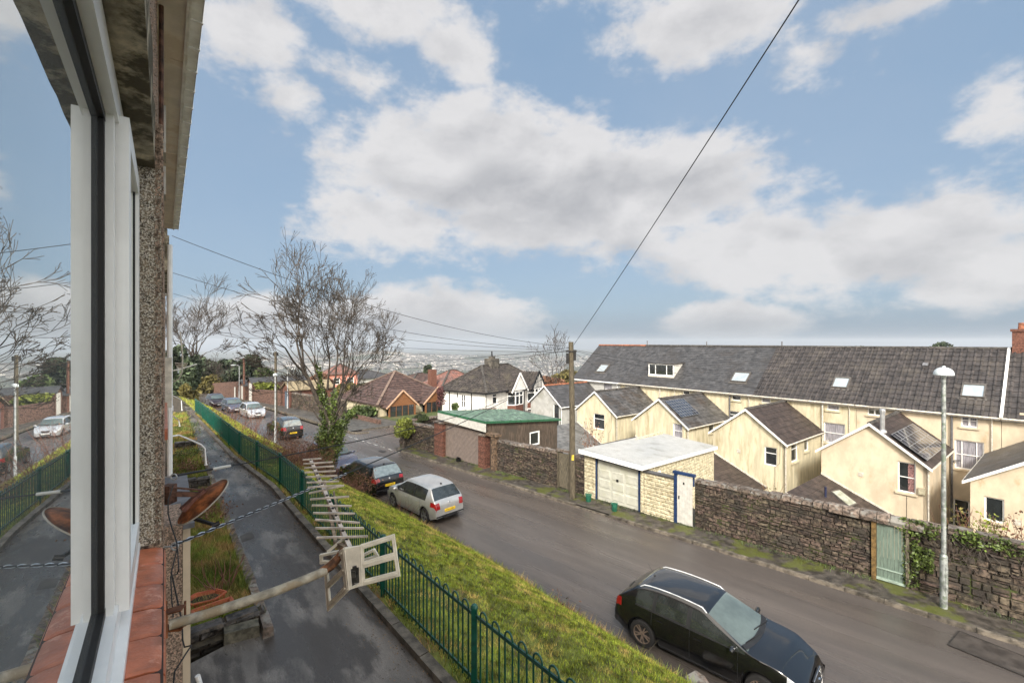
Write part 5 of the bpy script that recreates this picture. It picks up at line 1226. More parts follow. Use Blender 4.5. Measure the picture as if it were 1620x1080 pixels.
# window: outer frame, sashes, mullion, panes
FG = -.123                      # glass plane
FO = -.090                      # outer frame face
mb = MB(RS)
mb.box(FG - .03, FO, -1.5, 1.985, zt_ - .085, zt_ - .01); mb.box(FG - .03, FO, -1.5, 1.985, zb_ + .02, zb_ + .075)   # head, bottom rail
mb.box(FG - .03, FO, 1.985, 2.03, zb_ + .02, zt_ - .01)
mb.box(FG - .03, FO - .007, 1.405, 1.44, zb_ + .075, zt_ - .085)
wf = mb.build('window', M_upvcd if False else M_upvc, NH)
mb = MB(RS)       # fixed light bead (near pane)
mb.box(FG - .01, FG + .011, 1.385, 1.405, zb_ + .095, zt_ - .105); mb.box(FG - .01, FG + .012, -1.4, 1.405, zt_ - .105, zt_ - .085); mb.box(FG - .01, FG + .012, -1.4, 1.405, zb_ + .075, zb_ + .095)
mb.build('glazing_seal', M_gasket, wf)
mb = MB(RS); so = FO + .019; sa, sb = 1.452, 1.985        # opening sash, proud of the frame
za, zb2 = zb_ + .055, zt_ - .065
mb.box(FG, so, sa, sa + .055, za, zb2); mb.box(FG, so, sb - .05, sb + .012, za, zb2); mb.box(FG, so, sa + .055, sb - .05, zb2 - .06, zb2); mb.box(FG, so, sa + .055, sb - .05, za, za + .06)
sash = mb.build('sash', M_upvc, NH)
mb = MB(RS); mb.box(FG, so - .009, sa + .055, sa + .063, za + .06, zb2 - .06); mb.box(FG, so - .009, sb - .058, sb - .05, za + .06, zb2 - .06); mb.box(FG - .02, FO - .0125, 1.441, 1.4515, za, zb2); mb.build('glazing_seal', M_gasket, sash)
mb = MB(RS); mb.box(FG + .004, so - .012, sa + .056, sb - .051, za + .05, zb2 - .05); mb.build('pane', M_pane, sash)
mb = MB(RS); mb.box(FG - .02, FG, -1.4, 1.405, zb_ + .07, zt_ - .08); mb.build('pane', M_pane, wf)
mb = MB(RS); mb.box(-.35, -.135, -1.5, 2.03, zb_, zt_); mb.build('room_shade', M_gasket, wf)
mb = MB(RS); mb.box(so + .001, so + .004, 1.70, 1.73, -.0, .03); mb.build('vent_clip', M_alu, sash)
mb = MB(RS); mb.box(FG - .02, FO + .02, -1.5, 2.03, zb_ - .005, zb_ + .018); mb.build('sub_sill', M_upvc, wf)
# clay sill tiles
mb = MB(RS); s_ = 2.02; rnd = random.Random(5); k = 0
while s_ > -1.5:
    w = .150 + rnd.uniform(-.003, .003); a, b = s_ - w + .008, s_; dz = rnd.uniform(-.002, .002)
    pr = [(-.10, -.0), (-.03, -.006), (-.012, -.012), (-.001, -.024), (.001, -.045), (.0, -.13), (-.05, -.13)]
    n = 6
    def sec(t, e): return [(x, lerp(a, b, t), zb_ - .003 + z + dz - e) for x, z in pr]
    rows = [sec(0, .006), sec(.04, .001), sec(.5, 0), sec(.96, .001), sec(1, .006)]
    ids = [[mb.P(p) for p in r_] for r_ in rows]
    for A_, B_ in zip(ids, ids[1:]):
        for q in range(len(pr) - 1): mb.F(A_[q], A_[q + 1], B_[q + 1], B_[q])
    mb.F(*ids[0]); mb.F(*ids[-1][::-1]); s_ -= w
mb.build('sill_tiles', M_clay, NH, smooth=True)
mb = MB(RS); mb.box(-.10, -.004, -1.5, 2.02, zb_ - .12, zb_ - .02); mb.build('sill_mortar', mat('dark_joint', (.05, .035, .03), rough=.95, world=True), NH)
# eaves: soffit, fascia and boxed gutter
hS = 1.9
mb = MB(RS)
for k in range(7):
    a = 9.45 - k * 1.9; mb.box(-.05, .105, a - 1.89, a, hS, hS + .02)
sf = mb.build('soffit', M_soffit, NH)
mb = MB(RS); mb.box(.106, .116, -4, 9.45, hS - .010, hS + .2); mb.box(.094, .1055, -4, 9.45, hS - .010, hS - .001); mb.box(.1165, .170, -4, 9.5, hS + .015, hS + .023); mb.box(.168, .174, -4, 9.5, hS + .015, hS + .11)
s_ = 9.45; mb.cur = 1
while s_ > -4: mb.box(.1165, .178, s_ - .012, s_ + .006, hS + .006, hS + .114); s_ -= .31
mb.build('gutter', [M_gutter, M_upvc], NH)
mb = MB(RS); mb.hexa([(.10, -4, hS + .2), (.10, 9.55, hS + .2), (-7, 9.55, hS + 3.6), (-7, -4, hS + 3.6)], [(.14, -4, hS + .26), (.14, 9.55, hS + .26), (-7, 9.55, hS + 3.7), (-7, -4, hS + 3.7)]); mb.build('roof', M_slated, NH)
mb = MB(RS)
for a, b, za, zc in ((4.2, 4.45, 1.41, 1.76), (5.2, 5.45, 1.36, 1.62)): mb.box(WU_, .002, a, b, za, zc)
mb.build('bracket_box', M_wpaint, NH)
mb = MB(RS); mb.tube([(-.02, 3.2, hS), (-.02, 3.2, 1.15)], .012, 8); mb.build('vent_pipe', M_rustd, NH)
mb = MB(RS); mb.box(WR_, .012, 4.75, 7.05, .60, .95); mb.build('lintel', M_lintel, NH)
fw2 = lambda s, z, d: (WR_ - d, s, z)
win(RS, fw2, 4.92, 6.88, -.73, .6, NH, .06, 'two', glass=M_pane, fw=.07)
mb = MB(RS); mb.box(-.08, .015, 4.85, 6.95, -.85, -.755); mb.build('sill_tiles', M_clay, NH)
# soil/down pipe and meter trunking on the front
mb = MB(RS); mb.tube([(.05, 8.7, 1.5), (.05, 8.7, -4.6)], .036, 10); mb.tube([(.05, 8.7, -1.0), (.05, 8.7, -1.08)], .046, 10); mb.build('downpipe', M_upvc, NH)
mb = MB(RS); mb.box(WR_, .065, 7.6, 7.9, -.90, -.22); mb.build('cable_box', M_upvcd, NH)
# porch
mb = MB(RS); mb.box(WR_, .205, 5.75, 7.45, -5.2, -1.915); mb.build('porch', M_creamp, NH)
mb = MB(RS); mb.box(WR_, .235, 5.6, 7.75, -1.91, -1.86); mb.build('porch_roof', M_lead, NH)
mb = MB(RS); mb.grid(lambda i, j: (.115 + .008 * vnoise(j * 30, i * 4, 1), lerp(4.7, 5.3, i), lerp(-3.55, -1.55, j)), 6, 30); mb.box(WR_, .112, 4.7, 5.3, -3.55, -1.55); mb.build('rendered_pier', M_pebble, NH)
mb = MB(RS); mb.tube([(.24, 5.2, -3.2), (.262, 5.2, -3.3), (.262, 5.2, -5.0)], .022, 8); mb.build('waste_pipe', M_upvc, NH)
# cables on the wall with eye bolts
def wall_cable(pts, r_=.0035): 
    mb = MB(); mb.tube([pix(u, v, Y) for u, v, Y in pts], r_, 5); return mb
mb = wall_cable([(274, 768, 2.55), (266, 790, 2.5), (266, 812, 2.48), (272, 835, 2.4), (280, 858, 2.35), (280, 868, 2.32), (271, 905, 2.2), (283, 960, 2.1), (288, 982, 2.05), (289, 1012, 2.0), (292, 1023, 1.98), (303, 1020, 1.98), (290, 1040, 1.9), (276, 1062, 1.85), (273, 1100, 1.8)])
mb.tube([pix(u, v, Y) for u, v, Y in [(281, 868, 2.3), (283, 900, 2.2), (280, 908, 2.2), (270, 911, 2.15), (272, 950, 2.1), (274, 975, 2.05)]], .003, 5)
mb.build('wall_cable', M_cable, NH)
for (u, v, Y) in ((270, 754, 3.0), (270, 864, 2.45)):
    mb = MB(); c = pix(u, v, Y); mb.tube([c + V(-.09, -.02, 0), c], .005, 6)
    mb.tube([c + V(.022 + .02 * math.cos(t), 0, .02 * math.sin(t)) for t in [k * math.pi / 5 for k in range(11)]], .0045, 6); mb.build('eye_bolt', M_alu, NH)
# next house along, its lower roof and window
N2 = empty('neighbour_house', RS @ Vector((-.5, 20, -5)), rsz, 'pale rendered neighbouring house just past the end of the white eaves', 'house')
mb = MB(RS); mb.box(-8, -.01, 9.8, 22, -6.5, 1.95); mb.build('wall', M_pebble, N2)
mb = MB(RS); mb.box(-.009, .05, 10.2, 11.2, 1.28, 1.93); mb.build('lintel', M_lintel, N2)
mb = MB(RS); 
for a, b in ((1.12, 1.26), (.88, 1.02)): mb.box(-.009, .045, 10.5, 10.9, a, b)
mb.build('window', M_upvc, N2)
mb = MB(RS); mb.box(-8.2, .02, 9.75, 22.2, 1.95, 2.05); mb.build('roof', M_slated, N2)

# ------------------------------------------------------------------ TV aerial on a bracket mast (near)
root = pix(275, 985, 1.93)
A1 = empty('tv_aerial', root, 0, 'close white and beige TV aerial with slotted reflector pointing along the footpath', 'aerial')
mb = MB(); P3 = [pix(268, 988, 1.90), pix(330, 970, 1.98), pix(430, 937, 2.12), pix(488, 914, 2.22), pix(516, 902, 2.28)]
mb.tube(P3, .021, 16); mb.build('mast', M_mast, A1, smooth=True)
mb = MB(); mb.tube([pix(508, 905, 2.27), pix(523, 895, 2.30), pix(537, 880, 2.34), pix(543, 868, 2.37)], [.022, .0235, .021, .016], 14); mb.build('mast_bend', M_rustd if False else mat('rusty_mast', (.22, .09, .035), rough=.75, var=.5, scale=25, world=True), A1, smooth=True)
mb = MB(); c = pix(272, 983, 1.91)
mb.bar(c + V(-.05, 0, .035), c + V(.035, .02, .05), .05, .006); mb.bar(c + V(-.05, 0, -.03), c + V(.035, .02, -.035), .05, .006); mb.bar(c + V(-.05, 0, -.06), c + V(-.05, 0, .07), .07, .006, up=(1, 0, 0))
mb.tube([c + V(.0, -.03, -.05), c + V(.0, -.03, .06)], .005, 6); mb.tube([c + V(.02, .05, -.05), c + V(.02, .05, .06)], .005, 6); mb.build('bracket', M_rust, A1)
def slotted(name, c00, c10, c11, c01, slots, rows, th=.012, fold=None):
    """panel c00..c01 quad with real slots: cols x rows of bars"""
    S = lambda x, y: lerp(lerp(c00, c10, x), lerp(c01, c11, x), y)
    n = (c10 - c00).cross(c01 - c00).normalized()
    if n.y > 0: n = -n
    mb = MB()
    fnp = lambda x, y, d: S(x, y) - n * (d - th)
    mb.plate(fnp, [(0, 0), (1, 0), (1, 1), (0, 1)], slots, th)
    mb.poly([S(0, 0), S(1, 0), S(1, 1), S(0, 1)]) if False else None
    for (y) in rows: 
        mb.bar(S(.06, y) + n * (th + .003), S(.94, y) + n * (th + .003), .008, .006, up=n)
    # rolled rim
    mb.tube([S(0, 0) + n * th / 2, S(1, 0) + n * th / 2, S(1, 1) + n * th / 2, S(0, 1) + n * th / 2, S(0, 0) + n * th / 2], .0075, 6)
    return mb
Tf, Bf = pix(546, 867, 2.30), pix(553, 931, 2.28)      # fold line
TL, BL_ = pix(516, 894, 2.52), pix(521, 964, 2.47)
TM, BM_ = pix(571, 862, 2.31), pix(573, 924, 2.29)
TR, BR = pix(623, 845, 2.36), pix(632, 909, 2.33)
bx = lambda x0, x1, y0, y1: [(x0, y0), (x1, y0), (x1, y1), (x0, y1)]
m1 = slotted('a', Tf, TM, BM_, Bf, [[(.22, .52), (.35, .52), (.35, .46), (.7, .46), (.7, .52), (.84, .52), (.84, .92), (.22, .95)]], [])
m2 = slotted('b', TM, TR, BR, BM_, [bx(.08, .92, .10, .42), bx(.08, .92, .58, .88)], [.05, .5, .94])
m3 = slotted('c', TL, Tf, Bf, BL_, [bx(.12, .88, .16, .42), bx(.12, .88, .56, .86)], [.07, .49, .93])
mb = MB()
for m_ in (m1, m2, m3):
    o = len(mb.v); mb.v += m_.v; mb.f += [tuple(i + o for i in f) for f in m_.f]; mb.m += m_.m
RF = mb.build('reflector', M_aerial, A1, smooth=True)
mb = MB(); c = pix(559, 908, 2.33); mb.box(c.x - .03, c.x + .03, c.y, c.y + .06, c.z - .045, c.z + .04); mb.box(c.x - .014, c.x + .014, c.y - .012, c.y, c.z - .012, c.z + .02); mb.build('mount_block', mat('grey_cast', (.17, .165, .15), rough=.6, var=.4, scale=20, world=True), RF)
# boom and directors
b0, b1 = pix(491, 727, 3.55), pix(560, 880, 2.34)
mb = MB(); mb.bar(b0, b1, .022, .018); mb.build('boom', M_aerialm, A1)
mb = MB(); mb.bar(pix(513, 760, 3.25), pix(531, 858, 2.52), .018, .02); mb.bar(pix(528, 778, 3.05), pix(541, 850, 2.52), .012, .016); mb.bar(pix(531, 858, 2.52), pix(556, 872, 2.4), .03, .03); mb.build('cradle_arm', mat('aerial_wood', (.36, .28, .20), rough=.8, var=.4, scale=20, world=True), A1)
nD = 15
LL = [(479, 727), (480, 733.5), (481.5, 740), (482.5, 747), (484, 754.5), (485.5, 763), (487, 770.5), (489, 780), (491, 789.5), (493.5, 799), (495.5, 811), (498.5, 821.5), (499, 835), (501, 850)]
RL = [(508, 725), (526, 730.5), (528, 737), (531, 744.5), (533.5, 752), (536, 761), (540, 767.5), (544, 767.5), (552, 785), (556, 800), (561, 812), (569, 826.5), (575, 835), (581.5, 848)]
for k, ((ul, vl), (ur, vr)) in enumerate(zip(LL, RL)):
    t = (k + .3) / nD; Y = lerp(3.52, 2.5, t); 
    mb = MB(); p = lerp(b0, b1, t); L_, R_ = pix(ul, vl, p.y - .01), pix(ur, vr, p.y + .015); mid = (L_ + R_) / 2
    mb.bar(L_, R_, .010, .010); D_ = mb.build('director_rod', M_aerialm, A1)
    q = (p + V(0, 0, .012)); mb = MB(); mb.box(q.x - .007, q.x + .007, q.y - .008, q.y + .008, q.z - .010, q.z + .003); mb.build('clamp', M_black, D_)
mb = MB()  # folded dipole, left behind the reflector
mb.bar(pix(507, 878, 2.44), pix(553, 868, 2.42), .02, .012); mb.bar(pix(507, 888, 2.44), pix(550, 889, 2.42), .02, .012); mb.bar(pix(508, 876, 2.44), pix(509, 891, 2.44), .02, .012)
mb.bar(pix(574, 878, 2.40), pix(592, 869, 2.40), .02, .012); mb.bar(pix(574, 886, 2.4), pix(598, 879, 2.40), .02, .012); mb.bar(pix(591, 868, 2.4), pix(598, 880, 2.40), .014, .012)
mb.bar(pix(518, 873, 2.46), pix(545, 850, 2.5), .014, .012); mb.build('dipole', M_aerial, A1)

# ------------------------------------------------------------------ satellite dish
c = pix(322, 793, 3.55); f_ = c.normalized(); rt = f_.cross(V(0, 0, 1)).normalized(); upv = rt.cross(f_)
ax = (rt * .62 - upv * .72 + f_ * .30).normalized()
Dh = empty('satellite_dish', toRS(c) and RS @ Vector((.02, toRS(c).y, toRS(c).z)), 0, 'rust brown satellite dish hanging tilted from the pebbledashed wall', 'satellite dish')
maj = (rt * .74 + upv * .66); maj = (maj - ax * maj.dot(ax)).normalized(); mn = ax.cross(maj)
mb = MB()
RA, RB = .212, .20
def dsh(off):
    rows = []
    for i in range(9):
        q = i / 8; rows.append([mb.P(c + (maj * RA * math.cos(t) + mn * RB * math.sin(t)) * q + ax * (off - .055 * (1 - q * q))) for t in [2 * math.pi * k / 36 for k in range(36)]])
    for a, b in zip(rows, rows[1:]):
        for k in range(36): mb.F(a[k], a[(k + 1) % 36], b[(k + 1) % 36], b[k])
    return rows[-1]
r1 = dsh(0); r2 = dsh(-.006)
for k in range(36): mb.F(r1[k], r1[(k + 1) % 36], r2[(k + 1) % 36], r2[k])
mb.build('dish', M_rust, Dh, smooth='full')
mb = MB(); mb.tube([c + (maj * (RA + .002) * math.cos(t) + mn * (RB + .002) * math.sin(t)) - ax * .003 for t in [2 * math.pi * k / 36 for k in range(37)]], .006, 6); mb.build('rim', mat('pale_rim', (.42, .38, .32), rough=.6, world=True), Dh)
bk = c - ax * .065; wb = pix(272, 781, 3.42)
mb = MB(); mb.bar(bk - maj * .13, bk + maj * .07, .075, .035, up=ax); mb.build('back_plate', mat('rusty_plate', (.17, .07, .05), rough=.7, var=.4, scale=25, world=True), Dh)
mb = MB(); mb.bar(wb, bk + maj * .02, .03, .035); mb.bar(wb + V(0, 0, .05), bk + maj * .06, .02, .012); mb.box(wb.x - .06, wb.x + .01, wb.y - .04, wb.y + .04, wb.z - .07, wb.z + .07); mb.build('wall_arm', M_rustd, Dh)
fa = pix(335, 832, 3.4); mb = MB(); mb.bar(c - maj * .14 + ax * .0, fa + (rt * .03), .02, .02); mb.tube([fa, fa + rt * .05 + upv * .015], .018, 8); mb.build('feed_arm', M_black, Dh)

# ------------------------------------------------------------------ bow top railings
def railing_panel(p0, p1, name, label, last=False):
    """p0,p1 foot points in world; steel panel with hooped pales, rails and its left post"""
    p0 = Vector(p0); p1 = Vector(p1); d = p1 - p0; L = math.hypot(d.x, d.y); h = Vector((d.x, d.y, 0)).normalized(); sl = d.z / L; n = Vector((h.y, -h.x, 0))
    e = empty(name, p0, 0, label, 'railing', 'green bow top railing panels along the footpath')
    H = 1.0
    P = lambda t, z, o=0.0: p0 + h * t + Vector((0, 0, sl * t + z)) + n * o
    mb = MB(); mb.bar(P(.03, .12), P(L - .03, .12), .022, .042); mb.build('rail', M_dgreen, e)
    mb = MB(); mb.bar(P(.03, H - .06), P(L - .03, H - .06), .022, .042); mb.build('rail', M_dgreen, e)
    mb = MB(); nb = 11; pitch = (L - .16) / nb; rr = .0125; ns = 5 if p0.length < 16 else 4
    for k in range(nb):
        a = .08 + (k + .22) * pitch; b = .08 + (k + .78) * pitch; m_ = (a + b) / 2; r_ = (b - a) / 2
        pts = [P(a, .05)] + [P(m_ - r_ * math.cos(t), H - .02 + r_ * math.sin(t)) for t in [math.pi * q / 6 for q in range(7)]] + [P(b, .05)]
        if L > 0: mb.tube(pts, rr, ns, cap=False)
    pl = mb.build('hooped_pales', M_dgreen, e, smooth='full')
    ps = MB(); c0 = P(0, 0); ps.box(c0.x - .037, c0.x + .037, c0.y - .037, c0.y + .037, c0.z - .1, c0.z + H + .02); ps.lathe(P(0, H + .02), (0, 0, 1), [(.05, 0), (.048, .02), (.034, .045), (.01, .058)], 10); ps.build('post', M_dgreen, e)
    return e
s_list = []
Lp = 2.86
t = -1; 
def fence_w(a): c = fence_c(a); p = AC @ Vector((c, a, 0)); return Vector((p.x, p.y, path_z(p.y)))
# posts spaced along the line, one of them at pixel (750, 955)
a = 4.33; posts = [a]
def step_a(a, sg): 
    lo, hi = 0, 5
    for _ in range(40):
        m_ = (lo + hi) / 2
        if (fence_w(a + sg * m_) - fence_w(a)).length < Lp: lo = m_
        else: hi = m_
    return a + sg * lo
for k in range(3): posts.insert(0, step_a(posts[0], -1))
while posts[-1] < 41: posts.append(step_a(posts[-1], 1))
ORD = ['nearest', 'first', 'second', 'third', 'fourth', 'fifth', 'sixth', 'seventh', 'eighth', 'ninth', 'tenth', 'eleventh', 'twelfth', 'thirteenth', 'fourteenth', 'fifteenth', 'sixteenth', 'seventeenth', 'eighteenth', 'nineteenth', 'twentieth', 'twenty-first', 'twenty-second']
for k, (x, y) in enumerate(zip(posts, posts[1:])):
    if y < 0: continue
    railing_panel(fence_w(x), fence_w(y), 'railing_panel', '%s green bow top railing panel counting from the camera along the footpath' % ORD[k])
mb = MB()   # concrete edging between path and railing
rnd = random.Random(9); x = -2.0
while x < 42:
    a0, a1 = x, x + .9
    q = [AC @ Vector((fence_c(aa) - dd, aa, 0)) for aa, dd in ((a0 + .006, .34), (a1 - .006, .34), (a1 - .006, .19), (a0 + .006, .19))]
    o = rnd.uniform(-.008, .008)
    mb.hexa([V(p.x, p.y, path_z(p.y) - .1) for p in q], [V(p.x, p.y, path_z(p.y) + .11 + o) for p in q]); x += .9
mb.build('path_edging', M_kerb, kind='structure')

# ------------------------------------------------------------------ utility pole, lamp posts
pp = verge_pt(905.6, 787)
UP = empty('telegraph_pole', pp, 0, 'tall wooden telegraph pole standing on the verge left of the cream garage', 'telegraph pole')
mb = MB(); top = -.02; mb.tube([pp + V(0, 0, -.2), V(pp.x - .01, pp.y, -3.5), V(pp.x - .07, pp.y, top + .0)], [.15, .135, .115], 14); mb.build('shaft', M_wood, UP, smooth=True)
tp = V(pp.x - .07, pp.y, 0)
mb = MB(); mb.box(tp.x - .23, tp.x - .10, tp.y - .1, tp.y + .08, -1.05, -.55); mb.box(tp.x + .11, tp.x + .23, tp.y - .1, tp.y + .08, -.9, -.4); mb.box(tp.x - .26, tp.x + .26, tp.y - .14, tp.y - .1, -.5, -.44)
mb.build('junction_box', M_black, UP)
mb = MB()
for k in range(5): mb = MB(); mb.tube([V(pp.x - .14 - .01, pp.y - .12, -5.2 + k * .5), V(pp.x - .26, pp.y - .18, -5.18 + k * .5)], .008, 5); mb.build('step_iron', M_rustd, UP)
mb = MB(); mb.box(pp.x - .06, pp.x + .05, pp.y - .155, pp.y - .145, -5.6, -5.35); mb.build('notice_plate', mat('yellow_plate', (.55, .42, .05), rough=.5, world=True), UP)
lp = verge_pt(1493, 961)
L1 = empty('street_lamp', lp, 0, 'tall galvanised street lamp with white domed lantern on the verge at the right', 'street lamp')
ztop = (540 - 592) / 700 * lp.y
mb = MB(); mb.tube([lp + V(0, 0, -.1), lp + V(0, 0, 1.42)], .082, 16); mb.tube([lp + V(0, 0, 1.42), lp + V(0, 0, 1.48)], [.082, .052], 16, cap=False); mb.build('base_column', M_galv, L1, smooth=True)
mb = MB(); mb.tube([lp + V(0, 0, 1.4), V(lp.x, lp.y, ztop)], [.054, .046], 14); mb.build('shaft', M_galv, L1, smooth=True)
mb = MB(); mb.box(lp.x - .035, lp.x + .035, lp.y - .088, lp.y - .078, lp.z + .45, lp.z + 1.15); mb.build('access_door', M_galv, L1)
mb = MB(); o = V(lp.x, lp.y, ztop - .02); mb.lathe(o, (0, 0, 1), [(.05, -.06), (.07, -.005), (.215, 0), (.218, .02), (.212, .07), (.185, .13), (.14, .175), (.08, .205), (.04, .21), (.035, .25), (.0, .25)], 24); mb.build('lantern', mat('lamp_shell', (.55, .60, .62), rough=.3, var=.1, scale=5, world=True), L1, smooth=True)
def lamp2(p, zt, head, label, r_=.06):
    e = empty('street_lamp', p, 0, label, 'street lamp'); mb = MB(); mb.tube([p + V(0, 0, -.1), p + V(0, 0, 1.1)], r_ * 1.35, 10); mb.tube([p + V(0, 0, 1.0), V(p.x, p.y, zt - .15)] + ([V(p.x + head[0] * .15, p.y, zt), V(p.x + head[0], p.y, zt + .05)] if head else []), r_ * .8, 10); mb.build('column', mat('pale_column', (.42, .44, .45), rough=.5, world=True), e, smooth=True)
    mb = MB(); hx = head[0] if head else 0; sg = 1 if hx >= 0 else -1
    if head: mb.box(p.x + hx - .05 if sg > 0 else p.x + hx - .55, p.x + hx + .55 if sg > 0 else p.x + hx + .05, p.y - .12, p.y + .12, zt + .0, zt + .12)
    else: mb.lathe(V(p.x, p.y, zt - .15), (0, 0, 1), [(.05, 0), (.16, .05), (.14, .18), (.03, .24)], 12)
    mb.build('lantern', mat('lamp_shell', (.55, .60, .62)), e); return e
p = AC @ Vector((11.0, 36.3, 0)); p.z = zroad_ac(11, 36.3) + .05
lamp2(p, (540 - 592) / 700 * p.y, None, 'slim white lamp column beside the dark red car left of the ivy covered tree')
p = verge_pt(455, 646); lamp2(p, (540 - 584) / 700 * p.y, (.35,), 'short lamp post with flat white head in front of the brick shed')
p = verge_pt(378.5, 631); lamp2(p, (540 - 578) / 700 * p.y, (-.55,), 'far grey lamp post with its arm bent over the street near the white doored lock-up')
for (u, vb, Y, vt, lab, m_) in ((436.5, 655, 47, 556, 'dark telegraph pole left of the ivy covered tree', M_wood), (386.5, 632, 61, 566, 'reddish brown telegraph pole at the far end of the street', mat('red_brown_pole', (.17, .085, .06), rough=.9, world=True)), (269, 640, 40, 470, None, None)):
    if lab is None: continue
    b, t_ = pix(u, vb, Y), pix(u - .5, vt, Y); e = empty('telegraph_pole', V(b.x, b.y, zroad_ac(16, 50)), 0, lab, 'telegraph pole')
    mb = MB(); mb.tube([V(b.x, b.y, -8.3), t_], [.16, .12], 8); mb.build('shaft', m_, e); mb = MB(); mb.box(t_.x - .25, t_.x + .25, t_.y - .08, t_.y + .08, t_.z - .45, t_.z - .1); mb.build('junction_box', M_black, e)
# ------------------------------------------------------------------ wires
def wire(p, q, sag, r_, label, m_=M_cable, n=26, cat='cable', name='overhead_cable', group=None):
    p = Vector(p); q = Vector(q); mb = MB(); pts = [lerp(p, q, k / n) - V(0, 0, sag * 4 * (k / n) * (1 - k / n)) for k in range(n + 1)]; mb.tube(pts, r_, 5)
    o = mb.build(name, m_, root=tuple(p), label=label, cat=cat, group=group); return o
T = lambda dx, dz: V(tp.x + dx, tp.y - .12, dz)
far = pix(1257, 0, 6.2); d_ = far - T(.12, -.15)
wire(T(.12, -.15), far + d_ * .35, .12, .011, 'thick black cable rising from the telegraph pole to the top right of the sky')
g_ = 'service wires fanning from the telegraph pole'
wire(T(-.1, -.25), pix(272, 373, 12.6), .55, .009, 'black wire from the telegraph pole up to the end of the white eaves')
wire(T(-.1, -.32), pix(272, 431, 14.5), .6, .009, 'black wire from the telegraph pole to the wall just below the neighbour lintel')
wire(T(-.12, -.4), pix(266, 462, 24), .7, .009, 'wire from the telegraph pole to the third house along the path')
wire(T(-.12, -.3), pix(436, 560, 47), .8, .012, 'upper wire between the tall telegraph pole and the dark pole by the ivy tree')
wire(T(-.12, -.42), pix(436, 563, 47), 1.1, .012, 'lower wire between the tall telegraph pole and the dark pole by the ivy tree')
wire(T(-.1, -.5), pix(290, 500, 45), .9, .010, 'thin wire crossing behind the bare crown towards the far left trees')
wire(T(.15, -.4), pix(1240, 590, 36), .3, .009, 'thin wire from the pole along the terrace roofs')
wire(T(.15, -.45), pix(1660, 672, 20.5), .45, .009, 'thin wire sagging across the peach terrace walls to the right edge')
wire(T(.1, -.5), pix(1010, 610, 43), .25, .008, 'thin wire from the pole to the house with the dormer')
wire(pix(272, 753, 3.0), T(-.1, -.6), .62, .0055, 'lower service wire with white insulator running over the railings to the pole')
wire(pix(272, 863, 2.45), T(-.1, -.7), .32, .006, 'twisted service wire from the sill end over the footpath to the pole')
mb = MB(); a, b = pix(272, 863, 2.45), T(-.1, -.7)
for sh in (0, math.pi):
    pts = []
    for k in range(90):
        t = k / 90 * .085; q = lerp(a, b, t) - V(0, 0, .32 * 4 * t * (1 - t)); w = sh + k * .8; pts.append(q + V(0, .008 * math.cos(w), .008 * math.sin(w)))
    mb.tube(pts, .0035, 4)
mb.build('cable_grip', M_alu, root=tuple(a), label='twisted silver grip wound round the lower twisted service wire', cat='cable grip')
a, b = pix(272, 753, 3.0), T(-.1, -.6); q = lambda t: lerp(a, b, t) - V(0, 0, .62 * 4 * t * (1 - t))
mb = MB(); mb.tube([q(.016), q(.024)], .011, 8); mb.build('insulator', M_wpaint, root=tuple(q(.016)), label='white sleeve insulator on the lower service wire by the wall', cat='insulator')
mb = MB(); mb.tube([q(.002), q(.016)], .008, 6); mb.build('cable_clamp', M_cable, root=tuple(q(0)), label='black cable clamp between the eye bolt and the white insulator', cat='clamp')
wire(pix(620, 735, 24), pix(700, 700, 30), .1, .001, 'x') if False else None
# small aerial and dangling cable on the neighbour wall
e = empty('tv_aerial', pix(268, 588, 9.5), 0, 'small distant TV aerial on the wall beyond the white cable box', 'aerial')
mb = MB(); mb.tube([pix(265, 588, 9.4), pix(284, 584, 9.6), pix(311, 576, 10.2)], .016, 6); mb.build('boom', M_upvcd, e)
for k in range(4): mb = MB(); mb.tube([pix(277 + k, 574 + k * 2.6, 9.8), pix(297 - k * 1.5, 575 + k * 2.6, 9.8)], .010, 5); mb.build('director_rod', M_aerialm, e)
mb = MB(); mb.tube([pix(285, 525, 8), pix(289, 565, 8), pix(288, 588, 8), pix(283, 599, 8), pix(274, 604, 8)], .011, 6); mb.build('hanging_cable', M_upvcd, root=tuple(pix(285, 525, 8)), label='pale looped cable hanging beside the wall near the small aerial', cat='cable')
# ------------------------------------------------------------------ cars
def paint(name, col, metal=0.0, rough=.25): return mat(name, col, rough=rough, metal=metal, var=.08, scale=3, coat=1.0, spec=.5)
M_carglass = mat('car_glass', (.10, .125, .115), rough=.03, var=.2, scale=1.5, spec=.9, ior=1.65)
M_carglassd = mat('dark_car_glass', (.026, .030, .029), rough=.03, var=.3, scale=3, spec=.8, ior=1.55)
M_lamp_red = mat('red_lamp', (.26, .004, .008), rough=.12, coat=1.0)
M_lamp_clear = mat('clear_lamp', (.55, .57, .60), rough=.08, metal=.3, coat=1.0)
M_tyre = mat('tyre', (.016, .015, .015), rough=.85, var=.2)
M_rim = mat('alloy_rim', (.42, .42, .43), rough=.3, metal=.8)
M_rimb = mat('bronze_rim', (.30, .23, .19), rough=.4, metal=.6)
M_platey = mat('yellow_plate_car', (.70, .47, .02), rough=.4); M_platew = mat('white_plate_car', (.7, .7, .68), rough=.4)
M_trim = mat('car_trim', (.016, .016, .017), rough=.5)
M_chrome = mat('chrome', (.75, .75, .76), rough=.12, metal=1.0)
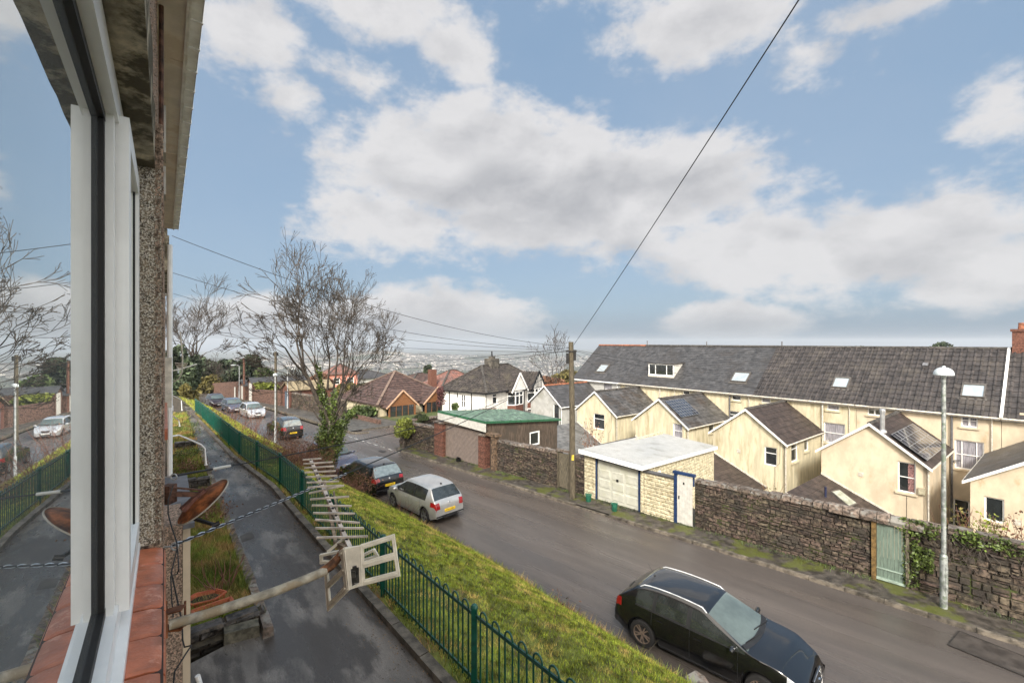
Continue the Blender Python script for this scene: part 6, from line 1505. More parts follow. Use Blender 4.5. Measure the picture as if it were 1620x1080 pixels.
def smooth_interp(x, pts):
    xs = [p[0] for p in pts]; ys = [p[1] for p in pts]
    if x <= xs[0]: return ys[0]
    if x >= xs[-1]: return ys[-1]
    for i in range(len(xs) - 1):
        if xs[i] <= x <= xs[i + 1]:
            t = (x - xs[i]) / (xs[i + 1] - xs[i]); m0 = (ys[min(i + 1, len(ys) - 1)] - ys[max(i - 1, 0)]) / max(1e-6, xs[min(i + 1, len(xs) - 1)] - xs[max(i - 1, 0)]); 
            m1 = (ys[min(i + 2, len(ys) - 1)] - ys[i]) / max(1e-6, xs[min(i + 2, len(xs) - 1)] - xs[i]); h = xs[i + 1] - xs[i]
            s0 = (ys[i + 1] - ys[i]) / h; m0 = max(min(m0, 2.5 * abs(s0)), -2.5 * abs(s0)); m1 = max(min(m1, 2.5 * abs(s0)), -2.5 * abs(s0))
            t2, t3 = t * t, t * t * t
            return (2 * t3 - 3 * t2 + 1) * ys[i] + (t3 - 2 * t2 + t) * h * m0 + (-2 * t3 + 3 * t2) * ys[i + 1] + (t3 - t2) * h * m1
def make_car(name, label, loc, rz, pm, L=4.0, W=1.68, H=1.46, wb=2.47, ro=.68, rw=.305, top=None, belt=(.93, .88), glass_x=None, sideglass=None, rimm=M_rim, tint_rear=None, rails=False, front=True, rear=True, plate=M_platey, spokes=10, res=1.0, group=None, aerial=True, door_x=(1.0, 1.9, 2.75), tail=(.70, .98), wscreen=None):
    E = empty(name, loc, rz, label, 'car', group)
    M = WMAT[E.name]
    xr, xf = ro, ro + wb                 # wheel centres from the tail
    ar = rw + .055
    # top profile: tail, rear window bottom, rear window top, roof, windscreen top, cowl, bonnet, nose
    rwb, rwt, wst, cowl = glass_x
    if top is None:
        top = [(0, .66), (.02, .78), (.05, belt[0] - .06), (rwb, belt[0] + .05), (lerp(rwb, rwt, .5), lerp(belt[0] + .05, H - .09, .53)), (rwt, H - .085), (rwt + .35, H - .02), (lerp(rwt, wst, .55), H), (wst - .12, H - .035), (wst, H - .085), (cowl, belt[1] + .085), (cowl + .12, belt[1] + .06), (lerp(cowl, L, .5), belt[1] - .0), (L - .28, belt[1] - .13), (L - .12, belt[1] - .22), (L - .03, .55), (L, .50)]
    zt = lambda x: smooth_interp(x, top)
    zb_ = lambda x: lerp(belt[0], belt[1], max(0, min(1, (x - .3) / (cowl - .3))))
    def wid(x):
        f = 1.0
        if x < .75: f = 1 - .17 * (1 - x / .75) ** 2.6
        if x > L - 1.05: f = 1 - .24 * ((x - L + 1.05) / 1.05) ** 2.8
        return W / 2 * f
    def zlow(x):
        z = .20
        if x < .3: z = lerp(.30, .20, x / .3)
        if x > L - .25: z = lerp(.20, .24, (x - L + .25) / .25)
        for xc in (xr, xf):
            if abs(x - xc) < ar: z = max(z, rw + math.sqrt(max(0, ar * ar - (x - xc) ** 2)))
        return z
    def section(x):
        w = wid(x); zl = zlow(x); z_t = zt(x); zb = min(zb_(x), z_t - .035); g = max(0, z_t - zb - .05)
        tum = .19 * min(1, g / .42); wt = w * .955 - tum
        rail = min(.07, .035 + g * .1)
        pts = [(w * .93, zl), (w * .985, max(zl + .012, .30)), (w * 1.0, max(zl + .03, .52)), (w * .997, max(zl + .05, lerp(.52, zb, .55))), (w * .975, max(zl + .07, zb - .075)), (w * .955, zb)]
        for q in (.10, .5, .93): pts.append((lerp(w * .955, wt, q) + .012 * math.sin(q * math.pi) * min(1, g * 3), lerp(zb + .0, z_t - rail, q)))
        pts += [(wt - .012, z_t - rail + .012), (wt * .93, z_t - .024), (wt * .72, z_t - .008), (wt * .38, z_t), (0, z_t)]
        return pts
    xs = set([0, .02, .05, L, L - .01, L - .03])
    n = int(46 * res); xs |= set(L * k / n for k in range(n + 1))
    for xc in (xr, xf):
        for k in range(-10, 11): xs.add(xc + ar * math.sin(k / 10 * math.pi / 2))
    for v in (rwb, rwt, wst, cowl) + tuple(door_x) + tuple(sideglass): xs.add(v)
    xs = sorted(x for x in xs if 0 <= x <= L); ys = []
    for x in xs:
        if not ys or x - ys[-1] > .006 or x in (rwb, rwt, wst, cowl): ys.append(x)
    xs = ys
    secs = [section(x) for x in xs]; nj = len(secs[0])
    cats = {}
    def add(cat, quad): cats.setdefault(cat, []).append(quad)
    ws0, ws1 = wst, cowl
    for i in range(len(xs) - 1):
        xm = (xs[i] + xs[i + 1]) / 2; A_, B_ = secs[i], secs[i + 1]
        for j in range(nj - 1):
            if max(xs[i], 0) > 0 and A_[j + 1][1] - A_[j][1] < -1: continue
            zc = (A_[j][1] + A_[j + 1][1] + B_[j][1] + B_[j + 1][1]) / 4
            cat = 'body'
            if j in (6, 7) and sideglass[0] < xm < sideglass[-1] and (xm < cowl - .02):
                cat = 'side_glass'
                for p_ in sideglass[1:-1]:
                    if abs(xm - p_) < .04: cat = 'pillar'
            elif j == 5 and sideglass[0] < xm < sideglass[-1] - .1: cat = 'pillar'
            elif j >= 10 and ws0 < xm < ws1 - .02: cat = 'windscreen'
            elif j == 9 and ws0 < xm < ws1: cat = 'body'
            elif j >= 10 and rwb + .02 < xm < rwt - .01: cat = 'rear_window'
            elif j in (3, 4) and tail[0] < zc < tail[1] and xm < .26 and rear: cat = 'tail_light'
            elif j in (5, 8, 9, 10) and xm < rwb - .04 and tail[0] < zc < tail[1] and rear: cat = 'tail_light'
            elif j in (4, 3) and L - .42 < xm < L - .07 and zc > .56 and front: cat = 'headlight'
            elif j in (5, 6, 7, 8) and L - .40 < xm < L - .06 and front: cat = 'headlight'
            elif j <= 3 and door_x[1] < xm < door_x[2]: cat = 'front_door'
            elif j <= 3 and door_x[0] < xm < door_x[1]: cat = 'rear_door'
            elif j == 4 and door_x[1] < xm < door_x[2]: cat = 'front_door'
            elif j == 4 and door_x[0] < xm < door_x[1]: cat = 'rear_door'
            for sg in (-1, 1):
                add((cat, sg if cat not in ('body', 'windscreen', 'rear_window', 'pillar') else 0), [(sg * A_[j][0], xs[i], A_[j][1]), (sg * B_[j][0], xs[i + 1], B_[j][1]), (sg * B_[j + 1][0], xs[i + 1], B_[j + 1][1]), (sg * A_[j + 1][0], xs[i], A_[j + 1][1])][::sg])
    # caps
    for si, x in ((0, 0), (-1, L)):
        S = secs[si]; pts = [(p[0], x, p[1]) for p in S] + [(-p[0], x, p[1]) for p in S[::-1][1:]]
        cats.setdefault(('body', 0), []).append(pts)
    def mesh_of(quads, nm, m_, parent, off=0.0):
        vm = {}; mb = MB(M)
        for q in quads:
            ids = []
            for p in q:
                k = (round(p[0], 4), round(p[1], 4), round(p[2], 4))
                if k not in vm: vm[k] = mb.P(p)
                if vm[k] not in ids: ids.append(vm[k])
            if len(ids) > 2: mb.F(*ids)
        return mb.build(nm, m_, parent, smooth=True)
    body = mesh_of(cats.pop(('body', 0)), 'body', pm, E)
    objs = {}
    mm = {'side_glass': M_carglassd, 'pillar': M_trim, 'windscreen': M_carglass if front else M_carglassd, 'rear_window': tint_rear or M_carglassd, 'tail_light': M_lamp_red, 'headlight': M_lamp_clear, 'front_door': pm, 'rear_door': pm}
    names = {'side_glass': 'side_window', 'pillar': 'window_trim', 'front_door': 'door', 'rear_door': 'door'}
    for (cat, sg), quads in cats.items():
        o = mesh_of(quads, names.get(cat, cat), mm[cat], E); objs[(cat, sg)] = o
    def side_y(x, z):
        S = section(x)
        for a, b in zip(S, S[1:]):
            if a[1] <= z <= b[1] and b[1] > a[1]: return lerp(a[0], b[0], (z - a[1]) / (b[1] - a[1]))
        return S[2][0]
    # door seams and handles
    for sg in (-1, 1):
        for cat, (xa, xb) in (('front_door', (door_x[1], door_x[2])), ('rear_door', (door_x[0], door_x[1]))):
            if (cat, sg) not in objs: continue
            mb = MB(M)
            for x in ((xa, xb) if cat == 'front_door' else (xa,)):
                pts = [(sg * (side_y(x, z) + .0005), x, z) for z in [max(zlow(x) + .01, .26) + (zb_(x) - max(zlow(x) + .01, .26)) * k / 6 for k in range(7)]]; mb.tube(pts, .004, 4)
            pts = [(sg * (side_y(x, .27) + .0005), x, .27) for x in [lerp(xa, xb, k / 6) for k in range(7)] if zlow(x) < .27]
            if len(pts) > 2: mb.tube(pts, .004, 4)
            mb.build('door_gap', M_trim, objs[(cat, sg)])
            mb = MB(M); hx = xa + .10 if cat == 'front_door' else xa + .13; hz = zb_(hx) - .13; y = side_y(hx, hz)
            mb.bar((sg * (y + .018), hx, hz), (sg * (y + .02), hx + .17, hz - .004), .018, .03); mb.build('handle', pm, objs[(cat, sg)])
        # mirror
        mb = MB(M); mx = cowl - .28; my = side_y(mx, zb_(mx) - .01); c_ = Vector((sg * (my + .12), mx, zb_(mx) + .07))
        rows = []
        for k in range(5):
            t = k / 4; s_ = [.6, .95, 1, .9, .55][k]; rows.append([mb.P(c_ + V(sg * (t - .5) * .2, .055 * s_ * math.cos(q) + .01, .075 * s_ * math.sin(q))) for q in [2 * math.pi * i / 10 for i in range(10)]])
        for a, b in zip(rows, rows[1:]):
            for i in range(10): mb.F(a[i], a[(i + 1) % 10], b[(i + 1) % 10], b[i])
        mb.F(*rows[0][::-1]); mb.F(*rows[-1]); mb.bar((sg * (my - .02), mx, zb_(mx) - .005), (sg * (my + .08), mx, zb_(mx) + .04), .05, .03)
        mb.build('wing_mirror', pm, E, smooth=True)
        if rails:
            mb = MB(M); pts = []
            for k in range(13):
                x = lerp(rwt + .0, wst + .0, k / 12); S = section(x); p = S[9]; pts.append((sg * (p[0] - .03), x, p[1] + (.055 if 0 < k < 12 else .0)))
            mb.tube(pts, .0135, 6); mb.build('roof_rail', mat('satin_rail', (.80, .81, .82), rough=.35, metal=.2), E, smooth=True)
    # wheels
    for xc in (xr, xf):
        for sg in (-1, 1):
            yo = W / 2 - .015; o = Vector((sg * (yo - .19), xc, rw)); 
            mb = MB(M); mb.lathe(o, (sg, 0, 0), [(.18, .0), (rw - .012, .0), (rw, .03), (rw, .155), (rw - .018, .185), (rw * .70, .192), (rw * .68, .15), (.1, .14)], 28); wh = mb.build('wheel', M_tyre, E, smooth=True)
            mb = MB(M); fo = Vector((sg * (yo - .012), xc, rw))
            mb.lathe(fo, (sg, 0, 0), [(rw * .70, -.05), (rw * .70, .0), (rw * .64, -.006), (rw * .63, -.05)], 24)
            for k in range(spokes):
                a = 2 * math.pi * k / spokes + (.12 if k % 2 else -.12) * (spokes == 10); d1 = V(0, math.cos(a), math.sin(a)); t1 = V(0, -math.sin(a), math.cos(a))
                p0_, p1_ = fo + d1 * .035 + V(-sg * .02, 0, 0), fo + d1 * rw * .66 + V(-sg * .012, 0, 0); mb.bar(p0_, p1_, .028, .018, up=(sg, 0, 0))
            mb.lathe(fo, (sg, 0, 0), [(.05, -.04), (.05, -.012), (.03, -.004)], 12)
            mb.build('rim', rimm, wh)
            mb = MB(M); mb.lathe(o + V(0, 0, 0), (sg, 0, 0), [(rw * .66, .05), (rw * .66, .09)], 16); mb.build('brake_disc', M_trim, wh)
    mb = MB(M)
    for xc in (xr, xf):
        for sg in (-1, 1):
            o = V(sg * (W / 2 - .30), xc, rw)
            ring = [[mb.P(o + V(sg * dx, (ar + .004) * math.cos(t), (ar + .004) * math.sin(t))) for t in [math.pi * k / 12 - .35 for k in range(16)]] for dx in (0, .24)]
            for i in range(15): mb.F(ring[0][i], ring[0][i + 1], ring[1][i + 1], ring[1][i])
    mb.box(-W / 2 + .28, W / 2 - .28, .12, L - .12, .19, .6); mb.box(-W / 2 + .09, W / 2 - .09, xr + ar + .02, xf - ar - .02, .18, .55); mb.build('underbody', M_trim, E)
    # ends
    if rear:
        mb = MB(M); zz = .62; mb.box(-.26, .26, -.03, -.004, .50, .61); mb.build('number_plate', plate, E)
        mb = MB(M); 
        rnd = random.Random(len(label))
        for k in range(7): mb.box(-.22 + k * .064, -.22 + k * .064 + rnd.uniform(.022, .038), -.0345, -.0305, .53 + rnd.uniform(0, .01), .585)
        mb.build('plate_marks', mat('plate_blur', (.20, .14, .03), rough=.5), E)
        mb = MB(M); w = wid(0) * .97; mb.box(-w, w, -.018, .02, .33, .38); mb.box(-w * .55, w * .55, -.02, .02, .27, .33); mb.build('bumper_trim', M_trim, E)
        x_ = rwb - .05; z_ = zt(x_); mb = MB(M); mb.lathe((0, x_ - .03, z_ - .08), (0, -1, .3), [(.045, 0), (.045, .018), (.03, .022)], 14); mb.build('badge', M_chrome, E)
        mb = MB(M); p0_ = V(0, rwb + .01, zt(rwb + .01) + .012); mb.bar(p0_, V(.34, lerp(rwb, rwt, .1) + .0, zt(lerp(rwb, rwt, .12)) + .015), .012, .014); mb.build('rear_wiper', M_trim, E)
    if front:
        mb = MB(M); w = wid(L) * .9; mb.box(-w * .55, w * .55, L - .01, L + .012, .27, .46); mb.build('lower_grille', M_trim, E)
        mb = MB(M)
        gy = L - .045; gz = zt(gy) - .03
        gp = [(-.30, L - .052, .66), (.30, L - .052, .66), (.20, L + .004, .515), (-.20, L + .004, .515)]
        mb.prism([(a, b + .012, c) for a, b, c in gp], (0, -.03, 0)); gr = mb.build('grille', M_trim, E)
        mb = MB(M); mb.tube([(a, b + .016, c) for a, b, c in gp + gp[:1]], .011, 6); mb.build('chrome_surround', M_chrome, gr)
        mb = MB(M); mb.box(-.05, .05, L - .02, L + .018, .585, .60); mb.box(-.05, .05, L - .02, L + .018, .555, .57); mb.box(-.05, -.03, L - .02, L + .018, .57, .60); mb.box(.03, .05, L - .02, L + .018, .555, .585); mb.build('badge', M_chrome, gr)
        mb = MB(M); mb.box(-.26, .26, L - .005, L + .02, .36, .47); mb.build('number_plate', M_platew, E)
        # wipers and dashboard line
        mb = MB(M)
        for (a, b) in ((-.62, -.02), (.02, .58)):
            p_ = V(a, cowl + .005, zt(cowl) + .015); q_ = V(b, cowl - .10, zt(cowl - .10) + .012); mb.bar(p_, q_, .014, .018)
        mb.build('wiper', M_trim, E)
        mb = MB(M); w_ = wid(cowl) * .86; mb.grid(lambda i, j: (lerp(-w_, w_, i), lerp(cowl - .045, cowl + .06, j) - .10 * abs(2 * i - 1) ** 2, zt(lerp(cowl - .045, cowl + .06, j) - .1 * abs(2 * i - 1) ** 2) + .006 - (.012 * abs(2 * i - 1))), 12, 2); mb.build('scuttle', M_trim, E)
    if aerial:
        x_ = rwt + .12; z_ = zt(x_); mb = MB(M)
        if rails: mb.tube([(0, x_, z_), (0, x_ - .18, z_ + .24)], .004, 5); mb.lathe((0, x_, z_ - .005), (0, 0, 1), [(.03, 0), (.02, .02), (.01, .03)], 8)
        else: mb.prism([(-.02, x_ - .05, z_), (.02, x_ - .05, z_), (.012, x_ - .06, z_ + .06), (-.012, x_ - .06, z_ + .06)], (0, .09, -.01))
        mb.build('roof_aerial', M_trim, E)
    return E
def gz(c, a): return zroad_ac(c, a) + .02
P_black = paint('black_metallic', (.004, .004, .0045)); P_silver = paint('silver_metallic', (.45, .45, .445), metal=.55, rough=.3)
P_blue = paint('grey_blue_metallic', (.10, .105, .15), metal=.4); P_red = paint('dark_maroon', (.035, .012, .015), rough=.3); P_dark = paint('dark_metallic', (.012, .013, .013)); P_pale = paint('pale_silver', (.55, .56, .58), metal=.4)
up_, dn = R(45), R(225)
def at_ac(c, a): p = AC @ Vector((c, a, 0)); p.z = gz(c, a); return p
# near black estate: tail up the street, nose towards the lower right
make_car('estate_car', 'black estate car with silver roof rails parked nose towards the lower right', at_ac(10.55, 6.15), R(225 + 1.5), P_black, L=4.23, W=1.70, H=1.44, wb=2.58, ro=.80, rw=.315,
         glass_x=(.16, .62, 2.28, 3.14), sideglass=(.62, 1.08, 1.92, 3.08), door_x=(1.05, 1.95, 2.95), rails=True, rimm=M_rimb, belt=(.96, .90), res=1.6, tail=(.72, .95), spokes=10)
make_car('hatchback', 'silver hatchback with yellow rear plate parked beside the grass bank', at_ac(11.12, 14.75), up_, P_silver, L=3.97, W=1.68, H=1.47, wb=2.47, ro=.68, rw=.30,
         glass_x=(.13, .52, 2.35, 3.02), sideglass=(.62, 1.45, 2.92), door_x=(.98, 1.80, 2.72), tail=(.64, .95), res=1.2, tint_rear=M_carglassd)
make_car('hatchback', 'black hatchback with grey reflecting rear window parked ahead of the silver one', at_ac(11.05, 19.45), up_, P_black, L=4.26, W=1.79, H=1.46, wb=2.62, ro=.80, rw=.315,
         glass_x=(.14, .50, 2.50, 3.2), sideglass=(.62, 1.60, 3.1), door_x=(1.15, 2.0, 2.95), tail=(.74, .92), tint_rear=mat('pale_rear_glass', (.16, .19, .18), rough=.04, spec=1, ior=1.8), rimm=M_trim)
make_car('saloon_car', 'grey blue car facing the camera in front of the black hatchback', at_ac(11.15, 28.6), dn, P_blue, L=4.3, W=1.76, H=1.45, wb=2.6, ro=.80, rw=.31,
         glass_x=(.14, .50, 2.50, 3.2), sideglass=(.62, 1.60, 3.1), door_x=(1.15, 2.0, 2.95))
make_car('small_suv', 'dark car with red tail lights behind the leafless shrubs and slim lamp column', at_ac(12.4, 36.6), up_, P_dark, L=4.2, W=1.76, H=1.60, wb=2.55, ro=.75, rw=.34,
         glass_x=(.12, .34, 2.5, 3.1), sideglass=(.45, 1.5, 3.0), door_x=(1.15, 2.0, 2.9), belt=(1.02, .98), tail=(.84, .99), tint_rear=mat('pale_rear_glass', (.16, .19, .18)))
make_car('hatchback', 'pale silver car facing the camera, nearest of the far parked row', at_ac(13.6, 54.3), dn, P_pale, L=4.1, W=1.74, H=1.48, wb=2.5, ro=.75, rw=.31, glass_x=(.14, .50, 2.40, 3.1), sideglass=(.62, 1.60, 3.0), door_x=(1.1, 1.9, 2.8), res=.7, group='cars parked in the far row')
make_car('hatchback', 'dark blue grey car in the middle of the far parked row', at_ac(13.2, 60.4), dn, P_blue, L=4.1, W=1.74, H=1.48, wb=2.5, ro=.75, rw=.31, glass_x=(.14, .50, 2.40, 3.1), sideglass=(.62, 1.60, 3.0), door_x=(1.1, 1.9, 2.8), res=.7, group='cars parked in the far row')
make_car('hatchback', 'dark red car with pale roof, farthest of the far parked row', at_ac(12.9, 67), dn, P_red, L=4.1, W=1.74, H=1.52, wb=2.5, ro=.75, rw=.31, glass_x=(.14, .50, 2.40, 3.1), sideglass=(.62, 1.60, 3.0), door_x=(1.1, 1.9, 2.8), res=.7, group='cars parked in the far row')

# ------------------------------------------------------------------ small things on the verge
def bucket(p, label, lid=True, tilt=None):
    e = empty('food_caddy', p, 0, label, 'bin'); mb = MB(); mb.lathe(p, (0, 0, 1), [(.10, 0), (.115, .02), (.135, .28), (.15, .285), (.15, .30), (.0, .30)] if lid else [(.10, 0), (.115, .02), (.135, .30), (.15, .305), (.15, .32), (.12, .32), (.105, .05), (0, .05)], 16); m_ = mat('bin_green', (.02, .12, .075), rough=.45, world=True)
    mb.build('bin_body', m_, e, smooth=True)
    if lid: mb = MB(); mb.lathe(p + V(0, 0, .305), (0, 0, 1), [(.155, 0), (.155, .02), (.13, .04), (0, .045)], 16); mb.build('lid', m_, e)
    mb = MB(); mb.tube([p + V(.15 * math.cos(t), -.0, .33 + .15 * math.sin(t) - .03) for t in [math.pi * k / 8 for k in range(9)]], .008, 5); mb.build('handle', m_, e)
bucket(verge_pt(931, 793), 'green lidded caddy against the garage wall next to the telegraph pole')
bucket(verge_pt(972, 808), 'open green caddy with raised handle in front of the pale garage door', lid=False)
p = verge_pt(723, 730); e = empty('plant_pot', p, 0, 'black plastic pot lying on its side before the roller shutter', 'pot')
mb = MB(); mb.lathe(p + V(.05, .1, .15), (.3, -1, 0), [(.11, -.12), (.14, .15), (.155, .155), (.155, .18), (.135, .18), (.10, -.08), (0, -.08)], 16); mb.build('pot_body', M_black, e, smooth=True)
# planters in the near front garden
def planter(c, rot, w, l, h, label, hexa_=False):
    M = Matrix.Translation(c) @ Matrix.Rotation(rot, 4, 'Z'); e = empty('planter', c, rot, label, 'planter')
    if hexa_: out = [(w * math.cos(t), l * math.sin(t)) for t in [math.pi / 3 * k for k in range(6)]]
    else: out = [(-w, -l), (w, -l), (w, l), (-w, l)]
    mb = MB(M); n = len(out); b = [mb.P((x * .8, y * .8, 0)) for x, y in out]; t_ = [mb.P((x, y, h)) for x, y in out]; t2 = [mb.P((x * .88, y * .88, h)) for x, y in out]; b2 = [mb.P((x * .8, y * .8, h * .75)) for x, y in out]
    for k in range(n): j = (k + 1) % n; mb.F(b[k], b[j], t_[j], t_[k]); mb.F(t_[k], t_[j], t2[j], t2[k]); mb.F(t2[k], t2[j], b2[j], b2[k])
    for k in range(n):
        j = (k + 1) % n; a_, c_ = Vector(out[k] + (h,)), Vector(out[j] + (h,)); mb.bar(a_, c_, .025, .02)
        for q in range(1, 9): x0 = lerp(Vector(out[k] + (0,)) * .8, Vector(out[j] + (0,)) * .8, q / 9); x1 = lerp(Vector(out[k] + (h,)), Vector(out[j] + (h,)), q / 9); mb.bar(x0 * 1.01, x1 * 1.01 + V(0, 0, -.02), .008, .008)
    mb.build('planter_body', M_terr, e)
    mb = MB(M); mb.poly([(x * .86, y * .86, h * .75) for x, y in out]); mb.build('compost', M_soil, e)
def pa(u, v, dz=0): p = plane_hit(u, v, 4.22 - dz, .035); return p
planter(pa(324, 948, .2) - V(0, 0, .12), .5, .30, .2, .17, 'hexagonal terracotta planter with dead stems on the near garden', True)
planter(pa(337, 962, .2) - V(0, 0, .15), rsz + .1, .27, .11, .18, 'oblong terracotta trough planter beside the dark wall stones')
# dark low wall and concrete step
def loose(name, quad, z0, h, m, label, cat, bev=.02):
    mb = MB(); c = sum((Vector(q) for q in quad), Vector()) / 4; q = [V(x.x, x.y, 0) for x in quad]
    mb.hexa([V(x.x, x.y, path_z(x.y) + z0) for x in q], [V(lerp(x, c, .03).x, lerp(x, c, .03).y, path_z(x.y) + z0 + h) for x in q]); return mb.build(name, m, root=(c.x, c.y, path_z(c.y)), label=label, cat=cat)
S2 = lambda r_, s_: (lambda p: V(p.x, p.y, 0))(RS @ Vector((r_, s_, 0)))
rub = mat('tarred_stone', (.060, .054, .050), rough=.6, var=.6, scale=6, bump=1.2, bscale=16, patch=(.12, .10, .08), pscale=5, world=True)
rubble(RS, (.25, 7.92), (1.25, 7.92), lambda s: path_z(6.8) , lambda s: path_z(6.8) + .22, 'garden_wall', 'low dark stone wall closing the near front garden below the mast', 'wall', seed=31, sh=(.08, .13), sl=(.12, .3), stone=rub, copem=rub, thick=.2, cope_h=.05)
loose('concrete_block', [path_pt(354, 1021), path_pt(411, 1006), path_pt(409, 994), path_pt(353, 1008)], 0, .17, mat('mossy_concrete', (.13, .12, .09), rough=.9, var=.4, scale=9, bump=.8, world=True), 'long mossy concrete block on the footpath below the aerial mast', 'block')
mb = MB(RS); rnd = random.Random(12); s_ = 7.5
while s_ < 26:
    l = rnd.uniform(.35, .6); y = .787 * s_ + .7; o = lambda: rnd.uniform(-.01, .01)
    mb.hexa([(1.14, s_, path_z(y) - .1), (1.30, s_, path_z(y) - .1), (1.30, s_ + l - .01, path_z(y) - .1), (1.14, s_ + l - .01, path_z(y) - .1)], [(1.15 + o(), s_, path_z(y) + .16 + o()), (1.29 + o(), s_, path_z(y) + .16 + o()), (1.29 + o(), s_ + l - .01, path_z(y) + .16 + o()), (1.15 + o(), s_ + l - .01, path_z(y) + .16 + o())]); s_ += l
mb.build('garden_edging', M_cope, root=tuple(RS @ Vector((1.2, 15, -5))), label='stone edging along the front gardens and the wet footpath', cat='wall')
# garden divider walls with white handrails
def divider(s_, label, r1=1.1, hh=.45):
    y = .787 * s_ + .5; z = path_z(y); rubble(RS, (.3, s_), (r1, s_), lambda q: z, lambda q: z + hh, 'divider_wall', label, 'wall', seed=int(s_ * 3), sh=(.1, .16), sl=(.2, .4), stone=rub, copem=rub, thick=.2, cope_h=.05)
divider(16.8, 'dark dividing wall of the front gardens under the longest white handrail')
divider(24.5, 'second dark dividing wall farther along the front gardens')
def handrail(pts, label):
    p0 = pix(*pts[-1]); e = empty('handrail', p0, 0, label, 'handrail'); mb = MB(); P = [pix(*q) for q in pts]; mb.tube(P, .024, 8); mb.build('rail', M_upvc, e, smooth=True)
    mb = MB(); mb.lathe(P[-1], (0, 0, 1), [(.05, 0), (.05, .012), (.03, .015)], 10); mb.build('foot_plate', M_upvc, e)
handrail([(270, 690, 13.0), (283, 688, 13.2), (300, 695, 13.6), (318, 703, 14.0), (324, 709, 14.1), (326, 735, 14.1)], 'longest white handrail over the garden steps, nearest the camera')
handrail([(272, 657, 21), (278, 661, 21.5), (283, 665, 22), (284.5, 674, 22)], 'short white handrail in the middle of the front gardens')
handrail([(272, 625, 27), (281, 629, 27.5), (287, 633, 28), (288, 649, 28)], 'far white handrail by the end of the footpath')
# broken slab patch on the footpath
mb = MB(); mb.poly([p + V(0, 0, .006) for p in (path_pt(379, 848), path_pt(398, 840), path_pt(403, 851), path_pt(383, 858))]); mb.build('path_patch', M_pave, kind='structure')
# rockery stone at the edge of the bank
random.seed(8)
p = road_pt(1078, 1078); mb = MB(AC); q = toAC(p); c0, a0 = 9.0, 3.75
import itertools
rows = []
for i in range(7):
    t = i / 6; rr = math.sin(math.pi * (.12 + t * .88 * .62)); rows.append([mb.P((c0 + .55 * rr * math.cos(w) * (1 + .2 * math.sin(3 * w)), a0 + .38 * rr * math.sin(w) * (1 + .15 * math.cos(2 * w)), gz(c0, a0) - .02 + .26 * (1 - math.cos(math.pi * t)) / 2 + random.uniform(-.02, .02))) for w in [2 * math.pi * k / 12 for k in range(12)]])
rows = rows[::-1]
for a, b in zip(rows, rows[1:]):
    for k in range(12): mb.F(a[k], a[(k + 1) % 12], b[(k + 1) % 12], b[k])
mb.F(*rows[0]); mb.F(*rows[-1]); mb.build('boulder', M_cope, root=tuple(AC @ Vector((c0, a0, gz(c0, a0)))), label='flat pinkish stone at the foot of the bank by the black estate car', cat='stone')
# ------------------------------------------------------------------ vegetation
def blades(n, sampler, hmin, hmax, w, seed, lean=.5):
    r = np.random.default_rng(seed); P = sampler(n, r); n = len(P); d = np.linalg.norm(P[:, :2], axis=1)
    h = r.uniform(hmin, hmax, n) * (1 + .0 * d); ww = w * (1 + d / 14) * r.uniform(.7, 1.3, n); th = r.uniform(0, 2 * np.pi, n)
    side = np.stack([np.cos(th), np.sin(th), np.zeros(n)], 1) * ww[:, None]; ln = r.uniform(-lean, lean, (n, 2)) * h[:, None]
    tip = P + np.stack([ln[:, 0], ln[:, 1], h], 1)
    a = P - side - np.array([0, 0, .02]); b = P + side - np.array([0, 0, .02]); return np.stack([a, b, tip], 1).reshape(-1, 3)
def leaves(P, size, r, flat=.0):
    n = len(P); u = r.normal(size=(n, 3)); u /= np.linalg.norm(u, axis=1)[:, None]; v = r.normal(size=(n, 3)); v -= (v * u).sum(1)[:, None] * u; v /= np.linalg.norm(v, axis=1)[:, None]
    s = (size * r.uniform(.6, 1.4, n))[:, None]; return np.stack([P - u * s, P + v * s * .6, P + u * s, P - v * s * .6], 1).reshape(-1, 3)
# bank surface as arrays
GA, GT = 260, 24
gridp = np.array([[tuple(AC @ Vector(bank_pt(lerp(-8, 62, i / GA), j / GT))) for j in range(GT + 1)] for i in range(GA + 1)])
def bank_sampler(amin, amax, tmin=0, tmax=1, power=1.0):
    def f(n, r):
        a = amin + (amax - amin) * r.random(n) ** power; t = tmin + (tmax - tmin) * r.random(n); x = (a + 8) / 70 * GA; y = t * GT; i = np.clip(x.astype(int), 0, GA - 1); j = np.clip(y.astype(int), 0, GT - 1); fx = (x - i)[:, None]; fy = (y - j)[:, None]
        return gridp[i, j] * (1 - fx) * (1 - fy) + gridp[i + 1, j] * fx * (1 - fy) + gridp[i, j + 1] * (1 - fx) * fy + gridp[i + 1, j + 1] * fx * fy
    return f
v1 = blades(230000, bank_sampler(1.2, 30, .02, .985, 1.25), .025, .07, .0052, 1, .9); v2 = blades(24000, bank_sampler(26, 60, .05, .98), .08, .2, .006, 2, .8)
np_mesh('bank_grass', np.concatenate([v1, v2]), 3, M_grass, kind='stuff', label='yellowish green grass covering the bank between railings and road')
v3 = np.concatenate([blades(9000, bank_sampler(1.0, 40, .0, .07), .06, .2, .005, 3, .9), blades(9000, bank_sampler(1.5, 40, .93, 1.0), .06, .2, .005, 4, 1.1)])
np_mesh('rough_grass', v3, 3, M_grassd, kind='stuff', label='rough brown grass along both edges of the bank')
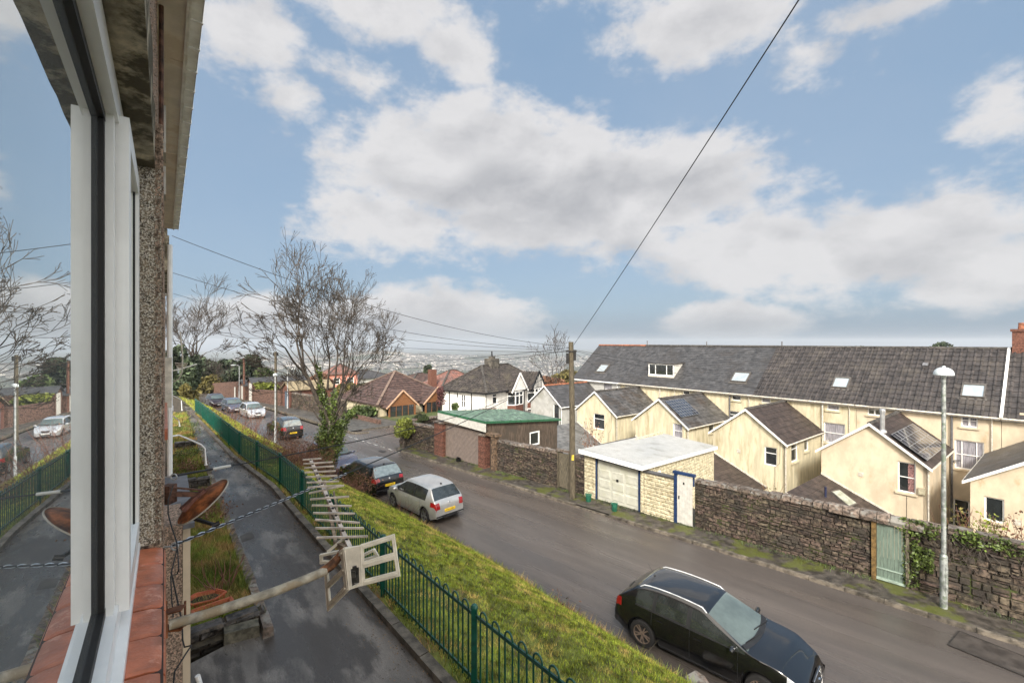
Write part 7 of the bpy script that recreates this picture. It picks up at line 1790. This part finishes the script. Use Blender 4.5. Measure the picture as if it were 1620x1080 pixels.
def garden_sampler(s0, s1, r0=.1, r1=1.15):
    def f(n, r):
        s = r.uniform(s0, s1, n); rr = r.uniform(r0, r1, n); X = .787 * rr - .616 * s; Y = .616 * rr + .787 * s; return np.stack([X, Y, -(4.22 + .035 * (.787 * s)) + .07 + 0 * X], 1)
    return f
np_mesh('garden_grass', np.concatenate([blades(26000, garden_sampler(8.2, 16.5), .06, .22, .004, 5, .9), blades(12000, garden_sampler(16.8, 40), .08, .25, .006, 6, .8)]), 3, M_grassd, kind='stuff', label='rough grass and weeds in the front gardens')
# tufts and moss along the wall foot
def verge_s(n, r):
    a = r.uniform(-6, 28, n); c = 17.5 - np.abs(r.normal(0, .16, n)); k = np.array([float(vnoise(0, x, .9)) for x in a]) > -.1; a, c = a[k], c[k]; X = (c - a) * .70711; Y = (c + a) * .70711; return np.stack([X, Y, -7.2 - .015 * Y + .12], 1)
np_mesh('verge_weeds', blades(3500, verge_s, .03, .10, .004, 8, 1.0), 3, M_leafm, kind='stuff', label='small weeds and moss along the foot of the stone wall')
# leaf litter and pale specks on the path
def litter(n, r):
    a = r.uniform(0, 22, n); d = .34 + np.abs(r.normal(0, .22, n)); c = np.array([fence_c(x) for x in a]) - d; X = (c - a) * .70711; Y = (c + a) * .70711; return np.stack([X, Y, -(4.22 + .035 * Y) + .012], 1)
r = np.random.default_rng(12); P = litter(1500, r); n = len(P); th = r.uniform(0, 6.28, n); s = r.uniform(.005, .016, n)[:, None]; u = np.stack([np.cos(th), np.sin(th), 0 * th], 1) * s; w = np.stack([-np.sin(th), np.cos(th), 0 * th], 1) * s * .6
np_mesh('leaf_litter', np.stack([P - u, P - w, P + u, P + w], 1).reshape(-1, 3), 4, mat('dead_leaf', (.20, .12, .06), rough=.9, island=.7, world=True), kind='stuff', label='dead leaf litter along the path edging')

def branch_tree(base, height, seed, levels=6, spread=.55, trunk_r=.2, name='bare_tree', label='', first=None, upb=.25, lenf=.76, sides=(7, 5, 4, 3, 3, 3, 3), barkm=None, twigm=None, maxn=9000, split=(2, 3), droop=0.0, cat='tree', rmin=.004, kf=1.0):
    rnd = random.Random(seed); e = empty(name, base, 0, label, cat); mbT, mbC = MB(), MB(); cnt = [0]; tips = []
    def grow(p, d, L, r_, lv):
        if cnt[0] > maxn: return
        L = L * (kf if lv == 1 else 1)
        cnt[0] += 1; n = 4 if lv < 3 else 3; pts = [Vector(p)]; rr = [r_]; q = Vector(p); dd = Vector(d).normalized()
        for k in range(n):
            dd = (dd + Vector((rnd.gauss(0, .13), rnd.gauss(0, .13), rnd.gauss(0, .07) + upb * .10 - droop * .1 * lv))).normalized(); q = q + dd * (L / n); pts.append(q.copy()); rr.append(lerp(r_, r_ * .62, (k + 1) / n))
        (mbT if lv == 0 else mbC).tube(pts, [max(rmin, q_) for q_ in rr], sides[min(lv, len(sides) - 1)], cap=False)
        if lv >= levels: tips.append(q.copy()); return
        nb = rnd.randint(*split) + (1 if lv < 2 else 0)
        for k in range(nb):
            ang = rnd.uniform(.25, 1.0) * spread * (1.15 if lv > 1 else 1); ph = rnd.uniform(0, 2 * math.pi) + k * 2.1; ref = dd.cross(V(0, 0, 1)); ref = ref.normalized() if ref.length > .05 else V(1, 0, 0); w = dd.cross(ref)
            nd = (dd * math.cos(ang) + (ref * math.cos(ph) + w * math.sin(ph)) * math.sin(ang)); nd.z += upb * .3; nd.normalize()
            st = pts[-1] if k < 2 else lerp(pts[-2], pts[-1], rnd.random()); grow(st, nd, L * lenf * rnd.uniform(.75, 1.15), rr[-1] * rnd.uniform(.6, .85), lv + 1)
    if first:
        for (p_, d_, L_, r0) in first: grow(base + Vector(p_), d_, L_, r0, 1)
    else: grow(base, (rnd.uniform(-.05, .05), rnd.uniform(-.05, .05), 1), height * .3, trunk_r, 0)
    return e, mbT, mbC, tips
def finish_tree(e, mbT, mbC, bm=M_bark, cm=M_barkd):
    if mbT.v: mbT.build('trunk', bm, e, smooth='full')
    if mbC.v: mbC.build('crown', cm, e, smooth='full')
# ivy-covered tree
tb = AC @ Vector((9.3, 21.3, 0)); tb.z = -6.6
tb = V(-8.75, 21.3, -6.7)
e, mT, mC, tips = branch_tree(tb, 11, 5, levels=7, spread=.60, label='large leafless tree with ivy climbing its forked trunk beside the parked cars', first=[((-.05, 0, 2.6), (-.10, .0, 1), 3.7, .14), ((.10, .1, 2.6), (.10, .2, 1), 3.2, .12), ((.15, 0, 2.3), (.36, .1, 1), 3.0, .11), ((-.1, 0, 2.9), (-.62, .2, 1), 2.5, .08), ((-.25, .1, 3.8), (-.30, -.3, 1), 2.3, .08), ((.3, 0, 3.0), (.62, -.1, .95), 2.5, .07), ((-.4, 0, 4.0), (-1.0, .1, .75), 1.9, .06), ((.6, 0, 3.4), (.3, -.4, .9), 2.1, .07), ((.05, .1, 4.0), (.04, .3, 1), 2.6, .08), ((-.1, -.1, 4.4), (.12, -.3, 1), 2.3, .07), ((.1, -.1, 2.6), (.9, -.3, .75), 1.8, .05), ((-.1, -.1, 2.6), (-1.0, -.3, .6), 1.8, .05)], lenf=.75, upb=.16, name='ivy_clad_tree', split=(2, 3), maxn=26000, rmin=.0105, kf=.78)
mT.tube([tb + V(0, 0, -.3), tb + V(.02, 0, .8), tb + V(-.02, .02, 1.7), tb + V(.05, 0, 2.9)], [.27, .22, .21, .15], 12)
for d_, l in (((-.42, 0, 1), 2.3), ((.12, .1, 1), 2.6), ((.75, .15, 1), 2.3)): pass
# small buds and clinging dead leaves on the twigs
def squeeze(vs): return [(tb.x + (x - tb.x) * (.66 if x > tb.x else .86), y, z) for x, y, z in vs]
mT.v = squeeze(mT.v); mC.v = squeeze(mC.v); tips = squeeze([tuple(t) for t in tips])
r = np.random.default_rng(3); T_ = np.array([tuple(t) for t in tips]); T_ = T_[r.random(len(T_)) < .5]
finish_tree(e, mT, mC, M_bark, mat('grey_twig', (.085, .070, .056), rough=.95, var=.4, world=True))
if len(T_): np_mesh('buds', leaves(np.repeat(T_, 2, 0) + r.normal(0, .05, (len(T_) * 2, 3)), .028, r), 4, M_barkd, parent=e)
pts = []
def ivy_along(a, b, rad, n):
    a, b = np.array(a), np.array(b); t = r.random(n)[:, None]; q = a + (b - a) * t; o = r.normal(size=(n, 3)) * [1, 1, .6]; o /= np.linalg.norm(o, axis=1)[:, None]; pts.append(q + o * rad * r.uniform(.5, 1.15, n)[:, None])
B = np.array(tb)
ivy_along(B + [0, 0, .7], B + [0, 0, 1.4], .30, 700); ivy_along(B + [0, 0, 1.3], B + [0, 0, 2.5], .50, 2600); ivy_along(B + [-.2, -.1, 1.7], B + [-.45, 0, 2.2], .32, 600); ivy_along(B + [.25, 0, 1.7], B + [.5, 0, 2.9], .38, 1100)
ivy_along(B + [-.1, 0, 2.4], B + [-.42, 0, 4.4], .25, 1300); ivy_along(B + [-.42, 0, 4.3], B + [-.62, 0, 5.6], .14, 400); ivy_along(B + [.1, 0, 2.5], B + [.25, 0, 4.2], .2, 700); ivy_along(B + [.5, .1, 2.6], B + [1.3, .2, 3.6], .16, 350)
np_mesh('ivy', leaves(np.concatenate(pts), .055, r), 4, M_ivy, parent=e)
# other bare trees
for (u, vb, Y, h, sd, lab, lv, tr) in ((296, 640, 52, 10.8, 9, 'tall bare tree rising above the evergreens at the far left', 7, .36), (884, 640, 62, 9.5, 14, 'small bare tree behind the telegraph pole near the end of the terrace', 5, .14), (350, 640, 70, 7, 15, 'bare bush tree standing over the far brick sheds', 5, .12)):
    b = pix(u, 600, Y); b.z = -9.0 if Y > 55 else -7.5
    e, mT, mC, tips = branch_tree(b, h, sd, levels=lv, spread=.62, trunk_r=tr, label=lab, upb=.3, lenf=.82, maxn=9000, rmin=.018); finish_tree(e, mT, mC, M_barkd, M_barkd)
# evergreen and leafy masses, one crown and trunk each
def crown_tree(u, v_top, v_bot, Y, wpx, m_, label, seed, name='evergreen_tree', n=2600, size=None, group=None, lob=9, gz_=-8.4):
    r = np.random.default_rng(seed); c = pix(u, (v_top + v_bot) / 2, Y); H = (v_bot - v_top) / 700 * Y / 2; Wd = wpx / 700 * Y / 2; size = size or max(.05, Y * .0042)
    e = empty(name, V(c.x, c.y, gz_), 0, label, 'tree' if 'tree' in name else 'shrub', group); P = []
    for k in range(lob):
        th = r.uniform(0, 6.28); q = r.uniform(.15, .62); lc = np.array([c.x + Wd * q * np.cos(th), c.y + Wd * q * np.sin(th), c.z + H * r.uniform(-.55, .62)]); rr = np.array([Wd * r.uniform(.32, .5), Wd * r.uniform(.32, .5), H * r.uniform(.28, .42)])
        o = r.normal(size=(n // lob, 3)); o /= np.linalg.norm(o, axis=1)[:, None]; P.append(lc + o * rr * r.uniform(.72, 1.08, (n // lob, 1)))
    P = np.concatenate(P); np_mesh('crown', leaves(P, size, r), 4, m_, parent=e)
    mb = MB(); mb.tube([V(c.x, c.y, gz_ - .3), V(c.x + .1, c.y, c.z - H * .3), V(c.x, c.y, c.z + H * .5)], [Wd * .07 + .05, Wd * .05 + .04, .03], 7)
    for k in range(5): th = k * 1.3; mb.tube([V(c.x, c.y, c.z - H * .4 + k * H * .12), V(c.x + Wd * .5 * math.cos(th), c.y + Wd * .5 * math.sin(th), c.z + k * H * .1)], [.06, .02], 4)
    mb.build('trunk', M_barkd, e); return e
crown_tree(290, 528, 640, 48, 60, M_leafd, 'dark evergreen close beyond the end of the house wall', 1, n=3600)
crown_tree(318, 560, 630, 78, 60, M_leafd, 'dark conifer between the bare tree and the long brick shed', 2)
crown_tree(352, 562, 622, 84, 66, M_leafd, 'broad dark evergreen behind the long brick shed', 3)
crown_tree(392, 560, 612, 88, 56, M_leafd, 'dark evergreen behind the slate roofed lock-ups', 4)
crown_tree(418, 572, 612, 80, 40, M_leafm, 'mid green bushy tree behind the hedge topped wall', 5)
crown_tree(372, 575, 625, 80, 50, M_leafd, 'low dark evergreen behind the far lamp post', 6)
crown_tree(335, 590, 636, 72, 60, M_leafo, 'olive brown bush in front of the long brick shed', 7, name='bush')
crown_tree(300, 606, 644, 46, 30, M_leafo, 'yellow brown beech hedge at the far end of the footpath', 8, name='hedge', gz_=-6, n=2600)
crown_tree(420, 604, 620, 60, 44, M_leafy, 'clipped bright green hedge on top of the brown brick wall', 9, name='hedge', gz_=-7.2, n=1400)
crown_tree(676, 577, 600, 76, 14, M_leafd, 'small dark evergreen beside the red chimney', 10)
crown_tree(500, 590, 640, 70, 60, M_leafb, 'rusty brown tangle of shrubs behind the ivy covered tree', 11, name='shrub')
crown_tree(548, 600, 640, 66, 40, M_leafo, 'olive shrub left of the bungalow roof', 12, name='shrub')
crown_tree(870, 595, 625, 66, 60, M_leafb, 'brown shrubs beyond the white house near the terrace end', 13, name='shrub', gz_=-11)
crown_tree(905, 585, 612, 80, 70, M_leafo, 'scrubby bank behind the telegraph pole', 14, name='shrub', gz_=-11)
crown_tree(638, 655, 702, 31.5, 42, M_leafy, 'bright yellow green shrub spilling over the corner of the stone wall', 15, name='shrub', n=2600, size=.07, gz_=-7.4)
crown_tree(662, 652, 674, 34, 36, M_leafm, 'small leafy shrub behind the corner stone wall', 16, name='shrub', n=1500, size=.07, gz_=-7.6)
crown_tree(697, 610, 645, 37, 24, M_leafr, 'dark red leaved small tree in front of the second bungalow gable', 17, name='small_tree', n=1100, size=.06)
crown_tree(720, 636, 652, 37, 14, M_leafm, 'spiky green shrub beside the white house wall', 18, name='shrub', n=600, size=.08)
crown_tree(575, 642, 662, 46, 60, M_leafm, 'green hedge before the cream bungalow wall', 19, name='hedge', n=1600)
# skyline tufts beyond the terrace ridge
for k, (u, vt, w, lab) in enumerate(((1484, 541, 50, 'dark treetop showing above the terrace ridge'), (1432, 543, 46, 'thin twiggy treetop left of the dark one above the ridge'), (1360, 545, 30, 'small treetop above the ridge over the roof window'))):
    crown_tree(u, vt, 590, 105, w, M_leafd if k != 1 else M_leafb, lab, 40 + k, n=900, gz_=-12)
# brambles and red stemmed shrubs on the bank
def stems(a, c, n, h, spread_, seed, m_, label, name='shrub', leafm=None, nl=0, r_=.006, t_=.5):
    rnd = random.Random(seed); f = fence_c(a); eC = edge_c(a); t = max(0, min(1, (c - f) / (eC - f))); b = AC @ Vector(bank_pt(a, t)); e = empty(name, b, 0, label, 'shrub'); mb = MB(); L = []
    for k in range(n):
        x, y = rnd.gauss(0, spread_ * .45), rnd.gauss(0, spread_ * .45); p = b + V(x, y, 0); p.z = b.z - .25 + abs(0) ; d = V(rnd.gauss(0, .35) + x * .3, rnd.gauss(0, .35) + y * .3, 1); hh = h * rnd.uniform(.5, 1.1); pts = [p]; 
        for q in range(4): d = (d + V(rnd.gauss(0, .18), rnd.gauss(0, .18), -.02)).normalized(); pts.append(pts[-1] + d * hh / 4)
        mb.tube(pts, [r_, r_ * .9, r_ * .7, r_ * .5, r_ * .3], 3, cap=False); L += pts[1:]
        for q in range(3): s_ = pts[1 + q % 3]; mb.tube([s_, s_ + V(rnd.gauss(0, .2), rnd.gauss(0, .2), rnd.uniform(.05, .3)) * h * .6], [r_ * .6, r_ * .3], 3, cap=False)
    mb.build('stems', m_, e)
    if leafm and nl:
        r = np.random.default_rng(seed); A = np.array([tuple(q) for q in L]); idx = r.integers(0, len(A), nl); np_mesh('leaves', leaves(A[idx] + r.normal(0, .16, (nl, 3)), .035, r), 4, leafm, parent=e)
    return e
stems(21.0, 6.9, 380, 1.5, 1.7, 1, M_twig, 'dense red brown bramble thicket left of the ivy covered trunk', leafm=M_leafb, nl=1500)
stems(23.5, 8.3, 220, 1.6, 1.4, 2, M_twig, 'bramble tangle behind the ivy trunk', leafm=M_leafb, nl=900)
stems(19.0, 8.9, 120, 1.0, 1.0, 3, M_twig, 'brown bramble arching over the nose of the black hatchback', leafm=M_leafb, nl=500)
stems(20.2, 8.0, 110, 1.3, .8, 4, M_twig, 'red stemmed shrub just right of the ivy covered trunk', leafm=M_leafb, nl=300)
stems(27.5, 7.6, 50, 2.3, 1.4, 5, M_twig, 'tall bare red stems behind the railings below the dark car', r_=.012)
stems(33, 7.9, 45, 2.0, 1.6, 6, M_twig, 'tall bare stems farther along behind the railings', r_=.009)
stems(40, 8.2, 50, 1.3, 2.2, 7, M_twig, 'brown scrub at the far end of the railings', leafm=M_leafb, nl=500, r_=.012)
stems(15.6, 9.3, 16, .9, .5, 8, M_twig, 'few bare twigs at the bank edge by the silver hatchback')
stems(7.2, 9.1, 26, .5, .5, 9, M_twig, 'dry brown twigs behind the black estate car', leafm=M_leafb, nl=60)
stems(5.0, 8.9, 22, .55, .6, 10, M_woodg, 'dry grass stalks beside the flat stone', r_=.004)
stems(5.6, 6.3, 18, .3, .35, 11, M_twig, 'small rusty weed clump in the bank grass')
# weeds in the near garden
def gstems(r0, s0, n, h, sp, seed, m_, label, leafm=None, nl=0, name='shrub', r_=.006):
    rnd = random.Random(seed); b = RS @ Vector((r0, s0, 0)); b.z = path_z(b.y) + .05; e = empty(name, b, 0, label, 'shrub'); mb = MB(); L = []
    for k in range(n):
        p = b + V(rnd.gauss(0, sp * .3), rnd.gauss(0, sp * .4), 0); d = V(rnd.gauss(0, .4), rnd.gauss(0, .4), 1); pts = [p]
        for q in range(4): d = (d + V(rnd.gauss(0, .25), rnd.gauss(0, .25), 0)).normalized(); pts.append(pts[-1] + d * h * rnd.uniform(.5, 1.1) / 4)
        mb.tube(pts, [r_, r_ * .8, r_ * .6, r_ * .5, r_ * .3], 4, cap=False); L += pts[1:]
    mb.build('stems', m_, e)
    if leafm and nl: r = np.random.default_rng(seed); A = np.array([tuple(q) for q in L]); idx = r.integers(0, len(A), nl); np_mesh('leaves', leaves(A[idx] + r.normal(0, .07, (nl, 3)), .03, r), 4, leafm, parent=e)
gstems(.75, 9.2, 16, .8, .25, 1, M_twig, 'leafless reddish rose bush in the near front garden', r_=.012)
gstems(.7, 13.5, 60, .8, .9, 2, M_twig, 'rusty dead undergrowth in the garden above the satellite dish', M_leafb, 500)
gstems(.6, 19.5, 40, .6, 1.0, 3, M_twig, 'dead brown plants below the longest white handrail', M_leafb, 500)
gstems(.7, 22.5, 40, .5, 1.0, 4, M_leafo, 'low green plants beyond the longest white handrail', M_leafm, 600)
gstems(.7, 30, 40, .8, 1.5, 5, M_leafo, 'green bushes by the far white handrail', M_leafm, 900)
# ivy over the near wall and garden plants behind it
r = np.random.default_rng(77); pts = []
def ivy_wall(a0, a1, z0, z1, n, dn=.07):
    a = r.uniform(a0, a1, n); z = r.uniform(z0, z1, n); c = 17.52 - np.abs(r.normal(0, dn, n)); X = (c - a) * .70711; Y = (c + a) * .70711; pts.append(np.stack([X, Y, z], 1))
zt0 = ZT(2.2)
for k in range(14):
    a = r.uniform(aG1 - 2.4, aG1 + .1); ivy_wall(a - .25, a + .25, zt0 - r.uniform(.02, .3), zt0 + .22, 60)
ivy_wall(aG1 - .25, aG1 + .12, ZB(2) + .1, zt0 + .2, 420, .05); ivy_wall(aG1 - .55, aG1 - .1, zt0 - 1.2, zt0 - .5, 500, .08)
e = empty('ivy', AC @ Vector((17.5, aG1, ZB(2))), 0, 'ivy trailing over the wall top right of the sage green gate', 'ivy'); np_mesh('ivy_leaves', leaves(np.concatenate(pts), .045, r), 4, M_ivy, parent=e)
mb = MB(AC); rnd = random.Random(3)
for k in range(18): a = aG1 - rnd.uniform(.1, 2.6); z = zt0; pts_ = [(17.47, a, z)]; [pts_.append((17.47 - rnd.random() * .02, pts_[-1][1] + rnd.gauss(0, .12), pts_[-1][2] - .22)) for q in range(4)]; mb.tube(pts_, [.012, .01, .008, .006, .004], 4)
mb.build('ivy_stems', M_barkd, e)
def garden_bush(c, a, w, h, m_, label, seed, n=700, size=.045, z0=-7.5):
    p = AC @ Vector((c, a, 0)); r = np.random.default_rng(seed); o = r.normal(size=(n, 3)); o /= np.linalg.norm(o, axis=1)[:, None]; P = np.array([p.x, p.y, z0 + h * .75]) + o * np.array([w, w, h * .45]) * r.uniform(.3, 1.05, (n, 1)); e = empty('shrub', V(p.x, p.y, z0), 0, label, 'shrub'); np_mesh('foliage', leaves(P, size, r), 4, m_, parent=e)
    mb = MB(); rnd = random.Random(seed)
    for k in range(14): mb.tube([V(p.x, p.y, z0), V(p.x + rnd.gauss(0, w * .4), p.y + rnd.gauss(0, w * .4), z0 + h * .6), V(p.x + rnd.gauss(0, w * .7), p.y + rnd.gauss(0, w * .7), z0 + h * 1.15)], [.015, .01, .004], 4)
    mb.build('stems', M_twig, e)
garden_bush(18.6, -.7, .5, 2.2, M_leafy, 'yellow green garden shrub behind the wall right of the lamp post', 1)
garden_bush(18.7, -1.35, .5, 2.3, M_leafb, 'red twigged shrub behind the wall near the right edge', 2, n=350)
garden_bush(18.5, -.05, .4, 2.25, M_leafo, 'straw coloured shrub in front of the back door', 3, n=400)
garden_bush(19.5, 13.6, .7, 2.9, M_leafb, 'thorny leafless bush behind the white garage roof', 4, n=250)
garden_bush(24.0, 6.3, .5, 2.6, M_leafo, 'thin leafless stems against the cream lean-to', 5, n=90, z0=-9.8)

# ------------------------------------------------------------------ distant town and haze
r = np.random.default_rng(5); V4 = []; VR = []
N = 5200
az = np.radians(r.uniform(-32, 32, N * 3)); rho = 260 + 3000 * r.random(N * 3) ** .8
keep = np.array([vnoise(math.sin(a) * d, math.cos(a) * d, .006) > -.12 for a, d in zip(az, rho)]); az, rho = az[keep][:N], rho[keep][:N]
mbT, mbR = [], []
for a, d in zip(az, rho):
    x, y = d * math.sin(a), d * math.cos(a); z = land_z(x, y); th = round(a * 3) * .7 + vnoise(x, y, .004) * 3; n = r.integers(1, 6); w, l, h = 8.5, 7 * n, r.uniform(5, 8); ca, sa = math.cos(th), math.sin(th)
    f = lambda u, v, zz: (x + ca * u - sa * v, y + sa * u + ca * v, z + zz)
    b = [(-w / 2, -l / 2), (w / 2, -l / 2), (w / 2, l / 2), (-w / 2, l / 2)]
    for k in range(4): p, q = b[k], b[(k + 1) % 4]; mbT += [f(*p, -6), f(*q, -6), f(*q, h), f(*p, h)]
    mbR += [f(-w / 2 - .4, -l / 2, h - .2), f(0, -l / 2, h + 3), f(0, l / 2, h + 3), f(-w / 2 - .4, l / 2, h - .2), f(w / 2 + .4, -l / 2, h - .2), f(0, -l / 2, h + 3), f(0, l / 2, h + 3), f(w / 2 + .4, l / 2, h - .2)]
np_mesh('distant_town', np.array(mbT), 4, M_town, kind='stuff', label='pale terraced streets of the distant town in the valley')
np_mesh('distant_town', np.array(mbR), 4, M_townr, kind='stuff', label='grey roofs of the distant town in the valley')
P = []; 
for k in range(2200):
    a = math.radians(r.uniform(-40, 40)); d = 180 + 3200 * r.random(); x, y = d * math.sin(a), d * math.cos(a)
    if vnoise(x, y, .006) > -.02 and r.random() < .6: continue
    z = land_z(x, y); rr = r.uniform(.4, 1) * min(22, 4 + d * .012); o = r.normal(size=(40, 3)); o /= np.linalg.norm(o, axis=1)[:, None]; P.append(np.array([x, y, z + 4]) + o * [rr * 1.6, rr * 1.6, rr * .45])
np_mesh('distant_woods', leaves(np.concatenate(P), 2.6, r), 4, mat('far_wood', (.045, .045, .030), rough=1, island=.3, world=True), kind='stuff', label='far woods and hedgerows on the hillside beyond the town')
hz = bpy.data.materials.new('haze'); hz.use_nodes = True; nt = hz.node_tree; nt.nodes.clear(); o = nt.nodes.new('ShaderNodeOutputMaterial'); pv = nt.nodes.new('ShaderNodeVolumePrincipled')
pv.inputs['Density'].default_value = HAZE_D; pv.inputs['Color'].default_value = (.80, .86, .93, 1); pv.inputs['Anisotropy'].default_value = .2; nt.links.new(pv.outputs[0], o.inputs['Volume'])
mb = MB(); mb.box(-8400, 8400, -8400, 8400, -200, 40); h = mb.build('haze', hz, kind='stuff', label='thin pale haze over the valley')
